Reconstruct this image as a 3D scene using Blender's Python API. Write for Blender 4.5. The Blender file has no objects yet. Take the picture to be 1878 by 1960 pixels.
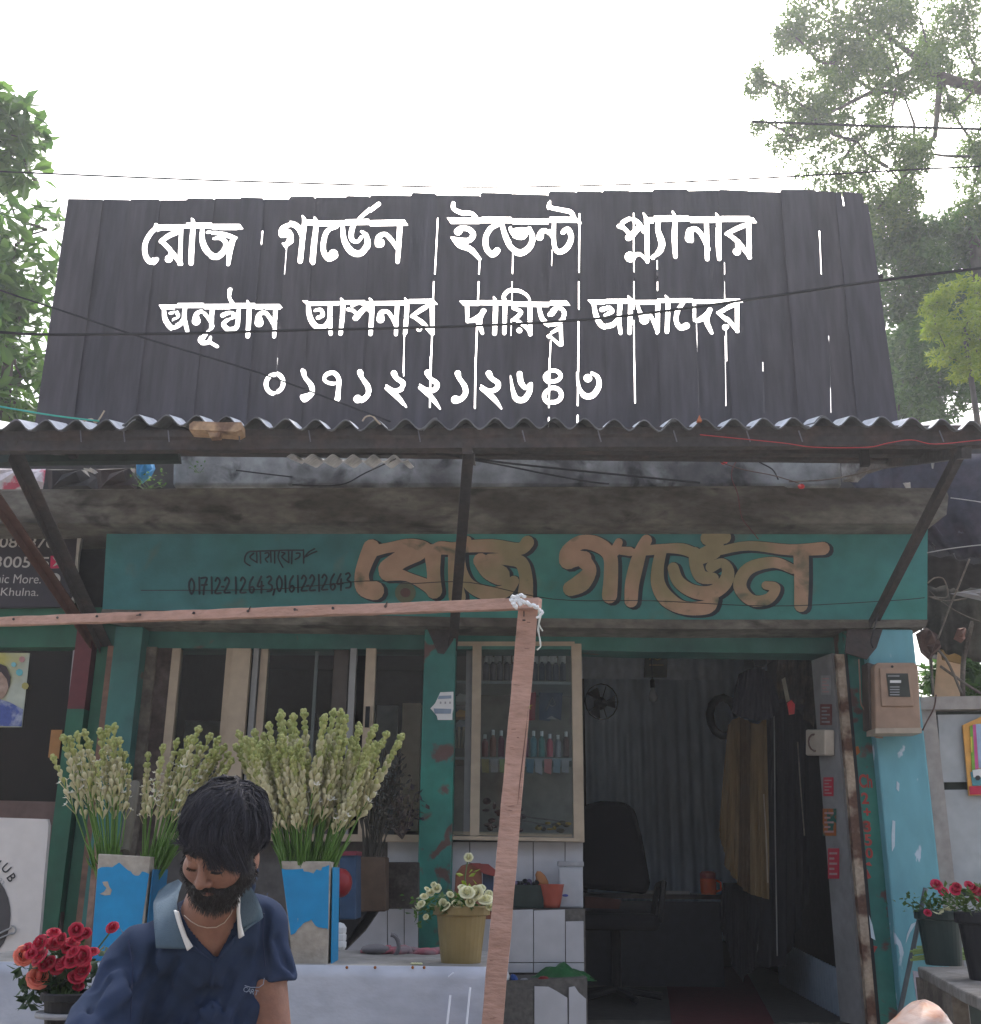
import bpy, math, random
import numpy as np
from mathutils import Vector, Matrix, noise
from mathutils.geometry import delaunay_2d_cdt
rad = math.radians
random.seed(7); rng = np.random.default_rng(7)
S = bpy.context.scene
# ---------------------------------------------------------------- camera
CAM = Vector((0, 0, 1.6)); PITCH = 18.0; ROLL = 0.6; FPX = 2130.0
cam_d = bpy.data.cameras.new('camera'); cam = bpy.data.objects.new('camera', cam_d)
S.collection.objects.link(cam); S.camera = cam
cam_d.sensor_fit = 'HORIZONTAL'; cam_d.sensor_width = 36; cam_d.lens = 36*FPX/1878
cam_d.clip_end = 900; cam_d.clip_start = .05
RM = Matrix.Rotation(rad(90+PITCH), 3, 'X') @ Matrix.Rotation(rad(ROLL), 3, 'Z')
cam.matrix_world = Matrix.Translation(CAM) @ RM.to_4x4()
# ---------------------------------------------------------------- sky and sun
W = bpy.data.worlds.new('World'); S.world = W; W.use_nodes = True
wn = W.node_tree; wn.nodes.clear()
sky = wn.nodes.new('ShaderNodeTexSky'); sky.sky_type = 'NISHITA'; sky.sun_disc = False
SUN_EL, SUN_AZ = 50.0, 8.0          # azimuth from +Y (behind the shop) towards +X
sky.sun_elevation = rad(SUN_EL); sky.sun_rotation = rad(SUN_AZ)
sky.air_density = 1.0; sky.dust_density = 6.0; sky.ozone_density = 1.0
hs = wn.nodes.new('ShaderNodeHueSaturation'); hs.inputs['Saturation'].default_value = .62
bg = wn.nodes.new('ShaderNodeBackground'); bg.inputs[1].default_value = .15
wo = wn.nodes.new('ShaderNodeOutputWorld')
wn.links.new(sky.outputs[0], hs.inputs['Color']); wn.links.new(hs.outputs[0], bg.inputs[0]); wn.links.new(bg.outputs[0], wo.inputs[0])
sl = bpy.data.lights.new('sun', 'SUN'); sl.energy = 1.5; sl.angle = rad(10); sl.color = (1, .96, .88)
so = bpy.data.objects.new('sun', sl); S.collection.objects.link(so)
sd = Vector((math.sin(rad(SUN_AZ))*math.cos(rad(SUN_EL)), math.cos(rad(SUN_AZ))*math.cos(rad(SUN_EL)), math.sin(rad(SUN_EL))))
so.rotation_euler = (-sd).to_track_quat('-Z', 'Y').to_euler(); so.location = (0, 30, 40)
S.view_settings.view_transform = 'Standard'; S.view_settings.look = 'None'
S.view_settings.exposure = 1.72; S.view_settings.gamma = 1; S.view_settings.use_curve_mapping = False
S.render.engine = 'CYCLES'
S.cycles.max_bounces = 8; S.cycles.diffuse_bounces = 4; S.cycles.transparent_max_bounces = 16
S.cycles.use_denoising = True; S.cycles.sample_clamp_indirect = 4

# ---------------------------------------------------------------- helpers
def ray(x, y):
    return (RM @ Vector(((x-939)/FPX, -(y-980)/FPX, -1))).normalized()
def P(x, y, Y):                    # place in the street: photo position on the vertical plane at distance Y
    d = ray(x, y); return CAM + d*((Y-CAM.y)/d.y)
def PZ(x, y, z):                   # photo position on the level plane at height z
    d = ray(x, y); return CAM + d*((z-CAM.z)/d.z)
def wloc(o):
    v = Vector((0, 0, 0))
    while o is not None: v += o.location; o = o.parent
    return v
def tag(o, label=None, cat=None, group=None, kind=None):
    if label: o['label'] = label
    if cat: o['category'] = cat
    if group: o['group'] = group
    if kind: o['kind'] = kind
    return o
def thing(name, label, cat, loc=(0, 0, 0), group=None):
    o = bpy.data.objects.new(name, None); S.collection.objects.link(o); o.location = loc
    o.empty_display_size = .1
    return tag(o, label, cat, group)
def stuff(o): o['kind'] = 'stuff'; return o
def copy_tree(o, loc=None, parent=None, label=None):
    c = o.copy(); S.collection.objects.link(c)
    if parent is not None: c.parent = parent
    if loc is not None: c.location = loc
    if label: c['label'] = label
    for ch in list(o.children): copy_tree(ch, None, c)
    return c

class B:
    def __init__(s): s.v = []; s.f = []; s.m = []; s.a = []
    def add(s, vs, fs, mi=0, a=.5):
        n = len(s.v); s.v += [tuple(v) for v in vs]
        for f in fs: s.f.append([i+n for i in f]); s.m.append(mi); s.a.append(a)
    def hexa(s, p, mi=0, a=.5):    # p: 4 front corners, 4 back corners
        s.add(p, [(0, 1, 2, 3), (7, 6, 5, 4), (0, 4, 5, 1), (1, 5, 6, 2), (2, 6, 7, 3), (3, 7, 4, 0)], mi, a)
    def box(s, c, sz, rot=None, mi=0, a=.5):
        c = Vector(c); h = Vector(sz)/2; R = rot or Matrix.Identity(3)
        pp = [(-1, -1, -1), (1, -1, -1), (1, -1, 1), (-1, -1, 1), (-1, 1, -1), (1, 1, -1), (1, 1, 1), (-1, 1, 1)]
        s.hexa([c + R @ Vector((x*h.x, y*h.y, z*h.z)) for x, y, z in pp], mi, a)
    def poly(s, pts, d, mi=0, a=.5):   # planar polygon extruded by vector d
        n = len(pts); d = Vector(d)
        vs = [Vector(p) for p in pts] + [Vector(p)+d for p in pts]
        s.add(vs, [list(range(n)), list(range(2*n-1, n-1, -1))] + [(i, i+n, (i+1) % n+n, (i+1) % n) for i in range(n)], mi, a)
    def px(s, pts, Y, th, mi=0, a=.5):
        s.poly([P(x, y, Y) for x, y in pts], (0, th, 0), mi, a)
    def vert(s, x0, x1, y0, y1, Y, th, mi=0):   # upright board: edges at x0,x1 on row y0, down to row y1
        a, b = P(x0, y0, Y), P(x1, y0, Y); xm = (a.x+b.x)/2
        t = (a.z+b.z)/2; lo = P(939, y1, Y).z
        for _ in range(3):
            sx = 939 + FPX*xm/((Y*math.cos(rad(PITCH)))+(lo-1.6)*math.sin(rad(PITCH))); lo = P(sx, y1, Y).z
        s.hexa([(a.x, Y, lo), (b.x, Y, lo), (b.x, Y, t), (a.x, Y, t), (a.x, Y+th, lo), (b.x, Y+th, lo), (b.x, Y+th, t), (a.x, Y+th, t)], mi)
    def tube(s, pts, r, n=6, mi=0, a=.5, cap=True):
        pts = [Vector(p) for p in pts]; k = len(pts)
        rr = r if isinstance(r, (list, tuple)) else [r]*k
        base = len(s.v); ref = None
        for i, p in enumerate(pts):
            t = (pts[min(i+1, k-1)]-pts[max(i-1, 0)])
            t = t.normalized() if t.length > 1e-9 else Vector((0, 0, 1))
            if ref is None: ref = Vector((0, 0, 1)) if abs(t.z) < .9 else Vector((1, 0, 0))
            u = (ref - t*ref.dot(t)).normalized(); w = t.cross(u); ref = u
            for j in range(n):
                an = 2*math.pi*j/n; s.v.append(tuple(p + (u*math.cos(an)+w*math.sin(an))*rr[i]))
        for i in range(k-1):
            for j in range(n):
                s.f.append([base+i*n+j, base+i*n+(j+1) % n, base+(i+1)*n+(j+1) % n, base+(i+1)*n+j]); s.m.append(mi); s.a.append(a)
        if cap:
            s.f.append([base+j for j in range(n)][::-1]); s.m.append(mi); s.a.append(a)
            s.f.append([base+(k-1)*n+j for j in range(n)]); s.m.append(mi); s.a.append(a)
    def lathe(s, c, prof, n=24, mi=0, sx=1, sy=1, a=.5):   # prof: (radius, z)
        c = Vector(c); base = len(s.v)
        for r, z in prof:
            for j in range(n):
                an = 2*math.pi*j/n; s.v.append((c.x+r*math.cos(an)*sx, c.y+r*math.sin(an)*sy, c.z+z))
        for i in range(len(prof)-1):
            for j in range(n):
                s.f.append([base+i*n+j, base+i*n+(j+1) % n, base+(i+1)*n+(j+1) % n, base+(i+1)*n+j]); s.m.append(mi); s.a.append(a)
        s.f.append([base+j for j in range(n)][::-1]); s.m.append(mi); s.a.append(a)
        s.f.append([base+(len(prof)-1)*n+j for j in range(n)]); s.m.append(mi); s.a.append(a)
    def ell(s, c, r, mi=0, n=8, k=5, rot=None, a=.5):
        c = Vector(c); R = rot or Matrix.Identity(3); base = len(s.v)
        s.v.append(tuple(c + R @ Vector((0, 0, -r[2]))))
        for i in range(1, k):
            ph = -math.pi/2 + math.pi*i/k
            for j in range(n):
                an = 2*math.pi*j/n
                s.v.append(tuple(c + R @ Vector((r[0]*math.cos(ph)*math.cos(an), r[1]*math.cos(ph)*math.sin(an), r[2]*math.sin(ph)))))
        s.v.append(tuple(c + R @ Vector((0, 0, r[2])))); top = len(s.v)-1
        F = []
        for j in range(n): F.append([base, base+1+(j+1) % n, base+1+j]); F.append([top, top-n+j, top-n+(j+1) % n])
        for i in range(k-2):
            for j in range(n):
                q = base+1+i*n; F.append([q+j, q+(j+1) % n, q+n+(j+1) % n, q+n+j])
        s.f += F; s.m += [mi]*len(F); s.a += [a]*len(F)
    def mesh(s, name, mats, off=Vector((0, 0, 0)), smooth=False):
        me = bpy.data.meshes.new(name)
        me.from_pydata([(v[0]-off.x, v[1]-off.y, v[2]-off.z) for v in s.v], [], s.f)
        for m in (mats if isinstance(mats, (list, tuple)) else [mats]): me.materials.append(m)
        me.polygons.foreach_set('material_index', s.m)
        if smooth: me.polygons.foreach_set('use_smooth', [True]*len(s.f))
        at = me.attributes.new('rnd', 'FLOAT', 'FACE'); at.data.foreach_set('value', s.a)
        me.validate(); me.update(); return me
    def build(s, name, mats, parent=None, smooth=False, origin=None, bevel=0):
        # top-level meshes get an origin at their base
        pl = wloc(parent) if parent else None
        if origin is None and parent is None:
            A = np.array(s.v); origin = Vector(((A[:, 0].min()+A[:, 0].max())/2, (A[:, 1].min()+A[:, 1].max())/2, A[:, 2].min()))
        off = Vector(origin) if origin is not None else pl
        o = bpy.data.objects.new(name, s.mesh(name, mats, off, smooth)); S.collection.objects.link(o)
        if parent: o.parent = parent; o.location = off-pl
        else: o.location = off
        if bevel:
            b = o.modifiers.new('bevel', 'BEVEL'); b.width = bevel; b.segments = 2; b.limit_method = 'ANGLE'
        return o

# ---------------------------------------------------------------- materials
_mc = {}
def mat(name, col, rough=.8, col2=None, scale=3., lo=.4, hi=.62, bump=.0, bscale=40., metal=0., spec=.35, var=.18, stretch=(1, 1, 1),
        col3=None, s3=9., lo3=.6, hi3=.68, rnd=None, trans=0., coat=0., detail=6., sss=0.):
    if name in _mc: return _mc[name]
    m = bpy.data.materials.new(name); _mc[name] = m; m.use_nodes = True
    nt = m.node_tree; N = nt.nodes; L = nt.links; N.clear()
    out = N.new('ShaderNodeOutputMaterial'); bs = N.new('ShaderNodeBsdfPrincipled')
    bs.inputs['Roughness'].default_value = rough; bs.inputs['Metallic'].default_value = metal
    bs.inputs['Specular IOR Level'].default_value = spec
    if coat: bs.inputs['Coat Weight'].default_value = coat
    if sss: bs.inputs['Subsurface Weight'].default_value = sss; bs.inputs['Subsurface Radius'].default_value = (.02, .008, .004)
    geo = N.new('ShaderNodeNewGeometry')
    mp = N.new('ShaderNodeMapping'); mp.inputs['Scale'].default_value = stretch
    L.new(geo.outputs['Position'], mp.inputs[0]); vec = mp.outputs[0]
    def nz(sc, det=detail, dist=0.):
        t = N.new('ShaderNodeTexNoise'); t.inputs['Scale'].default_value = sc; t.inputs['Detail'].default_value = det
        t.inputs['Distortion'].default_value = dist; L.new(vec, t.inputs['Vector']); return t.outputs[0]
    def ramp(src, a, b):
        r = N.new('ShaderNodeMapRange'); r.inputs[1].default_value = a; r.inputs[2].default_value = b; L.new(src, r.inputs[0]); return r.outputs[0]
    def mix(f, a, b, mode='MIX'):
        x = N.new('ShaderNodeMix'); x.data_type = 'RGBA'; x.blend_type = mode
        if isinstance(f, float): x.inputs[0].default_value = f
        else: L.new(f, x.inputs[0])
        for i, q in ((6, a), (7, b)):
            if isinstance(q, tuple): x.inputs[i].default_value = (*q, 1) if len(q) == 3 else q
            else: L.new(q, x.inputs[i])
        return x.outputs[2]
    c = tuple(col)
    if col2 is not None: c = mix(ramp(nz(scale), lo, hi), c, tuple(col2))
    if rnd is not None:
        at = N.new('ShaderNodeAttribute'); at.attribute_name = 'rnd'; c = mix(ramp(at.outputs['Fac'], 0., 1.), c, tuple(rnd))
    if col3 is not None: c = mix(ramp(nz(s3, 8, .4), lo3, hi3), c, tuple(col3))
    if var:
        v = ramp(nz(scale*5.3+2, 5), .3, .75); g = N.new('ShaderNodeMapRange'); g.inputs[3].default_value = 1-var; g.inputs[4].default_value = 1+var*.6
        L.new(v, g.inputs[0]); cb = N.new('ShaderNodeCombineColor')
        for i in range(3): L.new(g.outputs[0], cb.inputs[i])
        c = mix(1.0, c, cb.outputs[0], 'MULTIPLY')
    if isinstance(c, tuple): bs.inputs['Base Color'].default_value = (*c, 1)
    else: L.new(c, bs.inputs['Base Color'])
    if bump:
        b = N.new('ShaderNodeBump'); b.inputs['Strength'].default_value = bump; b.inputs['Distance'].default_value = .01
        L.new(nz(bscale, 4), b.inputs['Height']); L.new(b.outputs[0], bs.inputs['Normal'])
    if trans:
        tr = N.new('ShaderNodeBsdfTranslucent'); mx = N.new('ShaderNodeMixShader'); mx.inputs[0].default_value = trans
        if isinstance(c, tuple): tr.inputs[0].default_value = (*c, 1)
        else: L.new(c, tr.inputs[0])
        L.new(bs.outputs[0], mx.inputs[1]); L.new(tr.outputs[0], mx.inputs[2]); L.new(mx.outputs[0], out.inputs[0])
    else: L.new(bs.outputs[0], out.inputs[0])
    return m
def glass(name='pane_glass', tint=(.85, .9, .9), refl=1.0):
    if name in _mc: return _mc[name]
    m = bpy.data.materials.new(name); _mc[name] = m; m.use_nodes = True; nt = m.node_tree; nt.nodes.clear(); N = nt.nodes; L = nt.links
    o = N.new('ShaderNodeOutputMaterial'); t = N.new('ShaderNodeBsdfTransparent'); g = N.new('ShaderNodeBsdfGlossy'); f = N.new('ShaderNodeFresnel')
    t.inputs[0].default_value = (*tint, 1); g.inputs['Roughness'].default_value = .04; f.inputs[0].default_value = 1.5
    mu = N.new('ShaderNodeMath'); mu.operation = 'MULTIPLY'; mu.inputs[1].default_value = refl*.9; mu.use_clamp = True
    L.new(f.outputs[0], mu.inputs[0]); x = N.new('ShaderNodeMixShader'); L.new(mu.outputs[0], x.inputs[0]); L.new(t.outputs[0], x.inputs[1]); L.new(g.outputs[0], x.inputs[2]); L.new(x.outputs[0], o.inputs[0])
    return m

# ---------------------------------------------------------------- lettering
WK = .9
def cr(pts, k=4, closed=False):
    p = [np.array(q, float) for q in pts]; n = len(p); out = []
    rngi = range(n if closed else n-1)
    for i in rngi:
        if closed: a, b, c, d = p[(i-1) % n], p[i], p[(i+1) % n], p[(i+2) % n]
        else: a, b, c, d = p[max(i-1, 0)], p[i], p[i+1], p[min(i+2, n-1)]
        for j in range(k):
            t = j/k; out.append(.5*((2*b)+(-a+c)*t+(2*a-5*b+4*c-d)*t*t+(-a+3*b-3*c+d)*t**3))
    out.append(p[0] if closed else p[-1]); return out
def stroke(pts, closed=False):
    """pts (x,y,w) -> list of convex polygons in the same units"""
    pts = [(x, y, w*WK) for x, y, w in pts]
    if len(pts) == 1: q = [np.array(pts[0], float)]
    elif len(pts) == 2: q = [np.array(p, float) for p in pts]
    else: q = cr(pts, 4, closed)
    res = []
    for i, p in enumerate(q):
        r = max(p[2]/2, .45); n = 12 if r > 6 else 8
        res.append([(p[0]+r*math.cos(2*math.pi*(j+.37)/n), p[1]+r*math.sin(2*math.pi*(j+.37)/n)) for j in range(n)])
        if i:
            o = q[i-1]; d = p[:2]-o[:2]; l = np.hypot(*d)
            if l < .5: continue
            nx, ny = -d[1]/l, d[0]/l; ro, rp = max(o[2]/2, .45)*.995, r*.995
            res.append([(o[0]+nx*ro, o[1]+ny*ro), (p[0]+nx*rp, p[1]+ny*rp), (p[0]-nx*rp, p[1]-ny*rp), (o[0]-nx*ro, o[1]-ny*ro)])
    return res
def cdt(polys, K=100.):
    vs = []; fs = []; jr = random.Random(1)
    for n_, p in enumerate(polys):
        ar = sum(p[i][0]*p[(i+1) % len(p)][1]-p[(i+1) % len(p)][0]*p[i][1] for i in range(len(p)))
        q = p if ar > 0 else p[::-1]; j = 0 if n_ == 0 else .0002
        fs.append(list(range(len(vs), len(vs)+len(q)))); vs += [Vector((float(a)+jr.uniform(-j, j), float(b)+jr.uniform(-j, j)))*K for a, b in q]
    r = delaunay_2d_cdt(vs, [], fs, 1, 1e-4, True)
    return ([v/K for v in r[0]],)+tuple(r[1:])
def outside(r, tris, polys):
    """drop triangles whose centre lies in any of the convex polygons"""
    if not tris: return tris
    V = np.array([(v[0], v[1]) for v in r[0]]); T = np.array(tris); C = V[T].mean(1); ins = np.zeros(len(T), bool)
    for p in polys:
        p = np.array(p); lo, hi = p.min(0), p.max(0); m = np.where(~ins & (C[:, 0] >= lo[0]) & (C[:, 0] <= hi[0]) & (C[:, 1] >= lo[1]) & (C[:, 1] <= hi[1]))[0]
        if not len(m): continue
        e = np.roll(p, -1, 0)-p; q = C[m][:, None]-p[None]; cr_ = e[None, :, 0]*q[..., 1]-e[None, :, 1]*q[..., 0]; ins[m[(cr_ >= -1e-9).all(1) | (cr_ <= 1e-9).all(1)]] = True
    return [t for t, i in zip(tris, ins) if not i]
def flat_mesh(b, verts, tris, Y, th, tf=None, mi=0, front=0.):
    """triangles in (X,Z) made into a sheet of thickness th whose front is at Y"""
    use = sorted({i for t in tris for i in t}); mp = {i: k for k, i in enumerate(use)}; n = len(use)
    V = [(verts[i][0], Y, verts[i][1]) for i in use] + [(verts[i][0], Y+th, verts[i][1]) for i in use]
    F = []; ed = {}
    for t in tris:
        q = [mp[i] for i in t]; F.append(q); F.append([i+n for i in q[::-1]])
        for a_, b_ in zip(q, q[1:]+q[:1]): ed[(a_, b_)] = 1
    for (a_, b_) in ed:
        if (b_, a_) not in ed: F.append([a_, b_, b_+n, a_+n][::-1])
    b.add(V, F, mi)
def union_sheet(polys_px, Y, th, b, mi=0):
    W_ = [[(P(x, y, Y).x, P(x, y, Y).z) for x, y in p] for p in polys_px]
    r = cdt(W_); flat_mesh(b, r[0], [list(f) for f, o in zip(r[2], r[5]) if len(o)], Y, th, mi=mi)
def text(s, c, h, Y, parent, m, name='lettering', w=None, rot=0., th=.002, bold=.0):
    """flat print: text centred at photo position c, cap height h in photo px, on plane Y"""
    cu = bpy.data.curves.new('t', 'FONT'); cu.body = s; cu.align_x = 'CENTER'; cu.align_y = 'CENTER'; cu.size = 1; cu.offset = bold
    ob = bpy.data.objects.new('t', cu); S.collection.objects.link(ob)
    me = bpy.data.meshes.new_from_object(ob); bpy.data.objects.remove(ob)
    A = np.array([v.co[:] for v in me.vertices]); bpy.data.curves.remove(cu)
    mn, mx = A.min(0), A.max(0); cx, cy = (mn[0]+mx[0])/2, (mn[1]+mx[1])/2
    k = (P(*c, Y)-P(c[0], c[1]+h, Y)).length/(mx[1]-mn[1])
    kx = (P(c[0]+w, c[1], Y)-P(*c, Y)).length/(mx[0]-mn[0]) if w else k
    o = P(*c, Y); ca, sa = math.cos(rad(rot)), math.sin(rad(rot)); b = B()
    vs = []
    for x, y, z in A:
        u, v = (x-cx)*kx, (y-cy)*k; vs.append((o.x+u*ca-v*sa, Y, o.z+u*sa+v*ca))
    b.add(vs, [list(p.vertices) for p in me.polygons]); bpy.data.meshes.remove(me)
    return b.build(name, m, parent)
# ================================================================ materials used
M_sign = mat('weathered_black_tin', (.046, .043, .053), .6, (.07, .066, .08), 1.6, .35, .7, .15, 18, stretch=(3, 1, .35), var=.3, spec=.3, rnd=(.07, .062, .07))
M_conc = mat('stained_concrete', (.2, .185, .16), .92, (.09, .08, .066), 2.4, .38, .62, .5, 30, stretch=(1, 1, 2.2), var=.35, col3=(.04, .036, .03), s3=5, lo3=.56, hi3=.72)
M_para = mat('whitewashed_concrete', (.42, .44, .45), .9, (.12, .12, .125), 1.7, .42, .6, .5, 26, var=.35, col3=(.04, .04, .042), s3=5.5, lo3=.55, hi3=.68)
M_teal = mat('teal_paint', (.045, .175, .15), .55, (.04, .13, .125), 1.5, .4, .6, .12, 50, var=.22, col3=(.13, .1, .085), s3=7, lo3=.68, hi3=.73, stretch=(1, 1, .8))
M_teal2 = mat('bright_teal_column_paint', (.03, .22, .17), .5, (.03, .16, .14), 2.2, .4, .6, .15, 50, var=.2, col3=(.11, .065, .055), s3=7, lo3=.565, hi3=.62)
M_fascia = mat('fascia_teal_paint', (.055, .28, .25), .65, (.05, .21, .23), .9, .42, .62, .1, 60, var=.22, col3=(.14, .17, .13), s3=3.2, lo3=.58, hi3=.8)
M_blue = mat('pale_blue_paint', (.16, .4, .46), .5, (.13, .34, .41), 1.6, .4, .6, .08, 40, var=.12, col3=(.5, .6, .68), s3=10, lo3=.645, hi3=.68, stretch=(1.4, 1, .6))
M_green = mat('dark_green_paint', (.02, .11, .065), .5, (.02, .085, .055), 1.5, .4, .6, .1, 40, var=.2, col3=(.12, .2, .16), s3=12, lo3=.72, hi3=.76)
M_maroon = mat('maroon_paint', (.12, .025, .03), .6, var=.2)
M_black = mat('sign_black_vinyl', (.035, .028, .035), .4, var=.15)
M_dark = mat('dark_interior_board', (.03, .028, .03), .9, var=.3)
M_steel = mat('rusty_dark_steel', (.052, .046, .047), .75, (.075, .052, .046), 6, .45, .7, .25, 60, var=.3)
M_rust = mat('rusty_edge', (.42, .33, .25), .85, (.12, .06, .04), 9, .45, .6, .5, 60, var=.3)
M_beige = mat('beige_aluminium', (.46, .37, .27), .45, (.38, .3, .22), 3, .4, .7, .04, 60, var=.12, spec=.5)
M_greyal = mat('dull_aluminium', (.3, .3, .3), .4, var=.12, spec=.5)
M_tile = mat('white_glazed_tile', (.5, .5, .53), .22, (.42, .42, .46), 2, .4, .7, .02, 30, var=.08, spec=.5)
M_mortar = mat('grey_mortar', (.13, .12, .11), .95, var=.3, bump=.5, scale=8)
M_wood = mat('raw_reddish_timber', (.5, .31, .25), .85, (.4, .235, .18), 4, .35, .7, .6, 34, stretch=(1, 1, 3), var=.14, col3=(.25, .14, .1), s3=4.5, lo3=.62, hi3=.75)
M_woodg = mat('grey_old_timber', (.2, .17, .14), .9, (.11, .09, .075), 7, .4, .65, .5, 60, var=.3)
M_cement = mat('grey_cement_sheet', (.85, .85, .87), .85, (.7, .7, .7), 4, .4, .7, .3, 50, var=.2)
M_cementu = M_cement
M_white = mat('dirty_white_paint', (.6, .58, .56), .6, (.5, .46, .43), 3, .5, .8, .03, 40, var=.1)
M_redp = mat('red_print', (.5, .03, .06), .6, var=.1); M_whitep = mat('white_print', (.7, .7, .7), .6, var=.05)
M_greyp = mat('grey_print', (.34, .34, .36), .6, var=.2)
M_wire = mat('black_cable', (.04, .04, .045), 1., var=0, spec=0); M_wireg = mat('grey_cable', (.12, .12, .14), .5, var=0)
M_corr = mat('blue_grey_tin', (.42, .5, .6), .5, (.32, .38, .46), 2, .4, .7, .05, 30, var=.15, metal=.2, stretch=(1, 1, .4))
M_ground = mat('dusty_ground', (.2, .185, .165), .95, (.27, .25, .22), .6, .4, .65, .5, 40, var=.3)
M_blkm = mat('matt_black_fabric', (.012, .012, .015), .9, var=.1, spec=.15)
M_blackpl = mat('black_plastic', (.015, .015, .018), .55, var=.1, spec=.25)
Mleaf = lambda n, c, r, t=.4: mat(n, c, .5, rnd=r, var=.1, trans=t, scale=1.5)

# ================================================================ ground, street
g = B(); g.add([(-150, -150, 0), (150, -150, 0), (150, 150, 0), (-150, 150, 0)], [(0, 1, 2, 3)]); tag(g.build('ground', M_ground), kind='structure')
FL = .9      # shop floor height
# ================================================================ black board sign on the canopy
SY = 4.80
ZA = lambda x, y: ((330+x/2.08667)*.71002, (500+y/2.08667)*.71014)
ZB = lambda x, y: ((1180+x/2.08667)*.71002, (500+y/2.08667)*.71014)
ZC = lambda x, y: ((650+x/1.8233)*.71002, (960+y/1.8233)*.71014)
def scale_of(Z): return (Z(1, 0)[0]-Z(0, 0)[0])
def conv(Z, st, closed=False):
    k = scale_of(Z); return stroke([(*Z(x, y), w*k) for x, y, w in st], closed)
cut = []
def SA(*sts):
    for s in sts: cut.extend(conv(ZA, s))
def SB(*sts):
    for s in sts: cut.extend(conv(ZB, s))
def SC(*sts, closed=False):
    for s in sts: cut.extend(conv(ZC, s, closed))
def PG(Z, pts): cut.append([Z(*p) for p in pts])
def ring(cx, cy, rx, ry, w): return [(cx+rx*math.cos(a*math.pi/5), cy+ry*math.sin(a*math.pi/5), w) for a in range(10)]
# line 1
PG(ZA, [(180, 207), (655, 207), (680, 242), (170, 240)])
SA([(250, 223, 28), (190, 236, 30), (148, 278, 32), (124, 335, 32), (130, 395, 32), (158, 425, 38), (186, 405, 32)],
   [(212, 303, 30), (255, 272, 34), (300, 252, 34), (325, 245, 30)], [(212, 300, 26), (262, 350, 30), (330, 440, 26)], [(328, 240, 30), (320, 430, 34)], [(255, 402, 50)], [(262, 360, 14), (257, 385, 14)],
   [(388, 183, 8), (398, 212, 28), (390, 330, 34), (386, 436, 32)],
   [(450, 240, 26), (449, 305, 34), (472, 362, 40), (520, 394, 40), (563, 366, 38), (580, 320, 32), (552, 288, 28), (510, 290, 18)],
   [(478, 262, 20), (520, 258, 24), (580, 270, 32), (638, 288, 20)], [(622, 288, 34), (603, 350, 36), (592, 435, 24)])
PG(ZA, [(1030, 190), (1585, 180), (1607, 215), (1040, 222)])
PG(ZA, [(964, 298), (892, 312), (920, 354), (962, 318)])
SA([(893, 260, 38), (902, 232, 44), (948, 214, 38), (990, 236, 36), (1012, 285, 30)], [(896, 264, 44), (928, 262, 46), (944, 286, 42), (932, 312, 40)], [(1184, 376, 58)], [(1448, 312, 58)],
   [(1012, 168, 8), (1024, 205, 28), (1012, 310, 32), (1000, 425, 32)], [(1078, 168, 8), (1088, 205, 28), (1078, 310, 32), (1068, 425, 32)],
   [(1205, 222, 24), (1152, 246, 30), (1130, 305, 32), (1130, 362, 32), (1158, 402, 38), (1192, 385, 44)],
   [(1238, 220, 24), (1246, 300, 34), (1285, 365, 42), (1338, 378, 40), (1376, 330, 36), (1372, 278, 30), (1345, 255, 18)],
   [(1300, 215, 30), (1287, 262, 32), (1292, 302, 28), (1322, 312, 22), (1345, 285, 22)],
   [(1330, 185, 22), (1382, 138, 26), (1440, 92, 28)],
   [(1440, 318, 46), (1440, 280, 36), (1475, 262, 28), (1510, 292, 28), (1545, 345, 22)], [(1560, 205, 32), (1555, 300, 30), (1547, 420, 24)])
PG(ZB, [(50, 170), (800, 176), (812, 208), (75, 207)])
SB([(88, 90, 24), (90, 122, 26), (140, 146, 30), (190, 148, 28), (222, 178, 22)],
   [(115, 250, 50), (135, 232, 36), (178, 238, 32), (200, 268, 34), (175, 300, 34), (120, 296, 28), (78, 284, 14)], [(85, 292, 16), (125, 328, 36), (185, 350, 36), (238, 408, 20)],
   [(350, 212, 26), (300, 236, 32), (270, 290, 32), (275, 350, 34), (308, 384, 38), (335, 362, 40)],
   [(362, 215, 26), (385, 290, 34), (418, 345, 40), (468, 368, 42), (518, 335, 38), (535, 280, 32), (515, 228, 26)], [(412, 238, 30), (432, 268, 36), (478, 278, 36), (500, 245, 36)], [(440, 245, 40), (490, 240, 40)],
   [(575, 280, 44), (590, 245, 32), (622, 250, 26), (650, 295, 22)], [(655, 205, 22), (655, 330, 26), (682, 372, 34), (728, 348, 36), (752, 290, 32), (732, 245, 34), (705, 262, 30)],
   [(628, 88, 20), (632, 120, 26), (690, 134, 28), (748, 148, 30), (768, 180, 20)])
PG(ZB, [(1165, 167), (1780, 168), (1802, 200), (1165, 202)])
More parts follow.
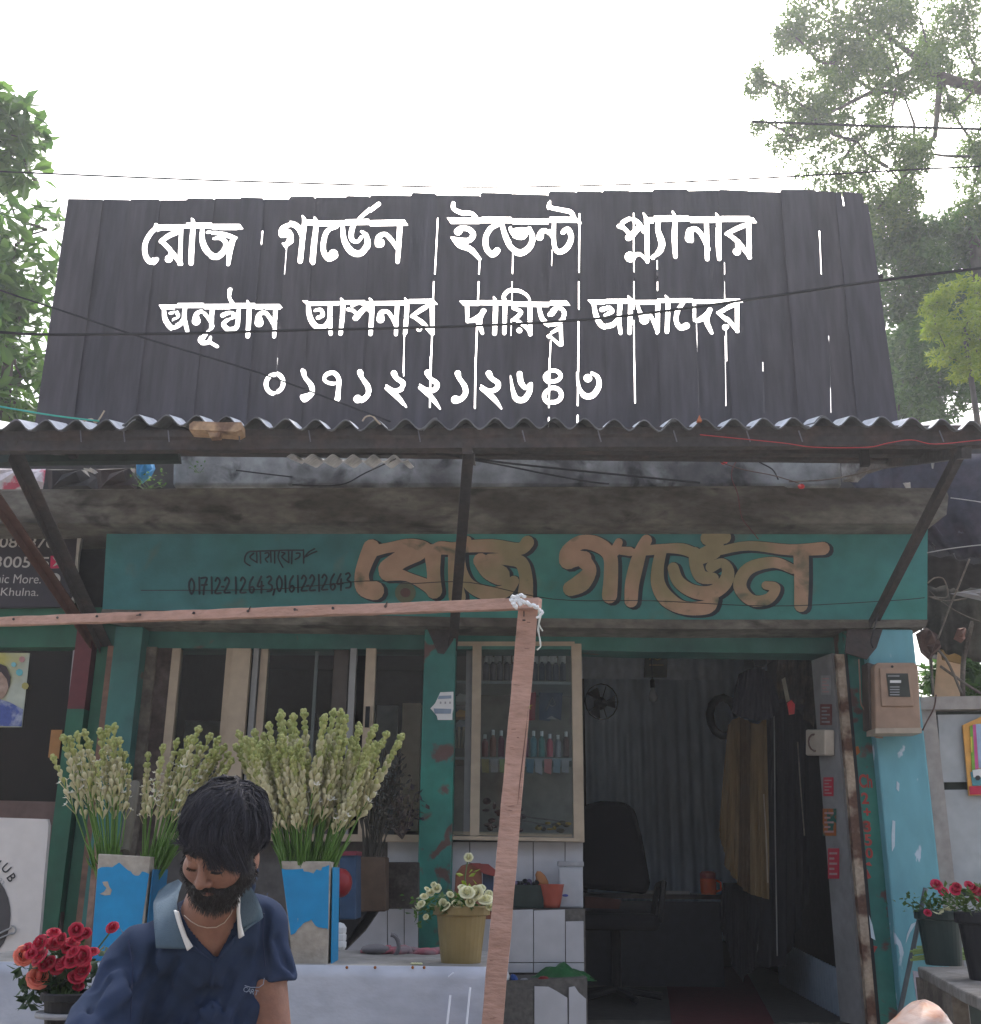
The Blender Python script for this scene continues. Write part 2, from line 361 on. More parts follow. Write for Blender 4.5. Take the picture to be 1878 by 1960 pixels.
SB([(1022, 225, 30), (1050, 236, 26), (1074, 264, 24)], [(1040, 205, 28), (1072, 186, 26), (1108, 182, 28), (1140, 210, 30), (1162, 248, 24)], [(1138, 222, 32), (1075, 290, 42)], [(1160, 143, 8), (1178, 185, 26), (1180, 270, 28), (1182, 418, 24)],
   [(1084, 398, 68)], [(1100, 388, 40), (1132, 374, 24), (1152, 384, 20), (1180, 415, 14)],
   [(1250, 180, 26), (1240, 215, 28), (1240, 252, 30), (1253, 290, 38), (1262, 330, 40), (1248, 370, 36), (1214, 394, 30)],
   [(1322, 143, 8), (1336, 190, 28), (1332, 290, 32), (1338, 400, 26)],
   [(1418, 295, 58), (1422, 250, 42), (1455, 236, 30), (1492, 275, 28), (1525, 350, 28)], [(1515, 195, 28), (1520, 405, 28)],
   [(1568, 147, 8), (1584, 190, 30), (1582, 300, 34), (1588, 405, 26)],
   [(1625, 268, 22), (1690, 236, 30), (1750, 212, 26)], [(1628, 266, 22), (1690, 312, 30), (1760, 402, 22)], [(1752, 198, 34), (1755, 400, 28)], [(1685, 368, 50)], [(1682, 320, 14), (1685, 350, 14)])
# line 2
PG(ZA, [(198, 660), (880, 656), (905, 688), (215, 688)])
SA([(228, 688, 24), (236, 745, 32), (275, 793, 34), (322, 780, 32), (345, 745, 24)], [(262, 708, 18), (298, 705, 22), (312, 732, 26), (285, 746, 28)], [(352, 690, 26), (348, 740, 28), (365, 818, 24)],
   [(415, 762, 54), (416, 722, 30), (450, 708, 24), (482, 742, 22), (505, 785, 20)], [(502, 680, 28), (496, 795, 26)], [(490, 800, 14), (452, 845, 30), (440, 872, 34), (478, 876, 24), (492, 845, 18)], [(478, 868, 20), (530, 898, 22)],
   [(560, 722, 30), (600, 708, 24), (632, 730, 26), (585, 750, 24), (565, 775, 28), (600, 806, 34), (640, 795, 30), (650, 740, 26), (652, 690, 26)], [(603, 580, 32), (598, 620, 20), (618, 658, 24)],
   [(700, 643, 8), (712, 690, 28), (704, 845, 28)],
   [(765, 762, 56), (765, 718, 32), (800, 706, 26), (835, 750, 24), (858, 805, 20)], [(858, 680, 28), (850, 840, 24)])
PG(ZA, [(1010, 645), (1752, 636), (1775, 662), (1035, 669)])
SA([(1045, 668, 24), (1052, 730, 32), (1085, 783, 36), (1135, 785, 32), (1162, 745, 24)], [(1082, 695, 20), (1113, 690, 22), (1125, 722, 26), (1098, 736, 26)], [(1168, 660, 28), (1165, 750, 28), (1170, 828, 24)],
   [(1226, 627, 8), (1240, 670, 28), (1226, 830, 28)],
   [(1270, 693, 24), (1300, 702, 22), (1320, 724, 20)], [(1292, 674, 20), (1330, 655, 26), (1368, 668, 28), (1398, 702, 24)], [(1358, 690, 30), (1312, 742, 38)], [(1388, 623, 8), (1402, 665, 28), (1394, 826, 26)],
   [(1450, 742, 50), (1455, 706, 34), (1490, 700, 24), (1520, 740, 24), (1540, 785, 20)], [(1545, 650, 26), (1537, 828, 22)], [(1588, 623, 8), (1600, 668, 28), (1590, 826, 28)],
   [(1628, 734, 22), (1690, 692, 30), (1740, 668, 22)], [(1630, 732, 22), (1690, 772, 28), (1740, 832, 20)], [(1742, 655, 28), (1744, 828, 24)], [(1670, 805, 38)])
PG(ZB, [(120, 640), (725, 646), (748, 675), (145, 668)])
SB([(165, 668, 24), (168, 757, 22)], [(172, 757, 20), (215, 742, 34), (265, 702, 22)], [(258, 700, 30), (232, 758, 38), (252, 828, 20)], [(315, 622, 8), (326, 668, 28), (320, 830, 28)],
   [(375, 828, 24), (379, 665, 26), (372, 620, 24), (400, 588, 26), (450, 580, 24), (500, 604, 18), (520, 636, 12)],
   [(428, 680, 22), (470, 702, 24), (432, 744, 28)], [(440, 745, 22), (500, 788, 24), (525, 828, 20)], [(520, 668, 28), (521, 828, 24)], [(460, 805, 36)],
   [(570, 668, 22), (590, 740, 30), (640, 778, 32), (698, 758, 28), (712, 712, 26), (678, 684, 26), (640, 716, 44)], [(622, 838, 16), (690, 798, 24)], [(622, 838, 18), (690, 898, 18)], [(692, 785, 24), (697, 895, 20)])
PG(ZB, [(843, 635), (1700, 632), (1722, 655), (868, 662)])
SB([(880, 662, 24), (895, 730, 32), (930, 783, 34), (985, 780, 32), (1020, 742, 24)], [(925, 690, 32), (965, 684, 28), (982, 706, 26), (945, 722, 22)], [(1028, 655, 28), (1022, 750, 28), (1030, 828, 22)], [(1072, 617, 8), (1086, 662, 28), (1080, 826, 26)],
   [(1128, 668, 22), (1142, 705, 26), (1165, 745, 60)], [(1165, 742, 40), (1200, 722, 24), (1240, 815, 20)], [(1240, 655, 26), (1239, 820, 22)], [(1282, 617, 8), (1296, 662, 28), (1290, 822, 26)],
   [(1382, 660, 22), (1352, 700, 28), (1342, 758, 28), (1365, 798, 34), (1400, 788, 42)],
   [(1446, 662, 22), (1446, 757, 20)], [(1450, 757, 20), (1490, 740, 34), (1540, 692, 22)], [(1535, 690, 30), (1515, 748, 36), (1545, 822, 20)],
   [(1580, 710, 22), (1640, 680, 28), (1685, 662, 22)], [(1580, 708, 20), (1640, 757, 28), (1690, 818, 20)], [(1686, 650, 26), (1686, 816, 24)], [(1622, 790, 40)])
# line 3: digits
SC(ring(163, 130, 44, 47, 24), closed=True)
SC(ring(1533, 96, 38, 27, 22), closed=True); SC(ring(1533, 190, 42, 36, 24), closed=True)
SC([(305, 70, 28), (312, 98, 22), (343, 138, 28), (345, 178, 28), (310, 200, 46)],
   [(472, 208, 32), (478, 160, 24), (480, 112, 24), (455, 76, 24), (418, 84, 24), (408, 112, 18), (440, 128, 20), (480, 128, 18)],
   [(585, 76, 34), (592, 100, 24), (620, 138, 28), (624, 175, 28), (600, 203, 30), (573, 208, 46)],
   [(1065, 78, 34), (1072, 102, 24), (1098, 140, 28), (1103, 177, 28), (1080, 205, 30), (1053, 208, 46)])
for dx, dy in ((0, 0), (166, 4), (468, 6)):
    SC([(750+dx, 76+dy, 34), (763+dx, 100+dy, 26), (795+dx, 124+dy, 28), (788+dx, 152+dy, 28), (750+dx, 162+dy, 24), (712+dx, 134+dy, 8)], [(712+dx, 150+dy, 18), (752+dx, 178+dy, 30), (785+dx, 212+dy, 24), (812+dx, 250+dy, 8)])
SC([(1370, 78, 30), (1376, 120, 30), (1400, 148, 24), (1424, 130, 22)], [(1326, 92, 8), (1334, 150, 20), (1352, 200, 32), (1390, 206, 32), (1418, 168, 28), (1426, 128, 20)],
   [(1652, 80, 10), (1662, 150, 22), (1690, 188, 32), (1730, 186, 32), (1760, 142, 28), (1755, 98, 24), (1725, 76, 16)], [(1706, 102, 46)])
# daylight gaps between the boards (x, y0, y1, width) in sign zoom coordinates
for Z, x0, y0, x1, y1, w in ((ZA, 785, 245, 778, 320, 12), (ZA, 922, 350, 910, 500, 12), (ZA, 905, 535, 898, 640, 4), (ZA, 888, 730, 868, 1043, 6), (ZA, 1774, 175, 1757, 500, 11), (ZA, 1752, 530, 1748, 640, 11),
        (ZA, 1585, 830, 1578, 1043, 8), (ZA, 1742, 830, 1735, 1043, 13), (ZB, 238, 400, 232, 495, 12), (ZB, 231, 530, 226, 660, 13), (ZB, 222, 760, 212, 1043, 14), (ZB, 424, 360, 421, 490, 9), (ZB, 419, 530, 418, 690, 8), (ZB, 415, 740, 413, 840, 6),
        (ZB, 643, 360, 641, 450, 4), (ZB, 636, 870, 630, 1043, 10), (ZB, 799, 150, 796, 480, 13), (ZB, 795, 520, 795, 695, 13), (ZB, 793, 750, 792, 1043, 14), (ZB, 1106, 145, 1106, 475, 12), (ZB, 1106, 510, 1106, 690, 12), (ZB, 1106, 750, 1108, 1040, 13),
        (ZB, 1235, 420, 1236, 470, 8), (ZB, 1237, 510, 1237, 590, 8), (ZB, 1615, 430, 1618, 630, 6), (ZB, 1459, 770, 1463, 925, 5), (ZB, 1626, 800, 1630, 980, 7), (ZB, 1826, 960, 1832, 1043, 4), (ZC, 178, 0, 175, 70, 6),
        (ZC, 800, 0, 798, 90, 7), (ZC, 932, 0, 928, 250, 12), (ZC, 1153, 0, 1149, 250, 13), (ZC, 1518, 0, 1514, 245, 11), (ZC, 1514, 295, 1513, 340, 12), (ZC, 1658, 0, 1655, 242, 12), (ZC, 1655, 290, 1654, 340, 13)):
    k = scale_of(Z); cut.extend(stroke([(*Z(x0, y0), max(w*k*.68, .9)), (*Z(x1, y1), max(w*k*.68, .9))]))
for x0, y0, x1, y1, w in ((1570, 440, 1573, 528, 3.4), (1462, 690, 1463, 790, 1.0), (1588, 640, 1591, 790, .8), (1612, 366, 1616, 392, 3), (1335, 640, 1337, 780, .9), (1215, 700, 1216, 770, 3), (1389, 640, 1391, 775, 1.0)):
    cut.extend(stroke([(x0, y0, w), (x1, y1, w)]))
sign = thing('board_sign', 'wide black sign of upright boards with cut-out white Bengali lettering, standing on the corrugated canopy', 'sign', P(900, 815, SY))
cutW = [[(P(x, y, SY).x, P(x, y, SY).z) for x, y in p] for p in cut]
cutB = [(min(q[0] for q in p), max(q[0] for q in p)) for p in cutW]
bx = [P(x, y, SY).x for x, y in ((101, 590), (180, 500), (234, 500), (292, 500), (345, 500), (398, 500), (450, 500), (499, 450), (547, 480), (595, 500), (655, 500), (703, 500), (776, 700), (833, 480), (918, 600), (980, 480), (1053, 678), (1108, 600), (1160, 600), (1215, 600), (1257, 540), (1335, 700), (1389, 560), (1462, 740), (1515, 600), (1571, 500), (1620, 560), (1689, 590))]
ztop = [P(x, y, SY).z for x, y in ((180, 381), (235, 380), (290, 380), (345, 380), (400, 379), (450, 377), (505, 377), (545, 378), (595, 376), (655, 374), (700, 375), (770, 370), (825, 370), (880, 371), (950, 369), (1010, 368), (1080, 366), (1130, 363), (1190, 363), (1240, 362), (1300, 362), (1360, 362), (1430, 363), (1490, 363), (1540, 363), (1590, 364), (1645, 366))]
zbot = P(900, 835, SY).z
for i in range(len(bx)-1):
    x0, x1 = bx[i], bx[i+1]; e = -.004; zt = ztop[i]; c = .012
    nt = random.choice([.012, .004, .018]); nt2 = random.choice([.004, .014])
    tip = [(x0+e, zbot), (x1-e, zbot), (x1-e, zt-nt), (x1-e-c, zt+random.uniform(-.003, .003)), (x0+e+c*.7, zt+random.uniform(-.004, .004)), (x0+e, zt-nt2)]
    if i == 0: tip[5] = (x0+e, zt); tip[4] = (x0+e+.03, zt)
    if i == len(bx)-2: tip = [(x0+e, zbot), (x1+.02, zbot), (x1+.0, zt-.5), (x1-.012, zt-.075), (x1-.03, zt-.07), (x1-.035, zt-.01), (x0+.05, zt), (x0+e, zt-.006)]
    cs = [p for p, (a, b_) in zip(cutW, cutB) if b_ > x0-.02 and a < x1+.02]
    r = cdt([tip]+cs)
    tris = outside(r, [list(f) for f, o in zip(r[2], r[5]) if 0 in o], cs)
    b = B(); off = (.0, .012, .004, .016)[i % 4]
    flat_mesh(b, r[0], tris, SY+off, .0035); b.a = [random.random()]*len(b.f); b.build('board', M_sign, sign)
# stencil ties of thin wire and cloth that hold the letters, seen across the cut-outs
b = B()
random.seed(3)
for Z, xs, ys in ((ZA, (210, 640), (240, 430)), (ZA, (890, 1550), (220, 410)), (ZB, (80, 760), (230, 390)), (ZB, (1040, 1760), (220, 400)), (ZA, (215, 880), (690, 820)), (ZA, (1030, 1750), (680, 810)), (ZB, (140, 720), (680, 830)), (ZB, (870, 1700), (670, 810)), (ZC, (110, 1760), (90, 200))):
    n = 9 if ys[0] < 500 else 15
    if Z is ZC: n = 10
    for k in range(n):
        x = random.uniform(*xs); y = random.uniform(*ys); l = random.uniform(20, 60); s = random.uniform(-.9, .35)
        p = [Z(x+t*l, y+s*l*t+6*math.sin(t*3)) for t in (0, .5, 1)]
        b.tube([P(*q, SY+.018) for q in p], random.uniform(.0012, .0030), 4, cap=False)
stuff(b.build('tie_wire', M_sign, sign))
b = B()
a_, c_ = P(140, 525, SY+.02), P(1690, 525, SY+.02)
b.poly([a_, c_, c_+Vector((0, 0, -.022)), a_+Vector((0, 0, -.022))], (0, .03, 0))
for x in (160, 1640):
    q = P(x, 700, SY+.05); b.poly([(q.x-.02, SY+.055, zbot-.1), (q.x+.02, SY+.055, zbot-.1), (q.x+.02, SY+.055, 4.0), (q.x-.02, SY+.055, 4.0)], (0, .03, 0))
b.build('batten', M_dark, sign)
# ================================================================ canopy of corrugated cement sheets
CY = 4.6; zc = P(939, 812, CY).z; XL = P(-60, 812, CY).x; XR = P(1940, 800, CY).x
def corr_sheet(x0, x1, y0, z0, y1, z1, pitch, amp, th, ny=3, per=10, ph=0., jag=0., dip=None):
    b = B(); n = int((x1-x0)/pitch*per)
    for lay in (0, 1):
        for j in range(ny+1):
            for i in range(n+1):
                x = x0+(x1-x0)*i/n; t = j/ny; w = math.sin(2*math.pi*(x/pitch)+ph)
                y = y0+(y1-y0)*t; z = z0+(z1-z0)*t + amp*w - lay*th + (dip(x) if dip else 0)
                b.v.append((x, y - (jag*math.sin(x*3.1) if j == 0 else 0), z))
    m = (ny+1)*(n+1)
    for lay in (0, 1):
        for j in range(ny):
            for i in range(n):
                q = lay*m+j*(n+1)+i; f = [q, q+1, q+n+2, q+n+1]
                b.f.append(f if lay == 0 else f[::-1])
    for i in range(n): b.f.append([i, m+i, m+i+1, i+1]); k = ny*(n+1)+i; b.f.append([k, k+1, m+k+1, m+k])
    for j in range(ny):
        for q in (j*(n+1), j*(n+1)+n): b.f.append([q, q+n+1, m+q+n+1, m+q])
    b.m = [0]*len(b.f); b.a = [.5]*len(b.f); return b
canopy = thing('canopy', 'canopy of grey corrugated cement sheets on a dark steel beam across the shop front', 'canopy', P(939, 850, CY))
def edge_dip(x):
    return .012*math.sin(x*1.3)+.008*math.sin(x*4.1+1)
SL = .37
xs = [XL, P(233, 812, CY).x, P(470, 812, CY).x, P(810, 812, CY).x, P(1270, 812, CY).x, P(1560, 812, CY).x, XR]
dz = [-.012, .012, .006, -.002, .004, .012]
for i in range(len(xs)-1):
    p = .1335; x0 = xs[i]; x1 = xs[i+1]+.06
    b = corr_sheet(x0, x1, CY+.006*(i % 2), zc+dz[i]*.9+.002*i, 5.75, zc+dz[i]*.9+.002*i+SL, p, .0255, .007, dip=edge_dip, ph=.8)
    k_ = len(b.v)//2; b.m = [0 if min(f) < k_ and max(f) < k_ else 1 for f in b.f]; b.build('sheet', [M_cement, mat('dirty_shaded_underside', (.17, .17, .175), .9, (.1, .1, .1), 4, .4, .7, var=.2)], canopy, smooth=False)  # colours: tops paled for skylight, undersides and edges darkened for shade and dirt
b = B()
for x0, x1, y0, y1, Y in ((-60, 1940, 822, 858, 4.66),):
    a0, a1 = P(x0, y0+8, Y), P(x1, y0-4, Y)
    h = .083
    b.hexa([a0-Vector((0, 0, h)), a1-Vector((0, 0, h)), a1, a0]+[q+Vector((0, .05, 0)) for q in (a0-Vector((0, 0, h)), a1-Vector((0, 0, h)), a1, a0)])
    b.hexa([a0+Vector((0, -.012, .012))-Vector((0, 0, h*.45)), a1+Vector((0, -.012, .012))-Vector((0, 0, h*.45)), a1+Vector((0, -.012, .008)), a0+Vector((0, -.012, .008))]+[q+Vector((0, -.002, 0)) for q in (a0-Vector((0, 0, h*.45)), a1-Vector((0, 0, h*.45)), a1, a0)])
b.build('front_beam', M_steel, canopy)
for Y, dzz in ((5.1, .12), (5.55, .26)): 
    b = B(); b.box((0, Y, zc+dzz-.035), (XR-XL, .05, .05)); b.build('purlin', M_steel, canopy)
# rafters
for x in (30, 895, 1840):
    b = B(); q = P(x, 855, 4.7); b.box((q.x, 5.25, zc+.10), (.045, 1.25, .05), Matrix.Rotation(math.atan(SL/1.15), 3, 'X')); b.build('rafter', M_steel, canopy)
def brace(p0, p1, w, m=M_steel, parent=canopy, y0=6.08, y1=4.72):
    b = B(); a, c = P(*p0, y0), P(*p1, y1); d = (c-a).normalized(); s = Vector((1, 0, 0)); s = (s-d*s.dot(d)).normalized()*w/2; n = d.cross(s).normalized()
    for off, th, ww in ((0, .005, 1),):
        b.hexa([a-s, a+s, c+s, c-s, a-s+n*.006, a+s+n*.006, c+s+n*.006, c-s+n*.006])
    b.hexa([a-s, a-s*.86, c-s*.86, c-s]+[q-n*.04 for q in (a-s, a-s*.86, c-s*.86, c-s)])
    return b.build('brace', m, parent)
brace((205, 1240), (32, 868), .06); brace((866, 1245), (897, 866), .052); brace((1652, 1232), (1838, 868), .06)
tag(brace((190, 1240), (-40, 900), .045, M_rust if False else mat('red_rusty_steel', (.13, .06, .045), .8, var=.3)), 'rust-red thinner brace')
# small bolts / hooks
b = B()
for x in (152, 235, 320, 455, 590, 800, 1000, 1145, 1290, 1430, 1530, 1800):
    q = P(x, 838, 4.62); b.tube([q+Vector((0, 0, .035)), q+Vector((.012, -.004, -.02))], .003, 5)
stuff(b.build('hook_bolt', M_wireg, canopy))
# wooden offcut lying on the sheets
b = B(); b.px([(362, 812), (370, 806), (420, 808), (462, 808), (462, 822), (452, 826), (362, 822)], 4.56, .16)
b.px([(396, 825), (424, 824), (420, 836), (402, 837)], 4.57, .04)
o = b.build('wood_offcut', mat('split_pale_wood', (.5, .33, .2), .85, (.2, .12, .08), 9, .45, .6, .6, 60)); tag(o, 'broken pale wooden offcut lying on the canopy edge below the sign', 'wood')
# second lower corrugated sheet behind beam
b = corr_sheet(P(560, 870, 5.5).x, P(785, 870, 5.5).x, 5.35, P(700, 876, 5.35).z, 5.8, P(700, 876, 5.35).z+.13, .105, .018, .004)
tag(b.build('loose_sheet', M_cement), 'short loose corrugated sheet tucked under the canopy left of the middle brace', 'sheet')

# ================================================================ the shop building
FY = 5.9; WY = 6.15
shop = thing('shop_building', 'single storey flower shop with stained concrete roof edge, teal painted fascia and glazed front', 'shop', (0, 6.2, 0))
b = B(); b.px([(-80, 941), (330, 936), (1810, 934), (1816, 950), (1812, 985), (1770, 1002), (-80, 1001)], 5.70, 3.4); b.px([(-80, 937), (1500, 930), (1520, 940), (-80, 943)], 5.83, .3)
b.build('roof_slab', M_conc, shop)
b = B(); pts = [(330, 930), (332, 858), (420, 852), (1608, 852), (1612, 905), (1612, 932)]
b.px(pts, 6.05, .14); o = b.build('parapet', M_para, shop, bevel=.02)
b = B(); b.px([(205, 1006), (214, 1004), (1500, 1003), (1690, 998), (1776, 1003), (1775, 1190), (1300, 1188), (900, 1185), (196, 1168)], FY, .06, 0)
b.build('fascia', M_fascia, shop)
b = B(); b.px([(190, 1180), (240, 1190), (600, 1196), (900, 1199), (1300, 1204), (1600, 1203), (1772, 1200), (1778, 1184), (1776, 1186), (1300, 1186), (900, 1182), (196, 1166)], FY-.012, .3)
b.build('fascia_lip', M_conc, shop)
b = B(); b.px([(232, 1190), (1640, 1190), (1640, 1252), (1200, 1247), (1090, 1243), (600, 1242), (235, 1240)], WY-.02, .2)
b.build('lintel_beam', M_teal, shop)
# interior shell
zL = P(939, 1240, WY).z; X0, X1 = P(215, 1300, WY).x, P(1640, 1500, WY).x
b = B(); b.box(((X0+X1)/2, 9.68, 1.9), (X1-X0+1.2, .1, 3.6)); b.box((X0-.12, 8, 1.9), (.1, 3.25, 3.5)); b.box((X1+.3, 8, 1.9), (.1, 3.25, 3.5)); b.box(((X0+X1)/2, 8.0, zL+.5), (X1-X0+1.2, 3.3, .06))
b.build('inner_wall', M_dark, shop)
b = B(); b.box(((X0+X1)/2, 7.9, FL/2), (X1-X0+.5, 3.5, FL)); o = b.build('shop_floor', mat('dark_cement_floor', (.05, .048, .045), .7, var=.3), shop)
# left end: dark reveal between the two shops
b = B(); b.vert(160, 212, 1003, 1960, 6.2, .2); b.build('side_pier', M_dark, shop)
# columns
b = B(); b.vert(222, 274, 1200, 1980, 6.0, .3); b.build('column', M_teal, shop)
b = B(); b.vert(813, 873, 1204, 1980, 5.98, .3); col_mid = b.build('column', M_teal2, shop, bevel=.006)
b = B(); b.vert(1612, 1657, 1204, 1990, 5.97, .3); col_r = b.build('column', M_teal2, shop); tag(col_r, 'teal column with red painted characters')
b = B(); b.vert(1657, 1748, 1204, 1990, 5.90, .34); col_b = b.build('column', M_blue, shop, bevel=.01); tag(col_b, 'pale blue column behind the electricity meter')
b = B(); b.vert(1601, 1616, 1252, 1990, 5.955, .05); b.build('door_edge', M_rust, shop)
b = B(); b.vert(1616, 1622, 1252, 1990, 5.96, .03); b.build('door_gap_strip', M_blackpl, shop)
# thin dark steel patches at column heads
b = B(); b.px([(1622, 1205), (1690, 1204), (1678, 1240), (1660, 1262), (1618, 1250)], 5.893, .01); b.build('brace_bracket', M_steel, shop); b = B(); b.px([(818, 1204), (872, 1204), (868, 1225), (850, 1252), (838, 1250), (826, 1222)], 5.974, .004)
b.build('brace_bracket', M_steel, shop)
# right jamb: white tiled inner reveal seen at an angle
jx0, jx1 = P(1562, 1400, 7.3).x, P(1603, 1400, 5.98).x
b = B()
jamb = [P(1563, 1252, 6.6), P(1602, 1252, 6.0)]
zb = FL; zt = P(1600, 1251, 6.0).z
J0 = Vector((P(1572, 1500, 6.22).x, 6.22, 0)); J1 = Vector((P(1613, 1500, 5.99).x, 5.99, 0))
b.hexa([(J0.x, J0.y, zb), (J1.x, J1.y, zb), (J1.x, J1.y, zt), (J0.x, J0.y, zt), (J0.x+.25, J0.y+.1, zb), (J1.x+.2, J1.y+.1, zb), (J1.x+.2, J1.y+.1, zt), (J0.x+.25, J0.y+.1, zt)])
jb = b.build('jamb_tile_wall', mat('grimy_white_tile', (.27, .27, .28), .5, (.2, .2, .2), 3, .4, .7, var=.15), shop)
def on_jamb(px0, px1, y0, y1):     # patch lying on the jamb, 4 mm proud
    n = Vector((-(J1.y-J0.y), J1.x-J0.x, 0)).normalized(); n = n if n.x < 0 else -n
    def hit(x, y):
        d = ray(x, y); nn = n; t = ((J0-Vector((CAM.x, CAM.y, 0))).dot(nn))/Vector((d.x, d.y, 0)).dot(nn); q = CAM+d*t; return q+n*.004
    return [hit(px0, y1), hit(px1, y1), hit(px1, y0), hit(px0, y0)], n
on_j = 0
for k, (x0, x1, y0, y1, m, lab) in enumerate(((1572, 1594, 1348, 1388, mat('dull_red_print', (.16, .04, .035), .6, var=.3), 'dull red faded sticker high on the white tiled door reveal'), (1578, 1597, 1488, 1524, M_redp, 'red paper notice on the white tiled door reveal below the switch'),
        (1577, 1602, 1548, 1600, mat('multi_print', (.4, .12, .03), .6, (.02, .12, .09), 14, .45, .55), 'orange and green banded sticker on the door reveal'), (1587, 1608, 1624, 1682, M_redp, 'lowest red sticker with pale writing on the door reveal'), (1573, 1592, 1293, 1330, M_greyp, 'grey pencilled notice at the top of the door reveal'))):
    q, n = on_jamb(x0, x1, y0, y1); b = B(); b.poly(q, n*.002); sk_ = tag(b.build('sticker', m), lab, 'sticker'); b = B()
    for j in range(5):
        f_ = .12+.17*j; w_ = (.15, .85) if j % 2 == 0 else (.15, .6); pp_ = [q[0].lerp(q[1], w_[0]).lerp(q[3].lerp(q[2], w_[0]), f_), q[0].lerp(q[1], w_[1]).lerp(q[3].lerp(q[2], w_[1]), f_), q[0].lerp(q[1], w_[1]).lerp(q[3].lerp(q[2], w_[1]), f_+.07), q[0].lerp(q[1], w_[0]).lerp(q[3].lerp(q[2], w_[0]), f_+.07)]
        b.poly([v_+n*.0035 for v_ in pp_], n*-.001)
    stuff(b.build('small_print', mat('faint_pink_print', (.5, .3, .3), .6) if k else M_greyp, sk_))
for k, (y0, y1) in enumerate(((1497, 1499), (1506, 1508), (1514, 1516), (1640, 1643), (1650, 1653), (1661, 1663))):
    pass
# switch board with coiled cable
q, n = on_jamb(1562, 1600, 1397, 1447); b = B(); b.poly(q, n*.06); sw = b.build('switch_box', mat('dirty_ivory_plastic', (.5, .44, .37), .5, var=.15), bevel=.01); tag(sw, 'ivory switch box with a looped brown cable on the door reveal', 'switch box')
c = (q[0]+q[2])/2+n*.07; b = B()
b.tube([c+Vector((.035*math.cos(t)+.01, 0, .045*math.sin(t))) for t in [i*.5 for i in range(14)]], .005, 6); b.build('cable_loop', mat('brown_cable', (.1, .05, .04), .5), sw)

# -------- showcase windows: left of the middle column and right of it
GY = 6.12
show_l = thing('display_window', 'left glazed display window with beige aluminium frames, behind the tuberoses', 'window', P(540, 1600, GY))
b = B()
def bar(x0, x1, y0, y1, m, parent, Y=GY, th=.06, nm='frame_bar'):
    b = B(); b.vert(x0, x1, y0, y1, Y, th); return b.build(nm, m, parent)
bar(274, 300, 1238, 1830, M_woodg, show_l, 6.1, .05, 'wooden_jamb'); bar(300, 329, 1240, 1830, mat('brown_stained_wood', (.07, .05, .045), .9, (.13, .1, .09), 7, .4, .6, var=.3), show_l, 6.13, .1, 'wooden_jamb')
bar(330, 346, 1241, 1600, M_beige, show_l); bar(434, 446, 1241, 1600, M_beige, show_l); bar(446, 480, 1241, 1600, M_beige, show_l, 6.09, .05); bar(486, 496, 1241, 1600, M_greyal, show_l); bar(500, 514, 1241, 1600, M_beige, show_l, 6.14)
bar(604, 610, 1241, 1600, M_greyal, show_l, 6.2, .02); bar(640, 668, 1241, 1600, mat('dark_brown_frame', (.09, .075, .065), .5), show_l, 6.16); bar(671, 683, 1241, 1600, M_greyal, show_l); bar(701, 720, 1241, 1600, M_beige, show_l, 6.1)
b = B(); b.px([(300, 1594), (815, 1598), (815, 1612), (300, 1607)], GY-.01, .08); b.build('sill_bar', M_beige, show_l)
b = B(); b.px([(700, 1352), (708, 1352), (706, 1392), (698, 1392)], 6.085, .02); b.build('handle', M_blackpl, show_l)
for x0, x1, nm in ((347, 434, 0), (515, 638, 0), (721, 811, 0)):
    b = B(); b.vert(x0, x1, 1241, 1598, GY+.03, .004); b.build('pane', glass(), show_l)
show_r = thing('display_window', 'right glazed display window full of bottles and packets beside the dark doorway', 'window', P(990, 1610, GY))
bar(905, 922, 1232, 1600, M_beige, show_r); bar(893, 905, 1232, 1600, M_greyal, show_r, 6.17, .02); bar(1094, 1113, 1232, 1612, M_beige, show_r)
b = B(); b.px([(862, 1591), (1095, 1596), (1095, 1602), (862, 1598)], GY+.03, .05); b.px([(860, 1600), (1112, 1604), (1112, 1611), (860, 1607)], GY-.02, .1); b.build('sill_bar', M_beige, show_r)
b = B(); b.px([(872, 1228), (1100, 1228), (1100, 1236), (872, 1236)], GY, .05); b.build('head_bar', M_beige, show_r)
for x0, x1 in ((868, 893), (922, 1094)):
    b = B(); b.vert(x0, x1, 1236, 1597, GY+.02, .004); b.build('pane', glass(), show_r)
# inside partition behind left window: things glimpsed
inner = M_dark
b = B(); b.vert(355, 430, 1380, 1560, 7.2, .03); tag(b.build('inner_screen', M_greyp), 'dim grey panel inside the shop behind the left pane', 'panel')
b = B(); b.vert(522, 640, 1398, 1600, 7.6, .03); tag(b.build('light_partition', mat('pale_green_board', (.3, .34, .32), .7)), 'pale partition inside the shop behind the tuberoses', 'partition')
b = B(); b.vert(771, 806, 1346, 1590, 6.7, .12); tag(b.build('inner_post', mat('cream_post_paint', (.62, .45, .32), .6, var=.1)), 'cream post inside the shop left of the middle column', 'post')
b = B(); b.vert(722, 762, 1350, 1600, 7.4, .05); tag(b.build('cabinet_side', M_greyp), 'grey cabinet side inside the shop behind the dried flowers', 'cabinet')
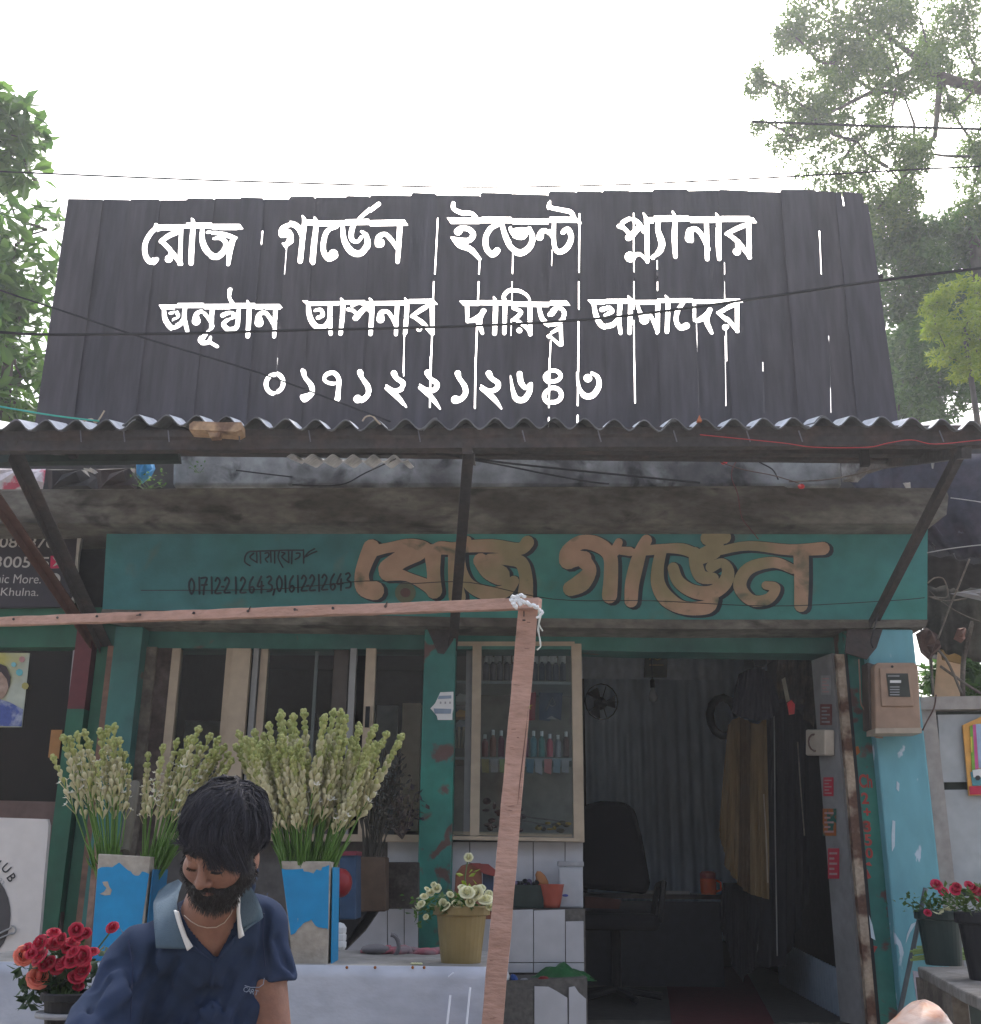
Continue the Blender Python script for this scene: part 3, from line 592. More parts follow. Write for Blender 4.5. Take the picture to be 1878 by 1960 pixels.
# right showcase cupboard: back board and shelves
cup = thing('shelf_unit', 'shelf unit with packed shelves behind the right display window', 'shelves', P(1000, 1600, 6.6))
b = B(); b.px([(866, 1225), (1112, 1225), (1112, 1608), (866, 1608)], 6.72, .03); b.build('back_board', mat('cupboard_back', (.26, .24, .22), .8, (.17, .155, .14), 3, .4, .6), cup)
shelf_y = (1305, 1383, 1449, 1476)
for y, d0 in ((1304, 6.3), (1450, 6.35), (1598, 6.25)):
    b = B(); z = P(990, y, d0).z; b.box(((P(868, y, d0).x+P(1110, y, d0).x)/2, (d0+6.72)/2, z-.008), (P(1110, y, d0).x-P(868, y, d0).x, 6.72-d0, .016)); b.build('shelf', mat('glass_shelf', (.3, .32, .32), .3), cup)
def bottle(x, yb, h, w, Y, m1, m2, nm='bottle'):
    q = P(x, yb, Y); s = 1/340; r = w*s/2; H = h*s; b = B()
    b.lathe(q, [(r, 0), (r, H*.62), (r*.75, H*.72), (r*.42, H*.76), (r*.42, H*.8)], 12, 0); b.lathe(q+Vector((0, 0, H*.8)), [(r*.5, 0), (r*.5, H*.2), (r*.2, H*.2)], 10, 1)
    return b.build(nm, [m1, m2], smooth=False)
M_bcap = mat('silver_cap', (.75, .75, .78), .4, metal=.2); M_bot = mat('dark_bottle', (.06, .06, .09), .2, spec=.6)
random.seed(11)
ORD = 'first second third fourth fifth sixth seventh eighth ninth tenth eleventh twelfth'.split()
for k in range(12):
    x = 930+k*13.4
    o = bottle(x, 1303, 46+random.uniform(-2, 2), 12.4, 6.42, M_bot, M_bcap)
    tag(o, '%s dark silver-capped bottle from the left in the top row, right window' % ORD[k], 'bottle', 'top row of dark bottles')
for k in range(9):
    x = 936+k*17.5; o = bottle(x, 1270, 26, 15, 6.6, M_bcap, M_whitep, 'jar'); tag(o, '%s white-lidded jar from the left, behind the top row of dark bottles' % ORD[k], 'jar', 'white-lidded jars at the back')
cols = [(.25, .06, .06), (.3, .12, .08), (.2, .05, .09), (.12, .12, .16), (.5, .32, .3), (.2, .06, .1), (.12, .25, .3), (.1, .26, .25), (.55, .12, .16), (.3, .3, .33), (.15, .08, .07)]
names = ['dark red', 'brick brown', 'maroon', 'charcoal', 'pink beige', 'plum', 'pale teal', 'sea green', 'rose pink', 'grey', 'brown']
for k in range(11):
    x = 928+k*15.6; h = random.uniform(42, 54); c = cols[k]
    o = bottle(x, 1449, h, 12.5, 6.45, mat('bottle_colour_%s' % names[k].replace(' ', '_'), c, .3), M_bcap if k % 3 else M_whitep)
    tag(o, '%s bottle on the middle shelf of the right window' % names[k], 'bottle', 'bottles on the middle shelf')
pc = [(.3, .25, .1), (.35, .35, .35), (.2, .3, .12), (.45, .45, .45), (.5, .5, .1), (.12, .22, .3), (.35, .35, .38), (.55, .2, .2), (.2, .25, .3), (.3, .3, .32)]
pn = ['ochre', 'light grey', 'olive green', 'off-white', 'yellow', 'slate blue', 'silver grey', 'salmon pink', 'blue grey', 'pale grey']
for k in range(10):
    x = 922+k*17; b = B(); dx = random.uniform(-1, 1)
    b.px([(x+dx, 1453), (x+15+dx, 1453), (x+14, 1480+random.uniform(-2, 3)), (x+1, 1478)], 6.33, .02)
    tag(b.build('hanging_packet', mat('packet_'+pn[k].replace(' ', '_'), pc[k], .5)), '%s packet hanging below the middle shelf of the right window' % pn[k], 'packet', 'packets hanging below the middle shelf')
b = B(); b.px([(1003, 1310), (1027, 1310), (1024, 1378), (1000, 1380)], 6.6, .01); po = b.build('poster', mat('red_poster', (.35, .03, .05), .6)); tag(po, 'red poster with a yellow star inside the right window', 'poster')
b = B(); b.poly([P(1012+8*math.sin(a*math.pi/5)*(1 if a % 2 == 0 else .4), 1352-8*math.cos(a*math.pi/5)*(1 if a % 2 == 0 else .4), 6.597) for a in range(10)], (0, .003, 0)); b.build('star', mat('yellow_print', (.6, .4, .03), .6), po)
b = B(); b.px([(1033, 1311), (1078, 1311), (1074, 1378), (1060, 1372), (1052, 1380), (1032, 1378)], 6.6, .01); pn_ = b.build('poster', mat('navy_poster', (.03, .05, .12), .6)); tag(pn_, 'navy blue poster with a pale sketched figure inside the right window', 'poster')
b = B(); b.tube([P(x, y, 6.595) for x, y in ((1046, 1360), (1052, 1345), (1058, 1335), (1064, 1348), (1058, 1352), (1050, 1348))], .003, 4); b.px([(1046, 1376), (1056, 1370), (1066, 1377)], 6.596, .003); b.build('pale_figure', M_greyp, pn_)
# white flowers / bag / junk inside window
random.seed(21)
b = B()
for k in range(26):
    q = P(random.uniform(930, 1000), random.uniform(1528, 1590), 6.45); b.ell(q, (random.uniform(.01, .03), .02, random.uniform(.008, .02)), 0, 6, 4, a=random.random())
o = b.build('cloth_bundle', mat('dark_red_cloth', (.1, .03, .035), .9, (.05, .04, .05), 12, .4, .6), smooth=True); tag(o, 'dark maroon bundle heaped at the bottom left of the right window', 'bundle')
b = B()
for k in range(16):
    q = P(random.uniform(1030, 1090), random.uniform(1575, 1592), 6.45); b.ell(q, (random.uniform(.01, .03), .02, random.uniform(.006, .014)), k % 2, 6, 4)
o = b.build('dried_sprig', [mat('brown_sprig', (.1, .07, .04), .9), mat('yellow_sprig', (.4, .25, .04), .8)], smooth=True); tag(o, 'brown and yellow dried sprigs at the bottom right of the right window', 'dried flowers')
b = B(); b.tube([P(x, y, 6.5) for x, y in ((990, 1558), (1020, 1566), (1060, 1570), (1092, 1578))], .004, 5); b.tube([P(x, y, 6.5) for x, y in ((985, 1570), (1020, 1574), (1060, 1582))], .004, 5); tag(b.build('thin_sticks', M_woodg), 'thin sticks lying across the bottom of the right window', 'sticks')
# tray of white items seen left of the frame bar
for k, (y, h, m, lab) in enumerate(((1343, 16, M_whitep, 'white crumpled stack in the narrow pane right of the middle column'), (1372, 14, mat('orange_pack', (.6, .28, .04), .5), 'orange packet in the narrow pane right of the middle column'), (1392, 14, M_greyp, 'grey pack below the orange packet in the narrow pane'))):
    b = B(); b.px([(870, y-h*.4), (880, y-h), (892, y-h*.8), (892, y), (870, y)], 6.5, .12); tag(b.build('pack', m), lab, 'packet')
b = B()
for k in range(4): q = P(872+k*6, 1432, 6.5); b.tube([q, q+Vector((.01*(k-1), 0, .12))], .007, 6)
tag(b.build('brush_bundle', M_beige), 'bundle of pale brushes in the narrow pane right of the middle column', 'brushes')

# -------- tiled base of the right window, as separate tiles
base = thing('tiled_base', 'white tiled wall and counter steps below the right display window', 'tiled wall', P(990, 1960, 6.2))
b = B(); b.px([(790, 1609), (1116, 1611), (1116, 1980), (790, 1980)], 6.2, .3); b.build('core_upper', M_mortar, base)
b = B(); b.px([(925, 1740), (1120, 1740), (1122, 1868), (925, 1868)], 5.92, .28); b.build('core_ledge', M_mortar, base)
b = B(); b.px([(925, 1880), (1124, 1872), (1126, 1990), (925, 1990)], 5.62, .30); b.build('core_step', M_mortar, base)
def tile(pts, Y):
    b = B(); b.px(pts, Y, .012); return b.build('tile', M_tile, base, bevel=.0015)
gp = 1.0
def tcol(x, y): return x + (x-1090)/6500*(y-1700)*-0+0
for x0, x1 in ((742, 800), (800, 838), (838, 898.5), (900, 959.5), (961, 1020), (1021.5, 1081), (1082.5, 1116)): tile([(x0, 1612), (x1, 1612), (x1, 1742), (x0, 1742)], 6.185)
for x0, x1 in ((899, 958.5), (960, 1020.5), (1022, 1081.5)): tile([(x0, 1743), (x1, 1741), (x1+.5, 1842), (x0+.3, 1842)], 5.906)
tile([(1083, 1764), (1117, 1763), (1118, 1842), (1083.5, 1842)], 5.906)
for x0, x1 in ((930, 959), (960, 1020.5), (1022, 1081.5), (1083, 1118)): tile([(x0, 1843.5), (x1, 1843.5), (x1, 1862), (x0, 1862)], 5.906)
tile([(1023, 1888), (1050, 1889), (1065, 1897), (1086, 1910), (1087, 1985), (1023, 1985)], 5.606); tile([(1089, 1890), (1100, 1888), (1108, 1900), (1122, 1912), (1123, 1985), (1089, 1985)], 5.606)
tile([(950, 1896), (1021, 1894), (1021.5, 1985), (950, 1985)], 5.607)
base.children[-1].data.materials[0] = M_mortar
# left of the middle column: lower tile wall seen past the bucket
tb = thing('low_tiled_wall', 'low white tiled wall with a sloping left end, between the right bucket and the middle column', 'tiled wall', P(720, 1830, 5.9))
b = B(); b.px([(640, 1838), (700, 1778), (726, 1738), (800, 1738), (800, 1838)], 5.92, .2); b.build('core', M_mortar, tb)
for pts in ([(650, 1832), (700, 1782), (727, 1743), (741, 1741), (741, 1836), (650, 1836)], [(742.5, 1740), (773, 1740), (773, 1836), (742.5, 1836)], [(774.5, 1740), (800, 1740), (800, 1836), (774.5, 1836)]):
    b = B(); b.px(pts, 5.905, .012); b.build('tile', M_tile, tb)
b = B(); b.px([(280, 1603), (815, 1606), (815, 1990), (280, 1990)], 6.22, .2); o = b.build('plinth_wall', mat('grey_plaster', (.13, .12, .115), .9, var=.3), tb)  # dull grey plaster, varied at random
# ================================================================ inside the doorway
back = thing('tin_partition', 'blue-grey corrugated tin partition at the back of the dark doorway', 'partition', P(1250, 1700, 8.6))
def vcorr(xa, xb, z0, z1, Y, pitch=.076, amp=.009, xdir=True):
    b = B(); n = int(abs(xb-xa)/pitch*8)
    for lay in (0, 1):
        for zz in (z0, z1):
            for i in range(n+1):
                x = xa+(xb-xa)*i/n; w = amp*math.sin(2*math.pi*x/pitch)+lay*.002
                b.v.append((x, Y+w, zz) if xdir else (Y+w, x, zz))
    for i in range(n):
        b.f.append([i, i+1, n+1+i+1, n+1+i]); m = 2*(n+1); b.f.append([m+i, m+n+1+i, m+n+1+i+1, m+i+1])
    b.m = [0]*len(b.f); b.a = [.5]*len(b.f); return b
def tin(x0, x1, y0, y1, Y, m=M_corr, nm='tin_sheet', par=back):
    o = vcorr(P(x0, y0, Y).x, P(x1, y0, Y).x, P(x0, y1, Y).z, P(x0, y0, Y).z, Y, .09).build(nm, m, par, smooth=True); return o
tin(1118, 1260, 1250, 1800, 8.55); tin(1250, 1375, 1200, 1800, 8.6); tin(1370, 1420, 1200, 1800, 8.58)
tin(1100, 1376, 1170, 1299, 8.2, mat('pale_tin', (.42, .48, .56), .5, var=.15), 'upper_tin_sheet')
b = B(); b.px([(1300, 1240), (1560, 1240), (1560, 1420), (1300, 1420)], 8.9, .03); tag(b.build('blue_grey_panel', mat('blue_grey_board', (.2, .24, .3), .7), back))
b = B(); b.px([(1235, 1244), (1278, 1244), (1277, 1296), (1233, 1296)], 8.12, .02); o = b.build('framed_notice', mat('dark_olive_frame', (.05, .05, .03), .5)); tag(o, 'small dark framed notice with gold lettering hung over the doorway partition', 'notice')
b = B(); b.tube([P(x, y, 8.11) for x, y in ((1243, 1262), (1250, 1259), (1258, 1263), (1266, 1260))], .005, 4); b.px([(1241, 1250), (1271, 1250), (1271, 1252.5), (1241, 1252.5)], 8.115, .003); b.px([(1243, 1272), (1270, 1272), (1270, 1274), (1243, 1274)], 8.115, .003); b.build('gold_writing', mat('gold_print', (.35, .25, .1), .5), o)
# bulb
q = P(1249, 1300, 7.6); bl = thing('hanging_bulb', 'unlit glass bulb hanging in the middle of the doorway', 'bulb', q)
b = B(); b.tube([q+Vector((0, 0, .3)), q], .004, 5); b.build('flex', M_wire, bl)
b = B(); b.lathe(q+Vector((0, 0, -.06)), [(.017, 0), (.017, .05), (.01, .06)], 10); b.build('holder', M_blackpl, bl)
b = B(); b.lathe(q+Vector((0, 0, -.16)), [(.005, 0), (.026, .012), (.033, .035), (.027, .06), (.016, .085), (.015, .1)], 12); b.build('glass_bulb', mat('clear_bulb_glass', (.3, .32, .34), .12, spec=.8), bl, smooth=True)
# wall fan at left of the doorway
q = P(1150, 1345, 8.3); fn = thing('wall_fan', 'dark round wall fan in the left of the doorway', 'fan', q)
b = B()
for rr in (.12,): b.tube([q+Vector((rr*math.cos(t), -.04-.02*math.cos(rr*8), rr*math.sin(t)*1.1)) for t in [i*math.pi/8 for i in range(17)]], .004, 4, cap=False)
for i in range(5): t = i*math.pi/2.5; b.tube([q+Vector((0, -.07, 0)), q+Vector((.12*math.cos(t), -.04, .12*math.sin(t)))], .003, 4)
b.build('cage', M_blackpl, fn); b = B()
for i in range(3):
    t = i*2.09; u = Vector((math.cos(t), 0, math.sin(t))); w = Vector((-u.z, 0, u.x)); b.poly([q+u*.02, q+u*.11+w*.06, q+u*.11-w*.04, q+u*.02-w*.015], (0, .006, 0))
b.build('blade', M_blackpl, fn); b = B(); b.ell(q+Vector((0, .04, 0)), (.05, .07, .05)); b.build('motor', M_blackpl, fn, smooth=True)
# chair and table in the dark
q = P(1170, 1700, 7.2); ch = thing('office_chair', 'black high-backed chair in the dark doorway', 'chair', Vector((q.x, 7.2, FL)))
b = B(); b.px([(1108, 1700), (1106, 1560), (1118, 1540), (1150, 1533), (1195, 1534), (1216, 1548), (1230, 1600), (1246, 1690), (1240, 1712)], 7.2, .1); b.build('backrest', M_blkm, ch, bevel=.03)
sz = P(1170, 1760, 7.2).z; b = B(); b.box((q.x, 7.0, sz), (.46, .48, .09)); b.build('seat', M_blkm, ch, bevel=.03)
b = B(); b.tube([(q.x, 7.02, sz), (q.x, 7.02, FL+.06)], .03, 8)
for i in range(5): t = i*1.257; b.tube([(q.x, 7.02, FL+.07), (q.x+.26*math.cos(t), 7.02+.26*math.sin(t), FL+.03)], .02, 6)
b.build('base', M_blackpl, ch)
for s in (-1, 1):
    b = B(); b.tube([(q.x+s*.24, 7.15, sz), (q.x+s*.27, 7.1, sz+.2), (q.x+s*.27, 6.85, sz+.22), (q.x+s*.24, 6.85, sz)], .018, 6); b.build('armrest', M_blackpl, ch)
tz = P(1300, 1712, 7.9).z; tc = P(1245, 1712, 7.9); tbl = thing('desk', 'dark desk behind the black chair in the doorway', 'desk', Vector((tc.x, 8.1, FL)))
b = B(); b.box((tc.x, 8.15, tz-.015), (1.02, .5, .03)); b.build('desktop', mat('dark_desk', (.045, .04, .04), .35), tbl)
b = B(); b.box((tc.x, 7.94, (tz+FL)/2-.02), (.95, .02, tz-FL-.05)); b.build('front_panel', mat('dark_desk2', (.03, .035, .05), .5), tbl)
q = P(1361, 1712, 7.85); q.z = tz; mg = thing('thermos', 'orange-red plastic jug with a paler lid standing on the dark desk', 'jug', q+Vector((0, .08, 0))); q = q+Vector((0, .08, 0))
h = P(1361, 1666, 7.9).z-tz; b = B(); b.lathe(q, [(.048, 0), (.055, .02), (.055, h*.62), (.052, h*.66)], 16); b.build('jug_body', mat('orange_plastic', (.9, .13, .03), .35), mg, smooth=True)
b = B(); b.lathe(q+Vector((0, 0, h*.66)), [(.054, 0), (.054, h*.22), (.04, h*.3)], 16); b.build('lid', mat('dull_red_plastic', (.42, .07, .06), .4), mg); b = B(); b.tube([q+Vector((.05, 0, h*.6)), q+Vector((.085, 0, h*.5)), q+Vector((.085, 0, h*.2)), q+Vector((.05, 0, h*.12))], .008, 6); b.build('handle', mat('orange_plastic', (.85, .11, .03)), mg)
b = B(); b.px([(1120, 1716), (1190, 1722), (1185, 1740), (1120, 1738)], 6.9, .2); tag(b.build('brown_cloth', mat('brown_cloth', (.07, .03, .025), .9)), 'brown cloth lying over the front of the black chair seat', 'cloth')
b = B(); yy = P(1290, 1700, 7.85); b.box((P(1240, 1708, 7.95).x, 7.95, tz+.012), (.22, .03, .02)); b.box((P(1290, 1708, 7.95).x, 7.92, tz+.012), (.2, .03, .02)); tag(b.build('folder_stack', M_greyal), 'two grey folders at the front of the dark desk', 'folders')
# hanging clothes
def cloth(name, pts_top, y1s, Y, m, label, cat='clothes', folds=6, amp=.03, th=.015, wav=None):
    """hanging cloth: list of (x_top, y_top, x_bot, y_bot) columns"""
    b = B(); nx = 40; ny = 14; C = np.array(pts_top, float); ii = np.linspace(0, len(C)-1, nx); cols = np.array([[np.interp(i, range(len(C)), C[:, k]) for k in range(4)] for i in ii])
    for lay in (0, 1):
        for j in range(ny+1):
            t = j/ny
            for i in range(nx):
                x = cols[i, 0]*(1-t)+cols[i, 2]*t; y = cols[i, 1]*(1-t)+cols[i, 3]*t
                f = amp*(.35+.65*t)*math.sin(i/nx*folds*2*math.pi+math.sin(t*3+i*.1)) + .4*amp*math.sin(i*1.7+t*2)
                p = P(x, y, Y); b.v.append((p.x, Y+f+lay*th*.2, p.z))
    m_ = nx*(ny+1)
    for j in range(ny):
        for i in range(nx-1):
            q_ = j*nx+i; b.f.append([q_, q_+nx, q_+nx+1, q_+1]); b.f.append([m_+q_, m_+q_+1, m_+q_+nx+1, m_+q_+nx])
    b.m = [0]*len(b.f); b.a = [.5]*len(b.f); return tag(b.build(name, m, smooth=True), label, cat)
M_brn = mat('brown_garment', (.28, .19, .09), .9, (.19, .125, .06), 3, .4, .6, .3, 90, stretch=(4, 1, .3)); M_blk = mat('black_garment', (.018, .018, .024), .85, var=.2)
cloth('hanging_garment', [(1394, 1388, 1378, 1590), (1402, 1378, 1390, 1660), (1416, 1372, 1412, 1690)], None, 6.92, M_brn, 'leftmost brown garment hanging in the right half of the doorway', folds=3, amp=.03)
cloth('hanging_garment', [(1414, 1372, 1412, 1690), (1430, 1378, 1426, 1706), (1440, 1384, 1440, 1712)], None, 6.96, mat('dark_brown_garment', (.16, .105, .055), .9, var=.2), 'darker brown garment hanging between two lighter brown ones', folds=3, amp=.03)
cloth('hanging_garment', [(1438, 1384, 1438, 1712), (1452, 1386, 1452, 1716), (1466, 1374, 1472, 1722)], None, 6.9, M_brn, 'right light brown garment beside the long black garment in the doorway', folds=3, amp=.03)
cloth('hanging_garment', [(1460, 1368, 1436, 1760), (1480, 1345, 1455, 1850), (1505, 1345, 1500, 1850), (1530, 1360, 1524, 1790), (1545, 1400, 1545, 1720)], None, 7.0, M_blk, 'long black garment hanging beside the brown one in the doorway', folds=6, amp=.05)
cloth('hanging_bag', [(1414, 1290, 1400, 1360), (1430, 1282, 1420, 1372), (1455, 1276, 1450, 1382), (1470, 1285, 1482, 1372), (1476, 1296, 1492, 1352)], None, 6.85, mat('charcoal_cloth', (.028, .03, .045), .8), 'charcoal cloth bag hanging by a wire loop above the brown garment', 'bag', folds=2, amp=.03)
b = B(); b.tube([P(x, y, 6.83) for x, y in ((1448, 1250), (1440, 1262), (1446, 1276), (1462, 1276), (1478, 1266), (1488, 1252))], .004, 5); tag(b.build('wire_loop', M_wire), 'thin black wire loop under the lintel in the doorway', 'wire')
cloth('hanging_garment', [(1488, 1245, 1492, 1330), (1510, 1245, 1508, 1350), (1535, 1245, 1530, 1345), (1560, 1245, 1556, 1400)], None, 6.7, mat('dark_brown_cloth', (.05, .04, .03), .9, (.09, .07, .045), 9, .5, .65, var=.3), 'dark brown bundle hanging at the top right of the doorway', folds=4, amp=.05)
b = B(); b.px([(1508, 1345), (1515, 1340), (1522, 1348), (1521, 1366), (1512, 1368)], 6.6, .02); tag(b.build('red_tag', mat('bright_red_plastic', (.8, .06, .07), .5)), 'small bright red tag hanging in the upper right of the doorway', 'tag')
b = B(); b.px([(1497, 1300), (1503, 1296), (1512, 1340), (1506, 1344)], 6.62, .01); tag(b.build('pale_ribbon', mat('pale_ribbon', (.3, .27, .2), .7)), 'pale twisted ribbon above the red tag in the doorway', 'ribbon')
cloth('dark_cloth', [(1384, 1690, 1380, 1760), (1400, 1690, 1395, 1830), (1415, 1690, 1420, 1880), (1440, 1710, 1445, 1850)], None, 7.2, M_blk, 'black cloth draped low behind the brown garment', 'cloth', folds=3, amp=.05)
b = B(); b.tube([P(x, y, 6.95) for x, y in ((1482, 1370), (1484, 1600), (1488, 1830))], .004, 5); tag(b.build('thin_rod', M_greyal), 'thin pale rod running down between the dark garments', 'rod')
b = B(); b.tube([P(x, y, 6.8) for x, y in ((1462, 1520), (1466, 1590), (1470, 1690))], .004, 5); tag(b.build('pale_trim', M_beige), 'pale trim along the edge of the black garment', 'trim')
b = B(); b.tube([P(x, y, 6.8) for x, y in ((1527, 1420), (1532, 1500), (1540, 1600))], .004, 5); tag(b.build('brown_strap', M_woodg), 'brown strap hanging right of the black garment', 'strap')
cup2 = P(1385, 1372, 8.2); b = B(); b.tube([cup2+Vector((.1*math.cos(t), 0, .14*math.sin(t))) for t in [i*.5 for i in range(13)]], .03, 8); tag(b.build('hanging_helmet', M_blackpl, smooth=True), 'dark round hoop hanging on the tin partition left of the garments', 'hoop')
# low tin board leaning in the doorway, right
b0 = vcorr(6.35, 8.3, FL, FL+1.02, P(1545, 1800, 7.0).x+.1, .076, .008, xdir=False)
V = []
for v in b0.v:
    t = (v[1]-6.35)/1.95; xx = P(1600, 1800, 6.35).x*(1-t)+P(1480, 1700, 8.3).x*t + (v[0]-(P(1545, 1800, 7.0).x+.1)); zz = v[2] if v[2] < FL+.5 else PZ(939, 1850, 0).z*0 + (P(939, 1848, 6.35).z*(1-t)+P(939, 1792, 8.3).z*t)
    V.append((xx, v[1], zz))
b0.v = V; tag(b0.build('tin_board', mat('pale_blue_tin', (.3, .37, .45), .45, var=.12, metal=.2), smooth=True), 'low pale blue corrugated tin board along the right side of the doorway', 'board')
# carpet
b = B(); cz = FL+.004
b.poly([PZ(1290, 1990, cz), PZ(1500, 1990, cz), PZ(1415, 1835, cz), PZ(1270, 1835, cz)], (0, 0, -.003)); tag(b.build('carpet', mat('dark_red_carpet', (.07, .008, .012), .95, var=.3, bump=.5, bscale=120)), 'dark red carpet running into the doorway', 'carpet')

# ================================================================ things on the tiled ledge
zl = P(1000, 1738, 5.95).z
def on(x, Y, z): return Vector((P(x, 1738, Y).x, Y, z))
q = on(1055, 6.02, zl); bk = thing('basket', 'terracotta coloured plastic basket with a curved handle on the tiled ledge', 'basket', q)
b = B(); b.lathe(q, [(.042, 0), (.05, .02), (.066, .11), (.07, .115), (.062, .112), (.045, .02)], 16); b.build('basket_body', mat('terracotta_plastic', (.4, .09, .06), .5, var=.15), bk, smooth=True)
b = B(); b.ell(q+Vector((-.045, 0, .13)), (.028, .03, .055), rot=Matrix.Rotation(-.5, 3, 'Y')); b.build('brown_lump', mat('ochre_brown', (.35, .15, .06), .8), bk, smooth=True)
b = B(); q = on(1093, 6.08, zl); b.box(q+Vector((0, 0, .1)), (.125, .05, .2)); cn = b.build('container', mat('grey_white_plastic', (.42, .43, .46), .4, var=.1), bevel=.008); tag(cn, 'white rectangular plastic container standing right of the terracotta basket', 'container')
b = B(); b.box(q+Vector((0, 0, .215)), (.135, .06, .025)); b.build('lid', M_greyp, cn, bevel=.004); b = B(); b.ell(q+Vector((-.03, -.026, .06)), (.016, .003, .007)); b.build('blue_mark', mat('blue_print', (.05, .08, .35), .5), cn)
q = on(1008, 6.04, zl); b = B(); b.box(q+Vector((0, 0, .055)), (.17, .11, .11)); dk = b.build('plastic_box', mat('dark_green_plastic', (.025, .04, .035), .5, var=.4)); tag(dk, 'dark green box of small things on the tiled ledge left of the basket', 'box')
b = B(); random.seed(4)
for k in range(22): r_ = random.uniform; b.ell(q+Vector((r_(-.08, .07), r_(-.04, .04), r_(.11, .13))), (.015, .015, .012), k % 2, 6, 4)
b.build('small_things', [M_blackpl, mat('mauve_bits', (.12, .1, .2), .7)], dk, smooth=True)
# step below with green bag and clutter
zs = P(1000, 1878, 5.75).z
b = B(); n = 12; c = Vector((P(1078, 1870, 5.75).x, 5.78, zs)); base_i = []
bb = []
for j in range(n):
    for i in range(n):
        u, v = i/(n-1)*2-1, j/(n-1)*2-1; r = math.hypot(u, v); h = max(0, 1-r*.9)*.12+.02*math.sin(i*1.3+j*2.1)*(1-r*.5)
        b.v.append((c.x+u*.14+.02*math.sin(j), c.y+v*.09, c.z+max(h, .0)*.62+.006*math.sin(i*2.9+j*1.1)**2+.004))
for j in range(n-1):
    for i in range(n-1): q_ = j*n+i; b.f.append([q_, q_+1, q_+n+1, q_+n]); b.m.append(0); b.a.append(.5)
tag(b.build('green_bag', mat('green_plastic_bag', (.03, .13, .045), .45, var=.2), smooth=True), 'crumpled green plastic bag on the lower tiled step', 'bag')
for k, (x, w, h, m, lab) in enumerate(((1040, .05, .03, mat('dull_red_bag', (.25, .03, .03), .6), 'small dull red packet beside the green bag'), (985, .05, .03, mat('blue_scrap', (.03, .08, .3), .5), 'small blue scrap on the lower step near the timber post'), (965, .06, .05, M_whitep, 'crumpled white paper on the lower step beside the timber post'), (1003, .04, .02, M_greyp, 'grey scrap on the lower step'))):
    b = B(); q = on(x, 5.68, zs); b.ell(q+Vector((0, 0, h*.4)), (w*.6, .03, h*.6), 0, 7, 5, rot=Matrix.Rotation(k, 3, 'Y')); tag(b.build('scrap', m), lab, 'scrap')
# plastic chair back seen over the pot
q = P(900, 1700, 5.7); zf = .5
pc = thing('plastic_chair', 'brown and dark blue chair behind the flower pot with pale blooms', 'chair', Vector((q.x, 5.6, .0)))
b = B(); b.px([(868, 1735), (872, 1672), (884, 1656), (904, 1652), (922, 1652), (924, 1740)], 5.62, .03); b.build('backrest', mat('brown_plastic', (.2, .07, .04), .5, var=.15), pc, bevel=.008)
b = B(); b.px([(924, 1660), (945, 1664), (944, 1740), (924, 1740)], 5.64, .03); b.build('blue_panel', mat('dark_blue_plastic', (.03, .05, .1), .5), pc)
b = B(); b.px([(900, 1652), (935, 1654), (952, 1668), (956, 1680), (925, 1672)], 5.6, .05); b.build('top_rail', mat('maroon_plastic', (.22, .04, .035), .5), pc)
b = B(); zz = P(900, 1748, 5.6).z; b.box((q.x+.02, 5.45, zz), (.26, .3, .03)); b.build('seat', mat('brown_plastic', (.2, .07, .04)), pc)
for sx in (-1, 1):
    for yy in (5.34, 5.62): b = B(); b.tube([(q.x+.02+sx*.12, yy, zz), (q.x+.02+sx*.13, yy, 0)], .014, 6); b.build('leg', mat('brown_plastic', (.2, .07, .04)), pc)

# ================================================================ electricity meter
mt = thing('electricity_meter', 'beige electricity meter box with a small display window on the pale blue column', 'meter', P(1712, 1402, 5.75))
M_met = mat('dusty_beige_plastic', (.37, .25, .18), .6, (.3, .2, .145), 3, .4, .7, var=.15)
b = B(); b.px([(1674, 1275), (1680, 1268), (1751, 1268), (1758, 1275), (1764, 1400), (1676, 1402)], 5.74, .13); b.build('meter_case', M_met, mt, bevel=.008)
b = B(); b.px([(1661, 1268), (1674, 1272), (1678, 1400), (1664, 1394)], 5.80, .1); b.build('case_side', mat('dark_side_plastic', (.08, .06, .05), .6), mt)
b = B(); b.px([(1684, 1278), (1742, 1278), (1750, 1352), (1688, 1352)], 5.728, .014); b.build('cover_plate', M_met, mt, bevel=.004)
b = B(); b.px([(1697, 1289), (1738, 1289), (1743, 1334), (1702, 1333)], 5.722, .01); dsp = b.build('display_window', mat('meter_glass', (.05, .055, .05), .15, spec=.6), mt)
b = B(); b.px([(1704, 1302), (1725, 1302), (1725, 1307), (1704, 1307)], 5.719, .003); b.build('counter_label', M_whitep, dsp)
b = B()
for y in (1293, 1314, 1319, 1324, 1329): b.px([(1700+(y > 1300)*4, y), (1722, y), (1722, y+1.6), (1700+(y > 1300)*4, y+1.6)], 5.719, .003)
b.build('small_print', M_greyp, dsp)
b = B(); b.px([(1676, 1394), (1764, 1393), (1765, 1403), (1676, 1404)], 5.725, .14); b.build('bottom_lip', mat('meter_lip', (.4, .33, .26), .6), mt)
b = B(); b.tube([P(1708, 1276, 5.735), P(1708, 1276, 5.728)], .007, 8); b.build('seal_screw', M_blackpl, mt)
def cable(name, pts, Y, r, m, label, cat='cable', dy=0):
    b = B(); ys = [Y+dy*i/(len(pts)-1) for i in range(len(pts))]
    q = cr([(*pts[i], ys[i]) for i in range(len(pts))], 5) if len(pts) > 2 else [(*pts[i], ys[i]) for i in range(len(pts))]
    b.tube([P(*c) for c in q], r, 6); return tag(b.build(name, m, smooth=True), label, cat)
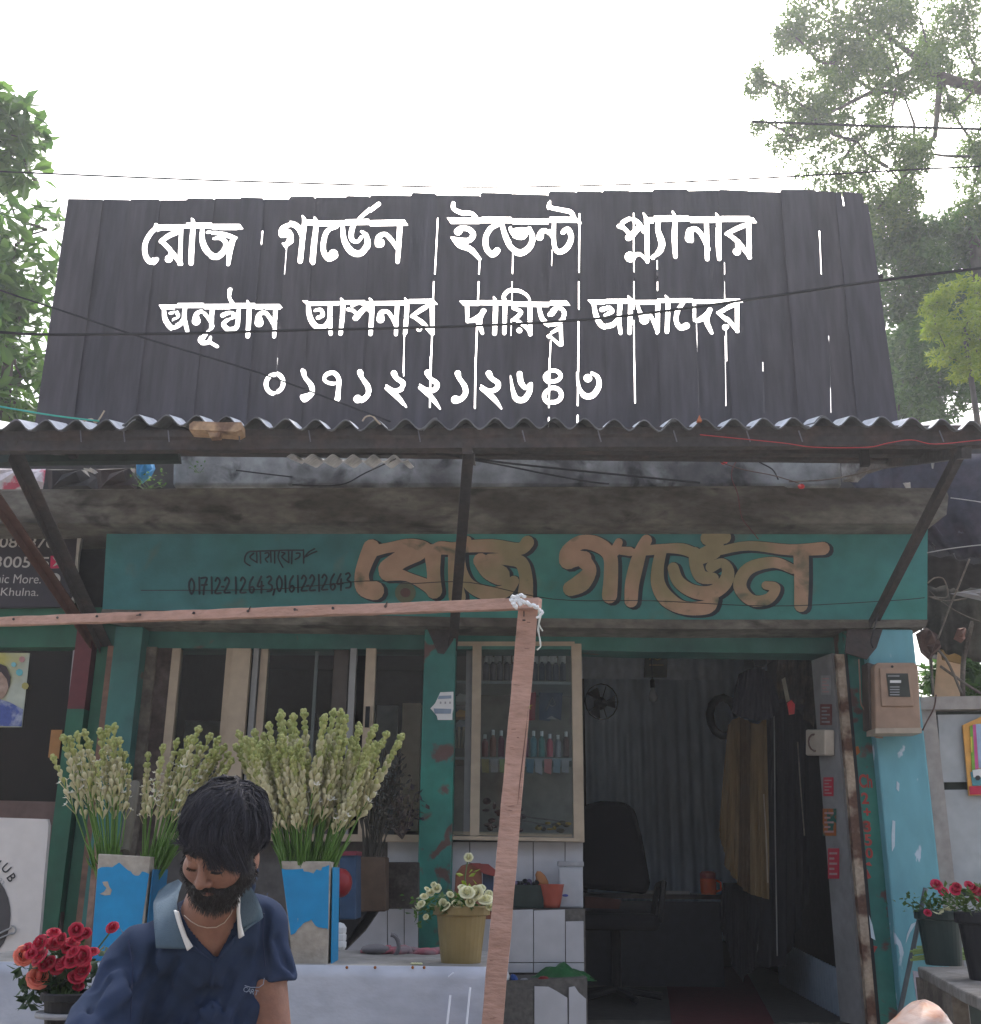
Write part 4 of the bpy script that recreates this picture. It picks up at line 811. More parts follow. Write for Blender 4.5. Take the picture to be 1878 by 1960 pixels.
cable('cable', [(1644, 1262), (1646, 1300), (1648, 1345), (1655, 1360), (1664, 1395), (1675, 1410), (1690, 1412)], 5.88, .004, mat('pinkish_cable', (.3, .2, .15), .6), 'pinkish cable looping under the electricity meter from its left')
cable('cable', [(1792, 1330), (1788, 1355), (1775, 1380), (1766, 1398)], 5.86, .004, mat('brown_cable', (.1, .05, .04)), 'brown cable entering the electricity meter from its lower right')
cable('cable', [(1672, 1240), (1668, 1225), (1680, 1180), (1695, 1130)], 5.80, .004, M_wire, 'black cable climbing from the meter over the fascia corner')
# painted characters on the teal column
M_redc = mat('faded_red_paint', (.38, .06, .05), .7, var=.2)
for s_, c_, h_ in (('Ch', (1657, 1495), 26), ('2', (1656, 1528), 22), ('+', (1660, 1554), 15), ('3', (1660, 1582), 22), ('5', (1662, 1608), 22), ('0', (1664, 1633), 20)):
    text(s_, c_, h_, 5.962, col_r, M_redc, 'painted_character', w=25 if s_ == 'Ch' else 14, bold=.03)
for k, pts in enumerate(([(1646, 1660), (1660, 1664), (1668, 1680), (1652, 1686)], [(1652, 1655), (1664, 1650), (1670, 1658)], [(1655, 1755), (1662, 1775), (1668, 1772)], [(1656, 1790), (1668, 1790), (1664, 1808), (1680, 1812), (1666, 1838), (1656, 1820)])):
    b = B(); b.px(pts, 5.963, .002); b.build('paint_mark', M_redc, col_r)
b = B(); b.px([(1636, 1430), (1643, 1428), (1647, 1440), (1640, 1446)], 5.963, .002); b.build('rust_spot', mat('orange_rust', (.35, .12, .03), .9, var=.4), col_r)
# white scrapes on the blue column
b = B()
for pts in ([(1717, 1495), (1722, 1500), (1721, 1515), (1716, 1510)], [(1709, 1570), (1714, 1572), (1713, 1620), (1708, 1630), (1707, 1600)], [(1664, 1752), (1670, 1770), (1676, 1800), (1668, 1795)], [(1745, 1769), (1756, 1764), (1742, 1786), (1734, 1806), (1737, 1788)]):
    b.px(pts, 5.896, .003)
stuff(b.build('paint_scrapes', mat('scraped_white', (.5, .6, .66), .7, var=.1), col_b))
# paper stuck on the middle column
b = B(); b.px([(843, 1325), (868, 1324), (868, 1357), (866, 1366), (866, 1378), (838, 1378), (836, 1370), (824, 1356), (833, 1346)], 5.972, .003); pp = b.build('torn_paper', M_whitep); tag(pp, 'torn white printed paper stuck on the teal middle column', 'paper')
b = B(); b.px([(840, 1332), (864, 1331), (864, 1337), (838, 1338)], 5.968, .002); b.px([(830, 1356), (864, 1357), (863, 1366), (832, 1366)], 5.968, .002); b.build('print_band', mat('blue_grey_print', (.25, .32, .42), .6), pp)
b = B()
for x in (842, 851, 860): b.px([(x, 1343), (x+3, 1343), (x+3, 1347), (x, 1347)], 5.968, .002)
b.build('small_print', M_greyp, pp)
# ================================================================ fascia lettering
ZE = lambda x, y: ((960+x/3.6115)*.71002, (1420+y/3.6115)*.71014)
ZF = lambda x, y: ((1480+x/3.6115)*.71002, (1420+y/3.6115)*.71014)
ZD = lambda x, y: ((900+x/1.3414)*.71002, (1400+y/1.3414)*.71014)
words = [
 (ZE, [(150, 205, 170), (95, 330, 150), (55, 470, 140), (80, 590, 170), (180, 620, 190)]), (ZE, [(190, 230, 110), (330, 200, 100), (500, 180, 130), (640, 200, 140), (735, 235, 110), (820, 205, 130), (940, 210, 120), (1080, 190, 120), (1340, 185, 130), (1590, 215, 120), (1670, 150, 130)]),
 (ZE, [(310, 410, 190), (430, 320, 180), (600, 250, 170)]), (ZE, [(310, 440, 180), (500, 485, 90), (680, 565, 120), (760, 620, 150)]), (ZE, [(745, 250, 170), (755, 450, 130), (760, 620, 160)]),
 (ZE, [(950, 250, 110), (955, 450, 120), (985, 680, 170)]), (ZE, [(1085, 130, 80)]),
 (ZE, [(1020, 250, 80), (1035, 420, 90), (1110, 570, 120), (1290, 650, 140), (1450, 625, 130), (1535, 530, 110)]), (ZE, [(1215, 330, 150), (1300, 420, 190), (1400, 470, 200)]), (ZE, [(1300, 310, 100), (1480, 315, 120), (1610, 350, 130), (1655, 500, 130), (1650, 640, 150), (1650, 700, 150)]),
 (ZF, [(190, 320, 190), (190, 240, 150), (310, 150, 140), (470, 170, 150), (590, 270, 140), (605, 450, 140), (590, 670, 150)]), (ZF, [(330, 320, 150), (400, 420, 130), (320, 540, 180), (210, 600, 150)]), (ZF, [(220, 310, 180), (350, 300, 130)]),
 (ZF, [(680, 150, 80), (640, 240, 100)]), (ZF, [(640, 225, 70), (790, 240, 90)]), (ZF, [(950, 130, 110), (900, 220, 120), (850, 380, 140), (810, 560, 140), (800, 720, 130)]),
 (ZF, [(860, 240, 80), (1000, 225, 100), (1130, 210, 90), (1300, 215, 110), (1420, 260, 110)]), (ZF, [(1090, 250, 110), (1060, 400, 120), (1065, 560, 140), (1150, 700, 160), (1320, 790, 130), (1540, 780, 140), (1600, 700, 110)]),
 (ZF, [(1210, 400, 110), (1260, 530, 120), (1400, 625, 130), (1580, 640, 140), (1710, 550, 140), (1745, 430, 120), (1690, 350, 90), (1580, 390, 110)]), (ZF, [(1420, 250, 110), (1430, 350, 130), (1480, 480, 130), (1600, 500, 110)]),
 (ZF, [(1545, 110, 140), (1710, 100, 130)]), (ZF, [(1620, 140, 170), (1600, 230, 170), (1480, 290, 150)]),
 (ZD, [(1390, 115, 30), (1500, 95, 34), (1650, 110, 40), (1770, 105, 48)]), (ZD, [(1690, 120, 56), (1692, 220, 54), (1690, 310, 50)]), (ZD, [(1660, 180, 34), (1590, 155, 40), (1500, 178, 46), (1468, 240, 48), (1510, 292, 42), (1570, 288, 40), (1598, 248, 36), (1562, 238, 30)]),
]
shp = []; let = []
for Z, st in words:
    k = scale_of(Z); w = stroke([(*Z(x, y), ww*k*1.1) for x, y, ww in st]); let += w; w2 = stroke([(*Z(x, y), ww*k*1.1+4) for x, y, ww in st]); shp += [[(x+6, y+3) for x, y in p] for p in w2]+[[(x+2, y+1) for x, y in p] for p in w2]
M_let = mat('peach_brown_paint', (.5, .33, .23), .75, (.33, .28, .16), 2.1, .44, .58, var=.12, col3=(.1, .13, .09), s3=6, lo3=.6, hi3=.72)
fas = [c_ for c_ in shop.children if c_.name.startswith('fascia')][0]
fas = bpy.data.objects['fascia']
b = B(); union_sheet(shp, FY-.004, .003, b); b.build('letter_shadow', mat('navy_shadow_paint', (.02, .03, .045), .7, var=.2), fas)
b = B(); union_sheet(let, FY-.008, .003, b); b.build('letter_paint', M_let, fas)
b = B(); b.poly([P(ZE(480, 640)[0]+20*math.cos(t), ZE(480, 640)[1]+20*math.sin(t), FY-.0085) for t in np.linspace(0, 6, 16)], (0, .004, 0)); b.poly([P(ZE(480, 640)[0]+10*math.cos(t), ZE(480, 640)[1]+9*math.sin(t), FY-.011) for t in np.linspace(0, 6, 12)], (0, .002, 0), 1)
b.build('dot_paint', [mat('greenish_tan_paint', (.13, .15, .1), .7), mat('brown_dot_paint', (.1, .05, .045), .7)], fas)
# thin counter (outline) fills: hole of ro
# hand-lettered contact line
ZG = lambda x, y: ((480+x/3.6115)*.71002, (1440+y/3.6115)*.71014)
M_ink = mat('dark_lettering_paint', (.018, .035, .05), .8, var=.2); hl = []
for st in ([(700, 305), (650, 270), (655, 210), (690, 170), (760, 165), (900, 160), (1060, 155), (1220, 155)], [(700, 215), (735, 185), (700, 225), (770, 275)], [(765, 165), (768, 275)], [(800, 165), (803, 280)], [(845, 185), (880, 180), (880, 215), (850, 240), (870, 270)], [(900, 165), (905, 270)], [(940, 165), (940, 280)],
           [(985, 165), (975, 230), (1020, 320)], [(1010, 175), (1040, 185), (1010, 220), (1075, 275)], [(1075, 160), (1078, 275)], [(1110, 160), (1105, 285)], [(1150, 185), (1185, 185), (1180, 220), (1140, 245)], [(1222, 150), (1222, 280)], [(1230, 225), (1270, 175), (1330, 140)], [(1250, 215), (1290, 190), (1350, 165)]):
    k = scale_of(ZG); hl += stroke([(*ZG(x, y), 15*k) for x, y in st])
xs0 = 95
digs = {'0': [[(30, 10), (8, 50), (8, 110), (30, 160), (55, 110), (52, 50), (30, 10)]], '1': [[(25, 5), (28, 165)]], '7': [[(0, 12), (55, 10), (30, 90), (22, 170)], [(5, 80), (55, 75)]], '2': [[(8, 40), (28, 8), (52, 40), (35, 90), (5, 155), (60, 155)]],
        '6': [[(45, 5), (15, 60), (10, 130), (30, 160), (55, 130), (40, 100), (12, 115)]], '4': [[(45, 10), (8, 105), (65, 100)], [(48, 60), (45, 170)]], '3': [[(8, 20), (35, 8), (50, 35), (22, 75), (55, 100), (50, 145), (10, 155)]], '-': [[(5, 100), (22, 98)]], ',': [[(10, 150), (-5, 205)]]}
pos = [('0', 100, 420), ('1', 180, 415), ('7', 225, 415), ('1', 300, 412), ('2', 355, 415), ('-', 420, 410), ('2', 445, 410), ('1', 535, 412), ('2', 600, 410), ('6', 685, 410), ('4', 765, 400), ('3', 858, 400), (',', 930, 385), ('0', 955, 395), ('1', 1018, 398), ('6', 1075, 400), ('1', 1140, 398), ('2', 1195, 392), ('-', 1250, 400), ('2', 1275, 388), ('1', 1345, 388), ('2', 1395, 382), ('6', 1475, 382), ('4', 1540, 375), ('3', 1625, 368)]
for d_, x0, y0 in pos:
    for st in digs[d_]: hl += stroke([(*ZG(x0+x, y0+y), 19*scale_of(ZG)) for x, y in st])
b = B(); union_sheet(hl, FY-.006, .004, b); b.build('contact_lettering', M_ink, fas)
# thin wire hung with hooks across the fascia
cable('thin_wire', [(270, 1130), (520, 1128), (700, 1112), (780, 1117), (900, 1115), (1060, 1147), (1250, 1150), (1480, 1160), (1700, 1150), (1770, 1144)], 5.87, .0022, M_wire, 'thin dark wire strung across the teal fascia lettering', 'wire')
# ================================================================ left neighbour shop
ln = thing('neighbour_shop', 'left neighbouring shop with a black signboard, green frame and dark glass window', 'shop', (P(60, 1500, 6.1).x, 6.2, 0))
b = B(); b.px([(-90, 1003), (158, 1003), (128, 1162), (-90, 1164)], 6.0, .05); sb = b.build('signboard', M_black, ln)
b = B(); b.px([(-90, 1001), (160, 1001), (159, 1005), (-90, 1005)], 5.98, .03); b.px([(150, 1003), (160, 1003), (150, 1062), (147, 1100), (142, 1100)], 5.985, .03); b.px([(140, 1140), (146, 1140), (134, 1163), (128, 1163)], 5.985, .03); b.build('sign_edge', mat('dirty_white_edge', (.45, .42, .38), .7, var=.2), sb)
b = B(); b.px([(-90, 1160), (240, 1163), (240, 1190), (-90, 1190)], 6.03, .12); b.build('green_board', M_green, ln); b = B(); b.px([(-90, 1188), (235, 1190), (235, 1238), (-90, 1240)], 6.08, .12); b.build('green_board', M_green, ln)
M_lt = mat('cream_vinyl_letters', (.5, .47, .44), .5, var=.1)
text('086870', (52, 1038), 21, 5.996, sb, M_lt, w=92*1.15, bold=.01); text('300515', (42, 1076), 21, 5.996, sb, M_lt, w=104, bold=.01); text('nic More.', (36, 1108), 17, 5.996, sb, M_lt, w=86); text('Khulna.', (38, 1133), 15, 5.996, sb, M_lt, w=72)
b = B(); b.px([(97, 1064), (120, 1063), (121, 1087), (96, 1088)], 5.995, .003); lg = b.build('red_logo', mat('crimson_vinyl', (.6, .02, .1), .5), sb); b = B(); b.px([(100, 1066), (119, 1077), (101, 1084), (108, 1076)], 5.99, .003); b.build('logo_arrow', M_lt, lg)
b = B(); cx, cy = 106, 1107
pin = [[(cx+r*math.cos(t), cy+r*math.sin(t)*1.05) for t in np.linspace(math.pi*.85, math.pi*2.15, 14)]+[(cx, cy+14)] for r in (9.5,)]
b.poly([P(x, y, 5.994) for x, y in pin[0]], (0, .003, 0)); o = b.build('map_pin_mark', M_lt, sb); b = B(); b.poly([P(cx+4*math.cos(t), cy+4*math.sin(t), 5.99) for t in np.linspace(0, 5.6, 9)], (0, .003, 0)); b.build('pin_hole', M_black, o)
# frames
b = B(); b.vert(149, 181, 1196, 1357, 6.02, .1); b.build('maroon_post', M_maroon, ln)
m_ = P(149, 1196, 6.02).x; m2_ = P(181, 1196, 6.02).x
b = B(); zt_, zb_ = P(150, 1357, 6.02).z, P(90, 1990, 6.02).z; b.box(((m_+m2_)/2, 6.07, (zt_+zb_)/2), (m2_-m_, .1, zt_-zb_)); b.build('green_post', M_green, ln)
b = B(); b.vert(186, 222, 1238, 1990, 6.06, .1); b.build('green_post', M_green, ln)
b = B(); b.vert(207, 218, 1236, 1990, 6.045, .02); b.build('bare_wood_strip', M_wood if False else mat('bare_brown_wood', (.25, .14, .1), .85, (.14, .09, .07), 6, .4, .6), ln)
b = B(); b.vert(178, 188, 1200, 1990, 6.1, .05); b.build('dark_gap', M_dark, ln)
b = B(); b.px([(140, 1244), (150, 1244), (118, 1560), (110, 1560)], 6.06, .03); b.build('glass_edge', M_greyal, ln)
b = B(); b.px([(-90, 1246), (142, 1246), (110, 1560), (-90, 1560)], 6.1, .004); b.build('pane', glass('dark_shop_glass', (.35, .33, .32), 1.6), ln)
b = B(); b.px([(-90, 1246), (150, 1246), (112, 1990), (-90, 1990)], 6.6, .02); b.build('inner_wall', mat('brown_inner_wall', (.11, .075, .065), .9, (.05, .05, .035), 2.5, .4, .6, var=.4), ln)
b = B(); b.px([(-90, 1530), (118, 1535), (115, 1990), (-90, 1990)], 6.04, .05); b.build('lower_board', mat('brown_board', (.13, .085, .075), .8, var=.2), ln)
# portrait poster behind the glass
b = B(); b.px([(-60, 1249), (57, 1250), (42, 1392), (-60, 1392)], 6.085, .004); po = b.build('portrait_poster', mat('yellow_green_print', (.42, .45, .38), .5, (.45, .4, .1), 2.3, .45, .6)); tag(po, 'pale yellow portrait poster in the left neighbour\'s window', 'poster')
b = B(); b.px([(-60, 1345), (0, 1338), (20, 1345), (44, 1358), (41, 1390), (-60, 1390)], 6.08, .003); b.build('printed_blue_shirt', mat('printed_blue', (.06, .09, .3), .5, (.3, .33, .45), 14, .5, .62), po)
b = B(); b.poly([P(-4+21*math.cos(t), 1306+34*math.sin(t), 6.078) for t in np.linspace(0, 6, 18)], (0, .003, 0)); b.build('printed_face', mat('printed_skin', (.42, .3, .24), .5, (.3, .2, .15), 8, .45, .6), po)
b = B(); b.poly([P(x, y, 6.074) for x, y in ((-25, 1302), (-24, 1280), (-5, 1268), (12, 1276), (20, 1296), (17, 1318), (13, 1300), (2, 1286), (-14, 1288))], (0, .003, 0)); b.build('printed_hair', mat('printed_dark_hair', (.05, .035, .035), .6), po)
for k, (x, y, r, m) in enumerate(((37, 1287, 7, (.12, .4, .45)), (48, 1313, 7, (.35, .32, .1)), (42, 1262, 6, (.4, .2, .2)), (26, 1272, 5, (.2, .45, .5)))):
    b = B(); b.poly([P(x+r*math.cos(t), y+r*math.sin(t), 6.08-.0005*k) for t in np.linspace(0, 5.5, 7)], (0, .002, 0)); b.build('printed_symbol', mat('symbol_print_%s' % 'abcd'[k], m, .5), po)
b = B(); b.px([(98, 1397), (119, 1397), (112, 1452), (92, 1450)], 6.09, .003); tag(b.build('orange_paper', mat('orange_brown_paper', (.35, .17, .06), .7)), 'orange-brown paper stuck inside the left neighbour\'s window', 'paper')
# white club board
b = B(); b.px([(-90, 1562), (90, 1568), (93, 1580), (58, 1992), (-90, 1992)], 5.2, .03); wb = b.build('club_board', mat('glossy_white_board', (.62, .58, .56), .35, var=.06)); tag(wb, 'white club board with black lettering and a dark round emblem at the lower left', 'signboard')
M_inkb = mat('black_print', (.03, .03, .035), .5)
for ch_, c, r in (('L', (-1, 1656), -38), ('U', (12, 1662), -42), ('B', (22, 1680), -52)): text(ch_, c, 17, 5.196, wb, M_inkb, 'printed_letter', rot=r, bold=.01)
text('23', (2, 1688), 10, 5.196, wb, M_greyp, 'printed_number', rot=-45)
b = B(); b.poly([P(-32+52*math.cos(t), 1752+80*math.sin(t), 5.196) for t in np.linspace(0, 6.1, 26)], (0, .002, 0)); em = b.build('round_emblem', mat('charcoal_print', (.07, .065, .07), .5), wb)
b = B()
for a_, c_ in (((-40, 1805), (22, 1776)), ((-40, 1812), (24, 1786)), ((-30, 1828), (32, 1850)), ((-30, 1834), (34, 1858))): b.tube([P(*a_, 5.19), P(*c_, 5.19)], .004, 5)
b.tube([P(22+8*math.cos(t), 1780+8*math.sin(t), 5.19) for t in np.linspace(-1.6, 2, 8)], .004, 5); b.build('emblem_tools', M_greyal, em)
b = B(); b.px([(-60, 1852), (18, 1854), (16, 1930), (-60, 1930)], 5.194, .003); pl_ = b.build('brown_plaque', mat('brown_print', (.1, .07, .06), .5), wb); text('P', (4, 1882), 26, 5.19, pl_, mat('cream_print', (.6, .5, .35), .5), 'printed_letter', bold=.03)

# ================================================================ above the slab: rubbish and plants, cables
def rag(name, pts, Y, m, label, cat, th=.03):
    b = B(); n = len(pts); c = (sum(p[0] for p in pts)/n, sum(p[1] for p in pts)/n)
    rings = [(1, 0), (.75, -.03), (.4, -.045)]
    for s_, o_ in rings:
        for i, p in enumerate(pts): q = P(c[0]+(p[0]-c[0])*s_, c[1]+(p[1]-c[1])*s_, Y); b.v.append((q.x, q.y+o_+.02*math.sin(i*2.3+s_*5), q.z))
    for k in range(2):
        for i in range(n): j = (i+1) % n; b.f.append([k*n+i, k*n+j, (k+1)*n+j, (k+1)*n+i])
    b.f.append([2*n+i for i in range(n)]); b.f.append(list(range(n))[::-1]); b.m = [0]*len(b.f); b.a = [.5]*len(b.f)
    return tag(b.build(name, m), label, cat)
rag('printed_sack', [(-40, 898), (40, 896), (88, 898), (86, 925), (78, 941), (20, 941), (-40, 940)], 6.0, mat('pink_white_print', (.6, .55, .58), .7, (.55, .1, .15), 7, .5, .56), 'pink and white printed sack lying on the roof edge at the far left', 'sack')
rag('dark_bundle', [(92, 900), (165, 898), (185, 915), (182, 940), (90, 941)], 6.05, M_dark, 'dark bundle on the roof edge right of the printed sack', 'bundle')
rag('brown_bundle', [(186, 900), (258, 895), (268, 908), (262, 940), (186, 940)], 6.0, mat('dark_brown_tin', (.05, .035, .035), .8), 'dark brown crate on the roof edge left of the blue bag', 'crate')
rag('blue_bag', [(262, 884), (292, 881), (298, 898), (290, 915), (270, 924), (263, 912)], 5.95, mat('blue_bag', (.05, .3, .6), .5), 'bright blue plastic bag hanging over the roof edge', 'bag')
rag('white_scrap', [(162, 900), (186, 902), (182, 908)], 5.96, M_whitep, 'small white scrap between the dark bundles on the roof edge', 'scrap')
b = B(); b.px([(-80, 862), (340, 862), (342, 880), (-80, 886)], 5.2, .06); b.build('tmp', M_dark) if False else None; tag(b.build('dark_green_board', mat('blackish_green', (.02, .035, .03), .8, var=.3)), 'dark green board stored under the left end of the canopy', 'board')
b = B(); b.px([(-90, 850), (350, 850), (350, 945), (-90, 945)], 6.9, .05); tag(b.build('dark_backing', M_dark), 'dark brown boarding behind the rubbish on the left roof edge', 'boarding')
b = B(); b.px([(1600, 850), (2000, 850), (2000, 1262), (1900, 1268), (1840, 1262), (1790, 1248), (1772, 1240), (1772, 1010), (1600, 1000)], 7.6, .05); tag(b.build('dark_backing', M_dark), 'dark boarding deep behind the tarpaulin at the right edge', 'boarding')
def leaf_cloud(b, cen, rad_, n, size, mi=0, cmin=0., flat=.0, thr=0., nsc=2., seed=0, down=.3, asp=.4):
    """scatter folded leaves through an ellipsoid; clumpy by noise"""
    k = 0; tries = 0; off = Vector((seed*3.1, seed*1.7, seed))
    while k < n and tries < n*12:
        tries += 1
        u = Vector((random.gauss(0, 1), random.gauss(0, 1), random.gauss(0, 1))).normalized()*(random.random()**.45)
        p = Vector((cen[0]+u.x*rad_[0], cen[1]+u.y*rad_[1], cen[2]+u.z*rad_[2]))
        if thr > -1 and noise.noise((p+off)*nsc) < thr: continue
        leaf(b, p, size*random.uniform(.6, 1.3), mi, random.random(), down, asp); k += 1
def leaf(b, p, s, mi, a, down=.3, asp=.4, d=None):
    if d is None:
        d = Vector((random.gauss(0, 1), random.gauss(0, 1), random.gauss(0, .6)-down)).normalized()
    w = d.cross(Vector((random.gauss(0, .5), random.gauss(0, .5), 1))).normalized()*s*asp*.5; n_ = d.cross(w).normalized()*s*.07
    n = len(b.v); q = p+d*s*.5
    b.v += [tuple(p), tuple(q+w+n_), tuple(p+d*s), tuple(q-w+n_), tuple(q)]
    b.f += [[n, n+4, n+2, n+1], [n, n+3, n+2, n+4]]; b.m += [mi, mi]; b.a += [a, a]
ML1 = Mleaf('bright_leaf', (.045, .115, .02), (.11, .21, .04), .45); ML2 = Mleaf('mid_leaf', (.04, .11, .02), (.08, .17, .03), .38); ML3 = Mleaf('dark_leaf', (.02, .05, .02), (.045, .085, .03), .3); ML4 = Mleaf('yellow_leaf', (.17, .27, .015), (.3, .38, .04), .5)
ML4b = Mleaf('rose_leaf', (.05, .1, .02), (.12, .18, .04), .35)
M_bark = mat('grey_brown_bark', (.09, .07, .055), .95, (.05, .04, .035), 6, .4, .6, .8, 30, stretch=(1, 1, .3))
def plant_tuft(px_, Y, n, s, label, m=ML2, rx=.08, rz=.05, name='wild_plant'):
    q = P(*px_, Y); r = thing(name, label, 'plant', q); b = B()
    for k in range(n):
        e = q+Vector((random.uniform(-rx, rx), random.uniform(-.06, .06), random.uniform(0, rz*2))); b.tube([q+Vector((random.uniform(-rx, rx)*.3, 0, 0)), e], .0015, 3, cap=False)
    b.build('stem', mat('green_stem', (.08, .14, .04), .6), r); b = B()
    for k in range(n*3): leaf(b, q+Vector((random.uniform(-rx, rx), random.uniform(-.06, .06), random.uniform(0, rz*2))), s, 0, random.random(), 0, .6)
    b.build('leaves', m, r); return r
plant_tuft((282, 938), 5.76, 16, .02, 'fresh green weed growing on the roof edge under the blue bag', ML1, .09, .06)
plant_tuft((378, 905), 6.0, 6, .02, 'small green weed rooted in the stained parapet', ML2, .05, .03)
cable('black_cable', [(835, 868), (900, 876), (960, 885), (1100, 900), (1340, 924)], 5.4, .006, M_wire, 'thick black cable running right under the canopy from the middle brace', dy=.45)
cable('black_cable', [(880, 876), (960, 890), (1050, 908), (1130, 922), (1165, 926)], 5.4, .005, M_wire, 'second black cable sagging under the canopy right of the middle brace', dy=.5)
cable('black_cable', [(560, 958-30), (650, 928), (700, 905), (758, 878)], 5.75, .004, M_wire, 'black cable slanting over the parapet left of the middle brace', dy=-.3)
cable('twig_wire', [(452, 900), (500, 906), (560, 913)], 5.95, .004, M_wire, 'short dark twig lying across the parapet')
cable('red_wire', [(1340, 832), (1400, 838), (1500, 848), (1560, 856), (1660, 856), (1700, 848), (1745, 842), (1790, 850), (1878, 842), (1940, 838)], 4.58, .0022, mat('red_wire', (.45, .03, .04), .5), 'thin red wire drooping along the canopy beam at the right')
cable('brown_wire', [(1340, 860), (1370, 880), (1420, 898), (1480, 910), (1530, 925)], 5.6, .003, mat('brown_cable', (.1, .05, .04)), 'brown wire hanging over the right part of the parapet')
cable('brown_wire', [(1440, 862), (1412, 880), (1400, 910), (1412, 945), (1420, 990), (1436, 1012), (1452, 1032)], 5.65, .0025, mat('maroon_wire', (.14, .03, .035), .6), 'maroon wire looping from the parapet down to the last big letter')
cable('brown_wire', [(1432, 862), (1450, 882), (1478, 898), (1490, 918)], 5.7, .004, M_wire, 'dark frayed wire hanging right of the maroon wire')
cable('thin_twig', [(1510, 922), (1580, 918), (1650, 905), (1720, 880)], 5.85, .004, M_woodg, 'long crooked twig on the right end of the parapet', 'twig')
b = B()
for x, y in ((1386, 884), (1534, 931)): b.ell(P(x, y, 5.62), (.02, .02, .014), 0, 6, 4)
tag(b.build('red_rag', mat('bright_red_plastic', (.8, .06, .07), .5)), 'scraps of red tape knotted on the wires below the canopy', 'tape')
# right: torn sheet edge and dark tarpaulin roof of the neighbour
rag('torn_sheet', [(1606, 868), (1640, 872), (1745, 874), (1720, 890), (1660, 906), (1640, 925), (1612, 922)], 6.0, mat('torn_grey_sheet', (.35, .34, .33), .8, (.12, .11, .1), 8, .42, .55), 'torn grey sheeting at the right end of the parapet', 'sheeting')
def drape(name, rows, label, cat, m, amp=.02, fr=7.):
    """surface from rows of (x,y,Y)"""
    b = B(); nr = len(rows); nc = max(len(r) for r in rows); fine = 24; fr_ = 12
    R_ = []
    for r in rows:
        A = np.array(r, float); ii = np.linspace(0, len(A)-1, fine); R_.append(np.array([[np.interp(i, range(len(A)), A[:, k]) for k in range(3)] for i in ii]))
    R_ = np.array(R_); jj = np.linspace(0, nr-1, fr_)
    for j in jj:
        a = int(min(j, nr-2)); t = j-a; row = R_[a]*(1-t)+R_[a+1]*t
        for i, (x, y, Y) in enumerate(row): q = P(x, y, Y); b.v.append((q.x, q.y+amp*math.sin(i*.9+j*1.3)+amp*.6*math.sin(i*2.1-j*2.2), q.z+amp*.4*math.sin(i*1.7+j)))
    for j in range(fr_-1):
        for i in range(fine-1): q_ = j*fine+i; b.f.append([q_, q_+fine, q_+fine+1, q_+1])
    b.m = [0]*len(b.f); b.a = [.5]*len(b.f); o = b.build(name, m, smooth=True)
    sm = o.modifiers.new('thickness', 'SOLIDIFY'); sm.thickness = .004; return tag(o, label, cat)
M_tarp = mat('dark_blue_tarpaulin', (.03, .03, .05), .5, (.05, .04, .06), 5, .45, .6, .5, 12, var=.3, col3=(.12, .12, .16), s3=10, lo3=.68, hi3=.75)
drape('tarpaulin_roof', [[(1640, 862, 6.35), (1760, 866, 6.3), (1960, 868, 6.1)], [(1630, 930, 6.3), (1760, 960, 6.3), (1960, 1000, 6.1)], [(1770, 1040, 6.3), (1830, 1065, 6.3), (1960, 1080, 6.1)]], 'dark blue tarpaulin roof of the right-hand neighbour', 'tarpaulin', M_tarp, .03)
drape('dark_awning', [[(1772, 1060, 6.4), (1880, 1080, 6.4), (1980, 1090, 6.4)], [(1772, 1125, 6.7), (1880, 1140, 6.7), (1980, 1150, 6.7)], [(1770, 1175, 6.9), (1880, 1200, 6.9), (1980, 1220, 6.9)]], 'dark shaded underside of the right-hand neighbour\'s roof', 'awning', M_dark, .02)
drape('grey_awning', [[(1772, 1120, 6.35), (1850, 1130, 6.1), (1990, 1100, 5.8)], [(1774, 1180, 6.3), (1860, 1200, 6.1), (1990, 1190, 5.8)], [(1776, 1238, 6.3), (1860, 1262, 6.1), (1990, 1282, 5.8)]], 'grey-brown cloth awning hanging right of the blue column', 'awning', mat('grey_brown_cloth', (.13, .12, .1), .9, (.09, .08, .07), 5, .4, .6, .3, 40, var=.2), .02)
rag('pale_sheet', [(1815, 1138), (1880, 1126), (1950, 1120), (1950, 1150), (1880, 1148)], 5.9, M_greyp, 'pale fold of cloth on top of the grey-brown awning', 'cloth')
cable('white_rope', [(1820, 953), (1878, 961), (1960, 975)], 5.7, .003, M_greyal, 'thin pale rope stretched in front of the dark tarpaulin', 'rope')
cable('white_rope', [(1775, 1058), (1820, 1050), (1878, 1043), (1960, 1036)], 5.8, .003, M_greyal, 'pale rope tied to the right end of the teal fascia', 'rope')
cable('rope_knot', [(1776, 1116), (1790, 1106), (1806, 1108), (1814, 1130), (1810, 1144), (1778, 1142), (1812, 1150), (1850, 1145)], 5.82, .004, M_woodg, 'knotted brown rope right of the fascia corner', 'rope')
cable('thin_stick', [(1795, 1225), (1815, 1170), (1840, 1110), (1856, 1070)], 5.85, .005, M_woodg, 'thin stick leaning behind the knotted rope', 'stick')
cable('thin_stick', [(1778, 1130), (1800, 1150), (1840, 1175), (1890, 1195)], 5.86, .003, M_woodg, 'thin stick crossing below the knotted rope', 'stick')
rag('white_tape', [(1726, 927), (1734, 926), (1744, 940), (1736, 941)], 5.75, M_whitep, 'white strip of tape lying on the slab corner', 'tape')
rag('white_tape', [(1776, 866), (1782, 866), (1786, 898), (1782, 898)], 5.6, M_greyp, 'narrow grey strip hanging below the canopy at the right', 'strip')
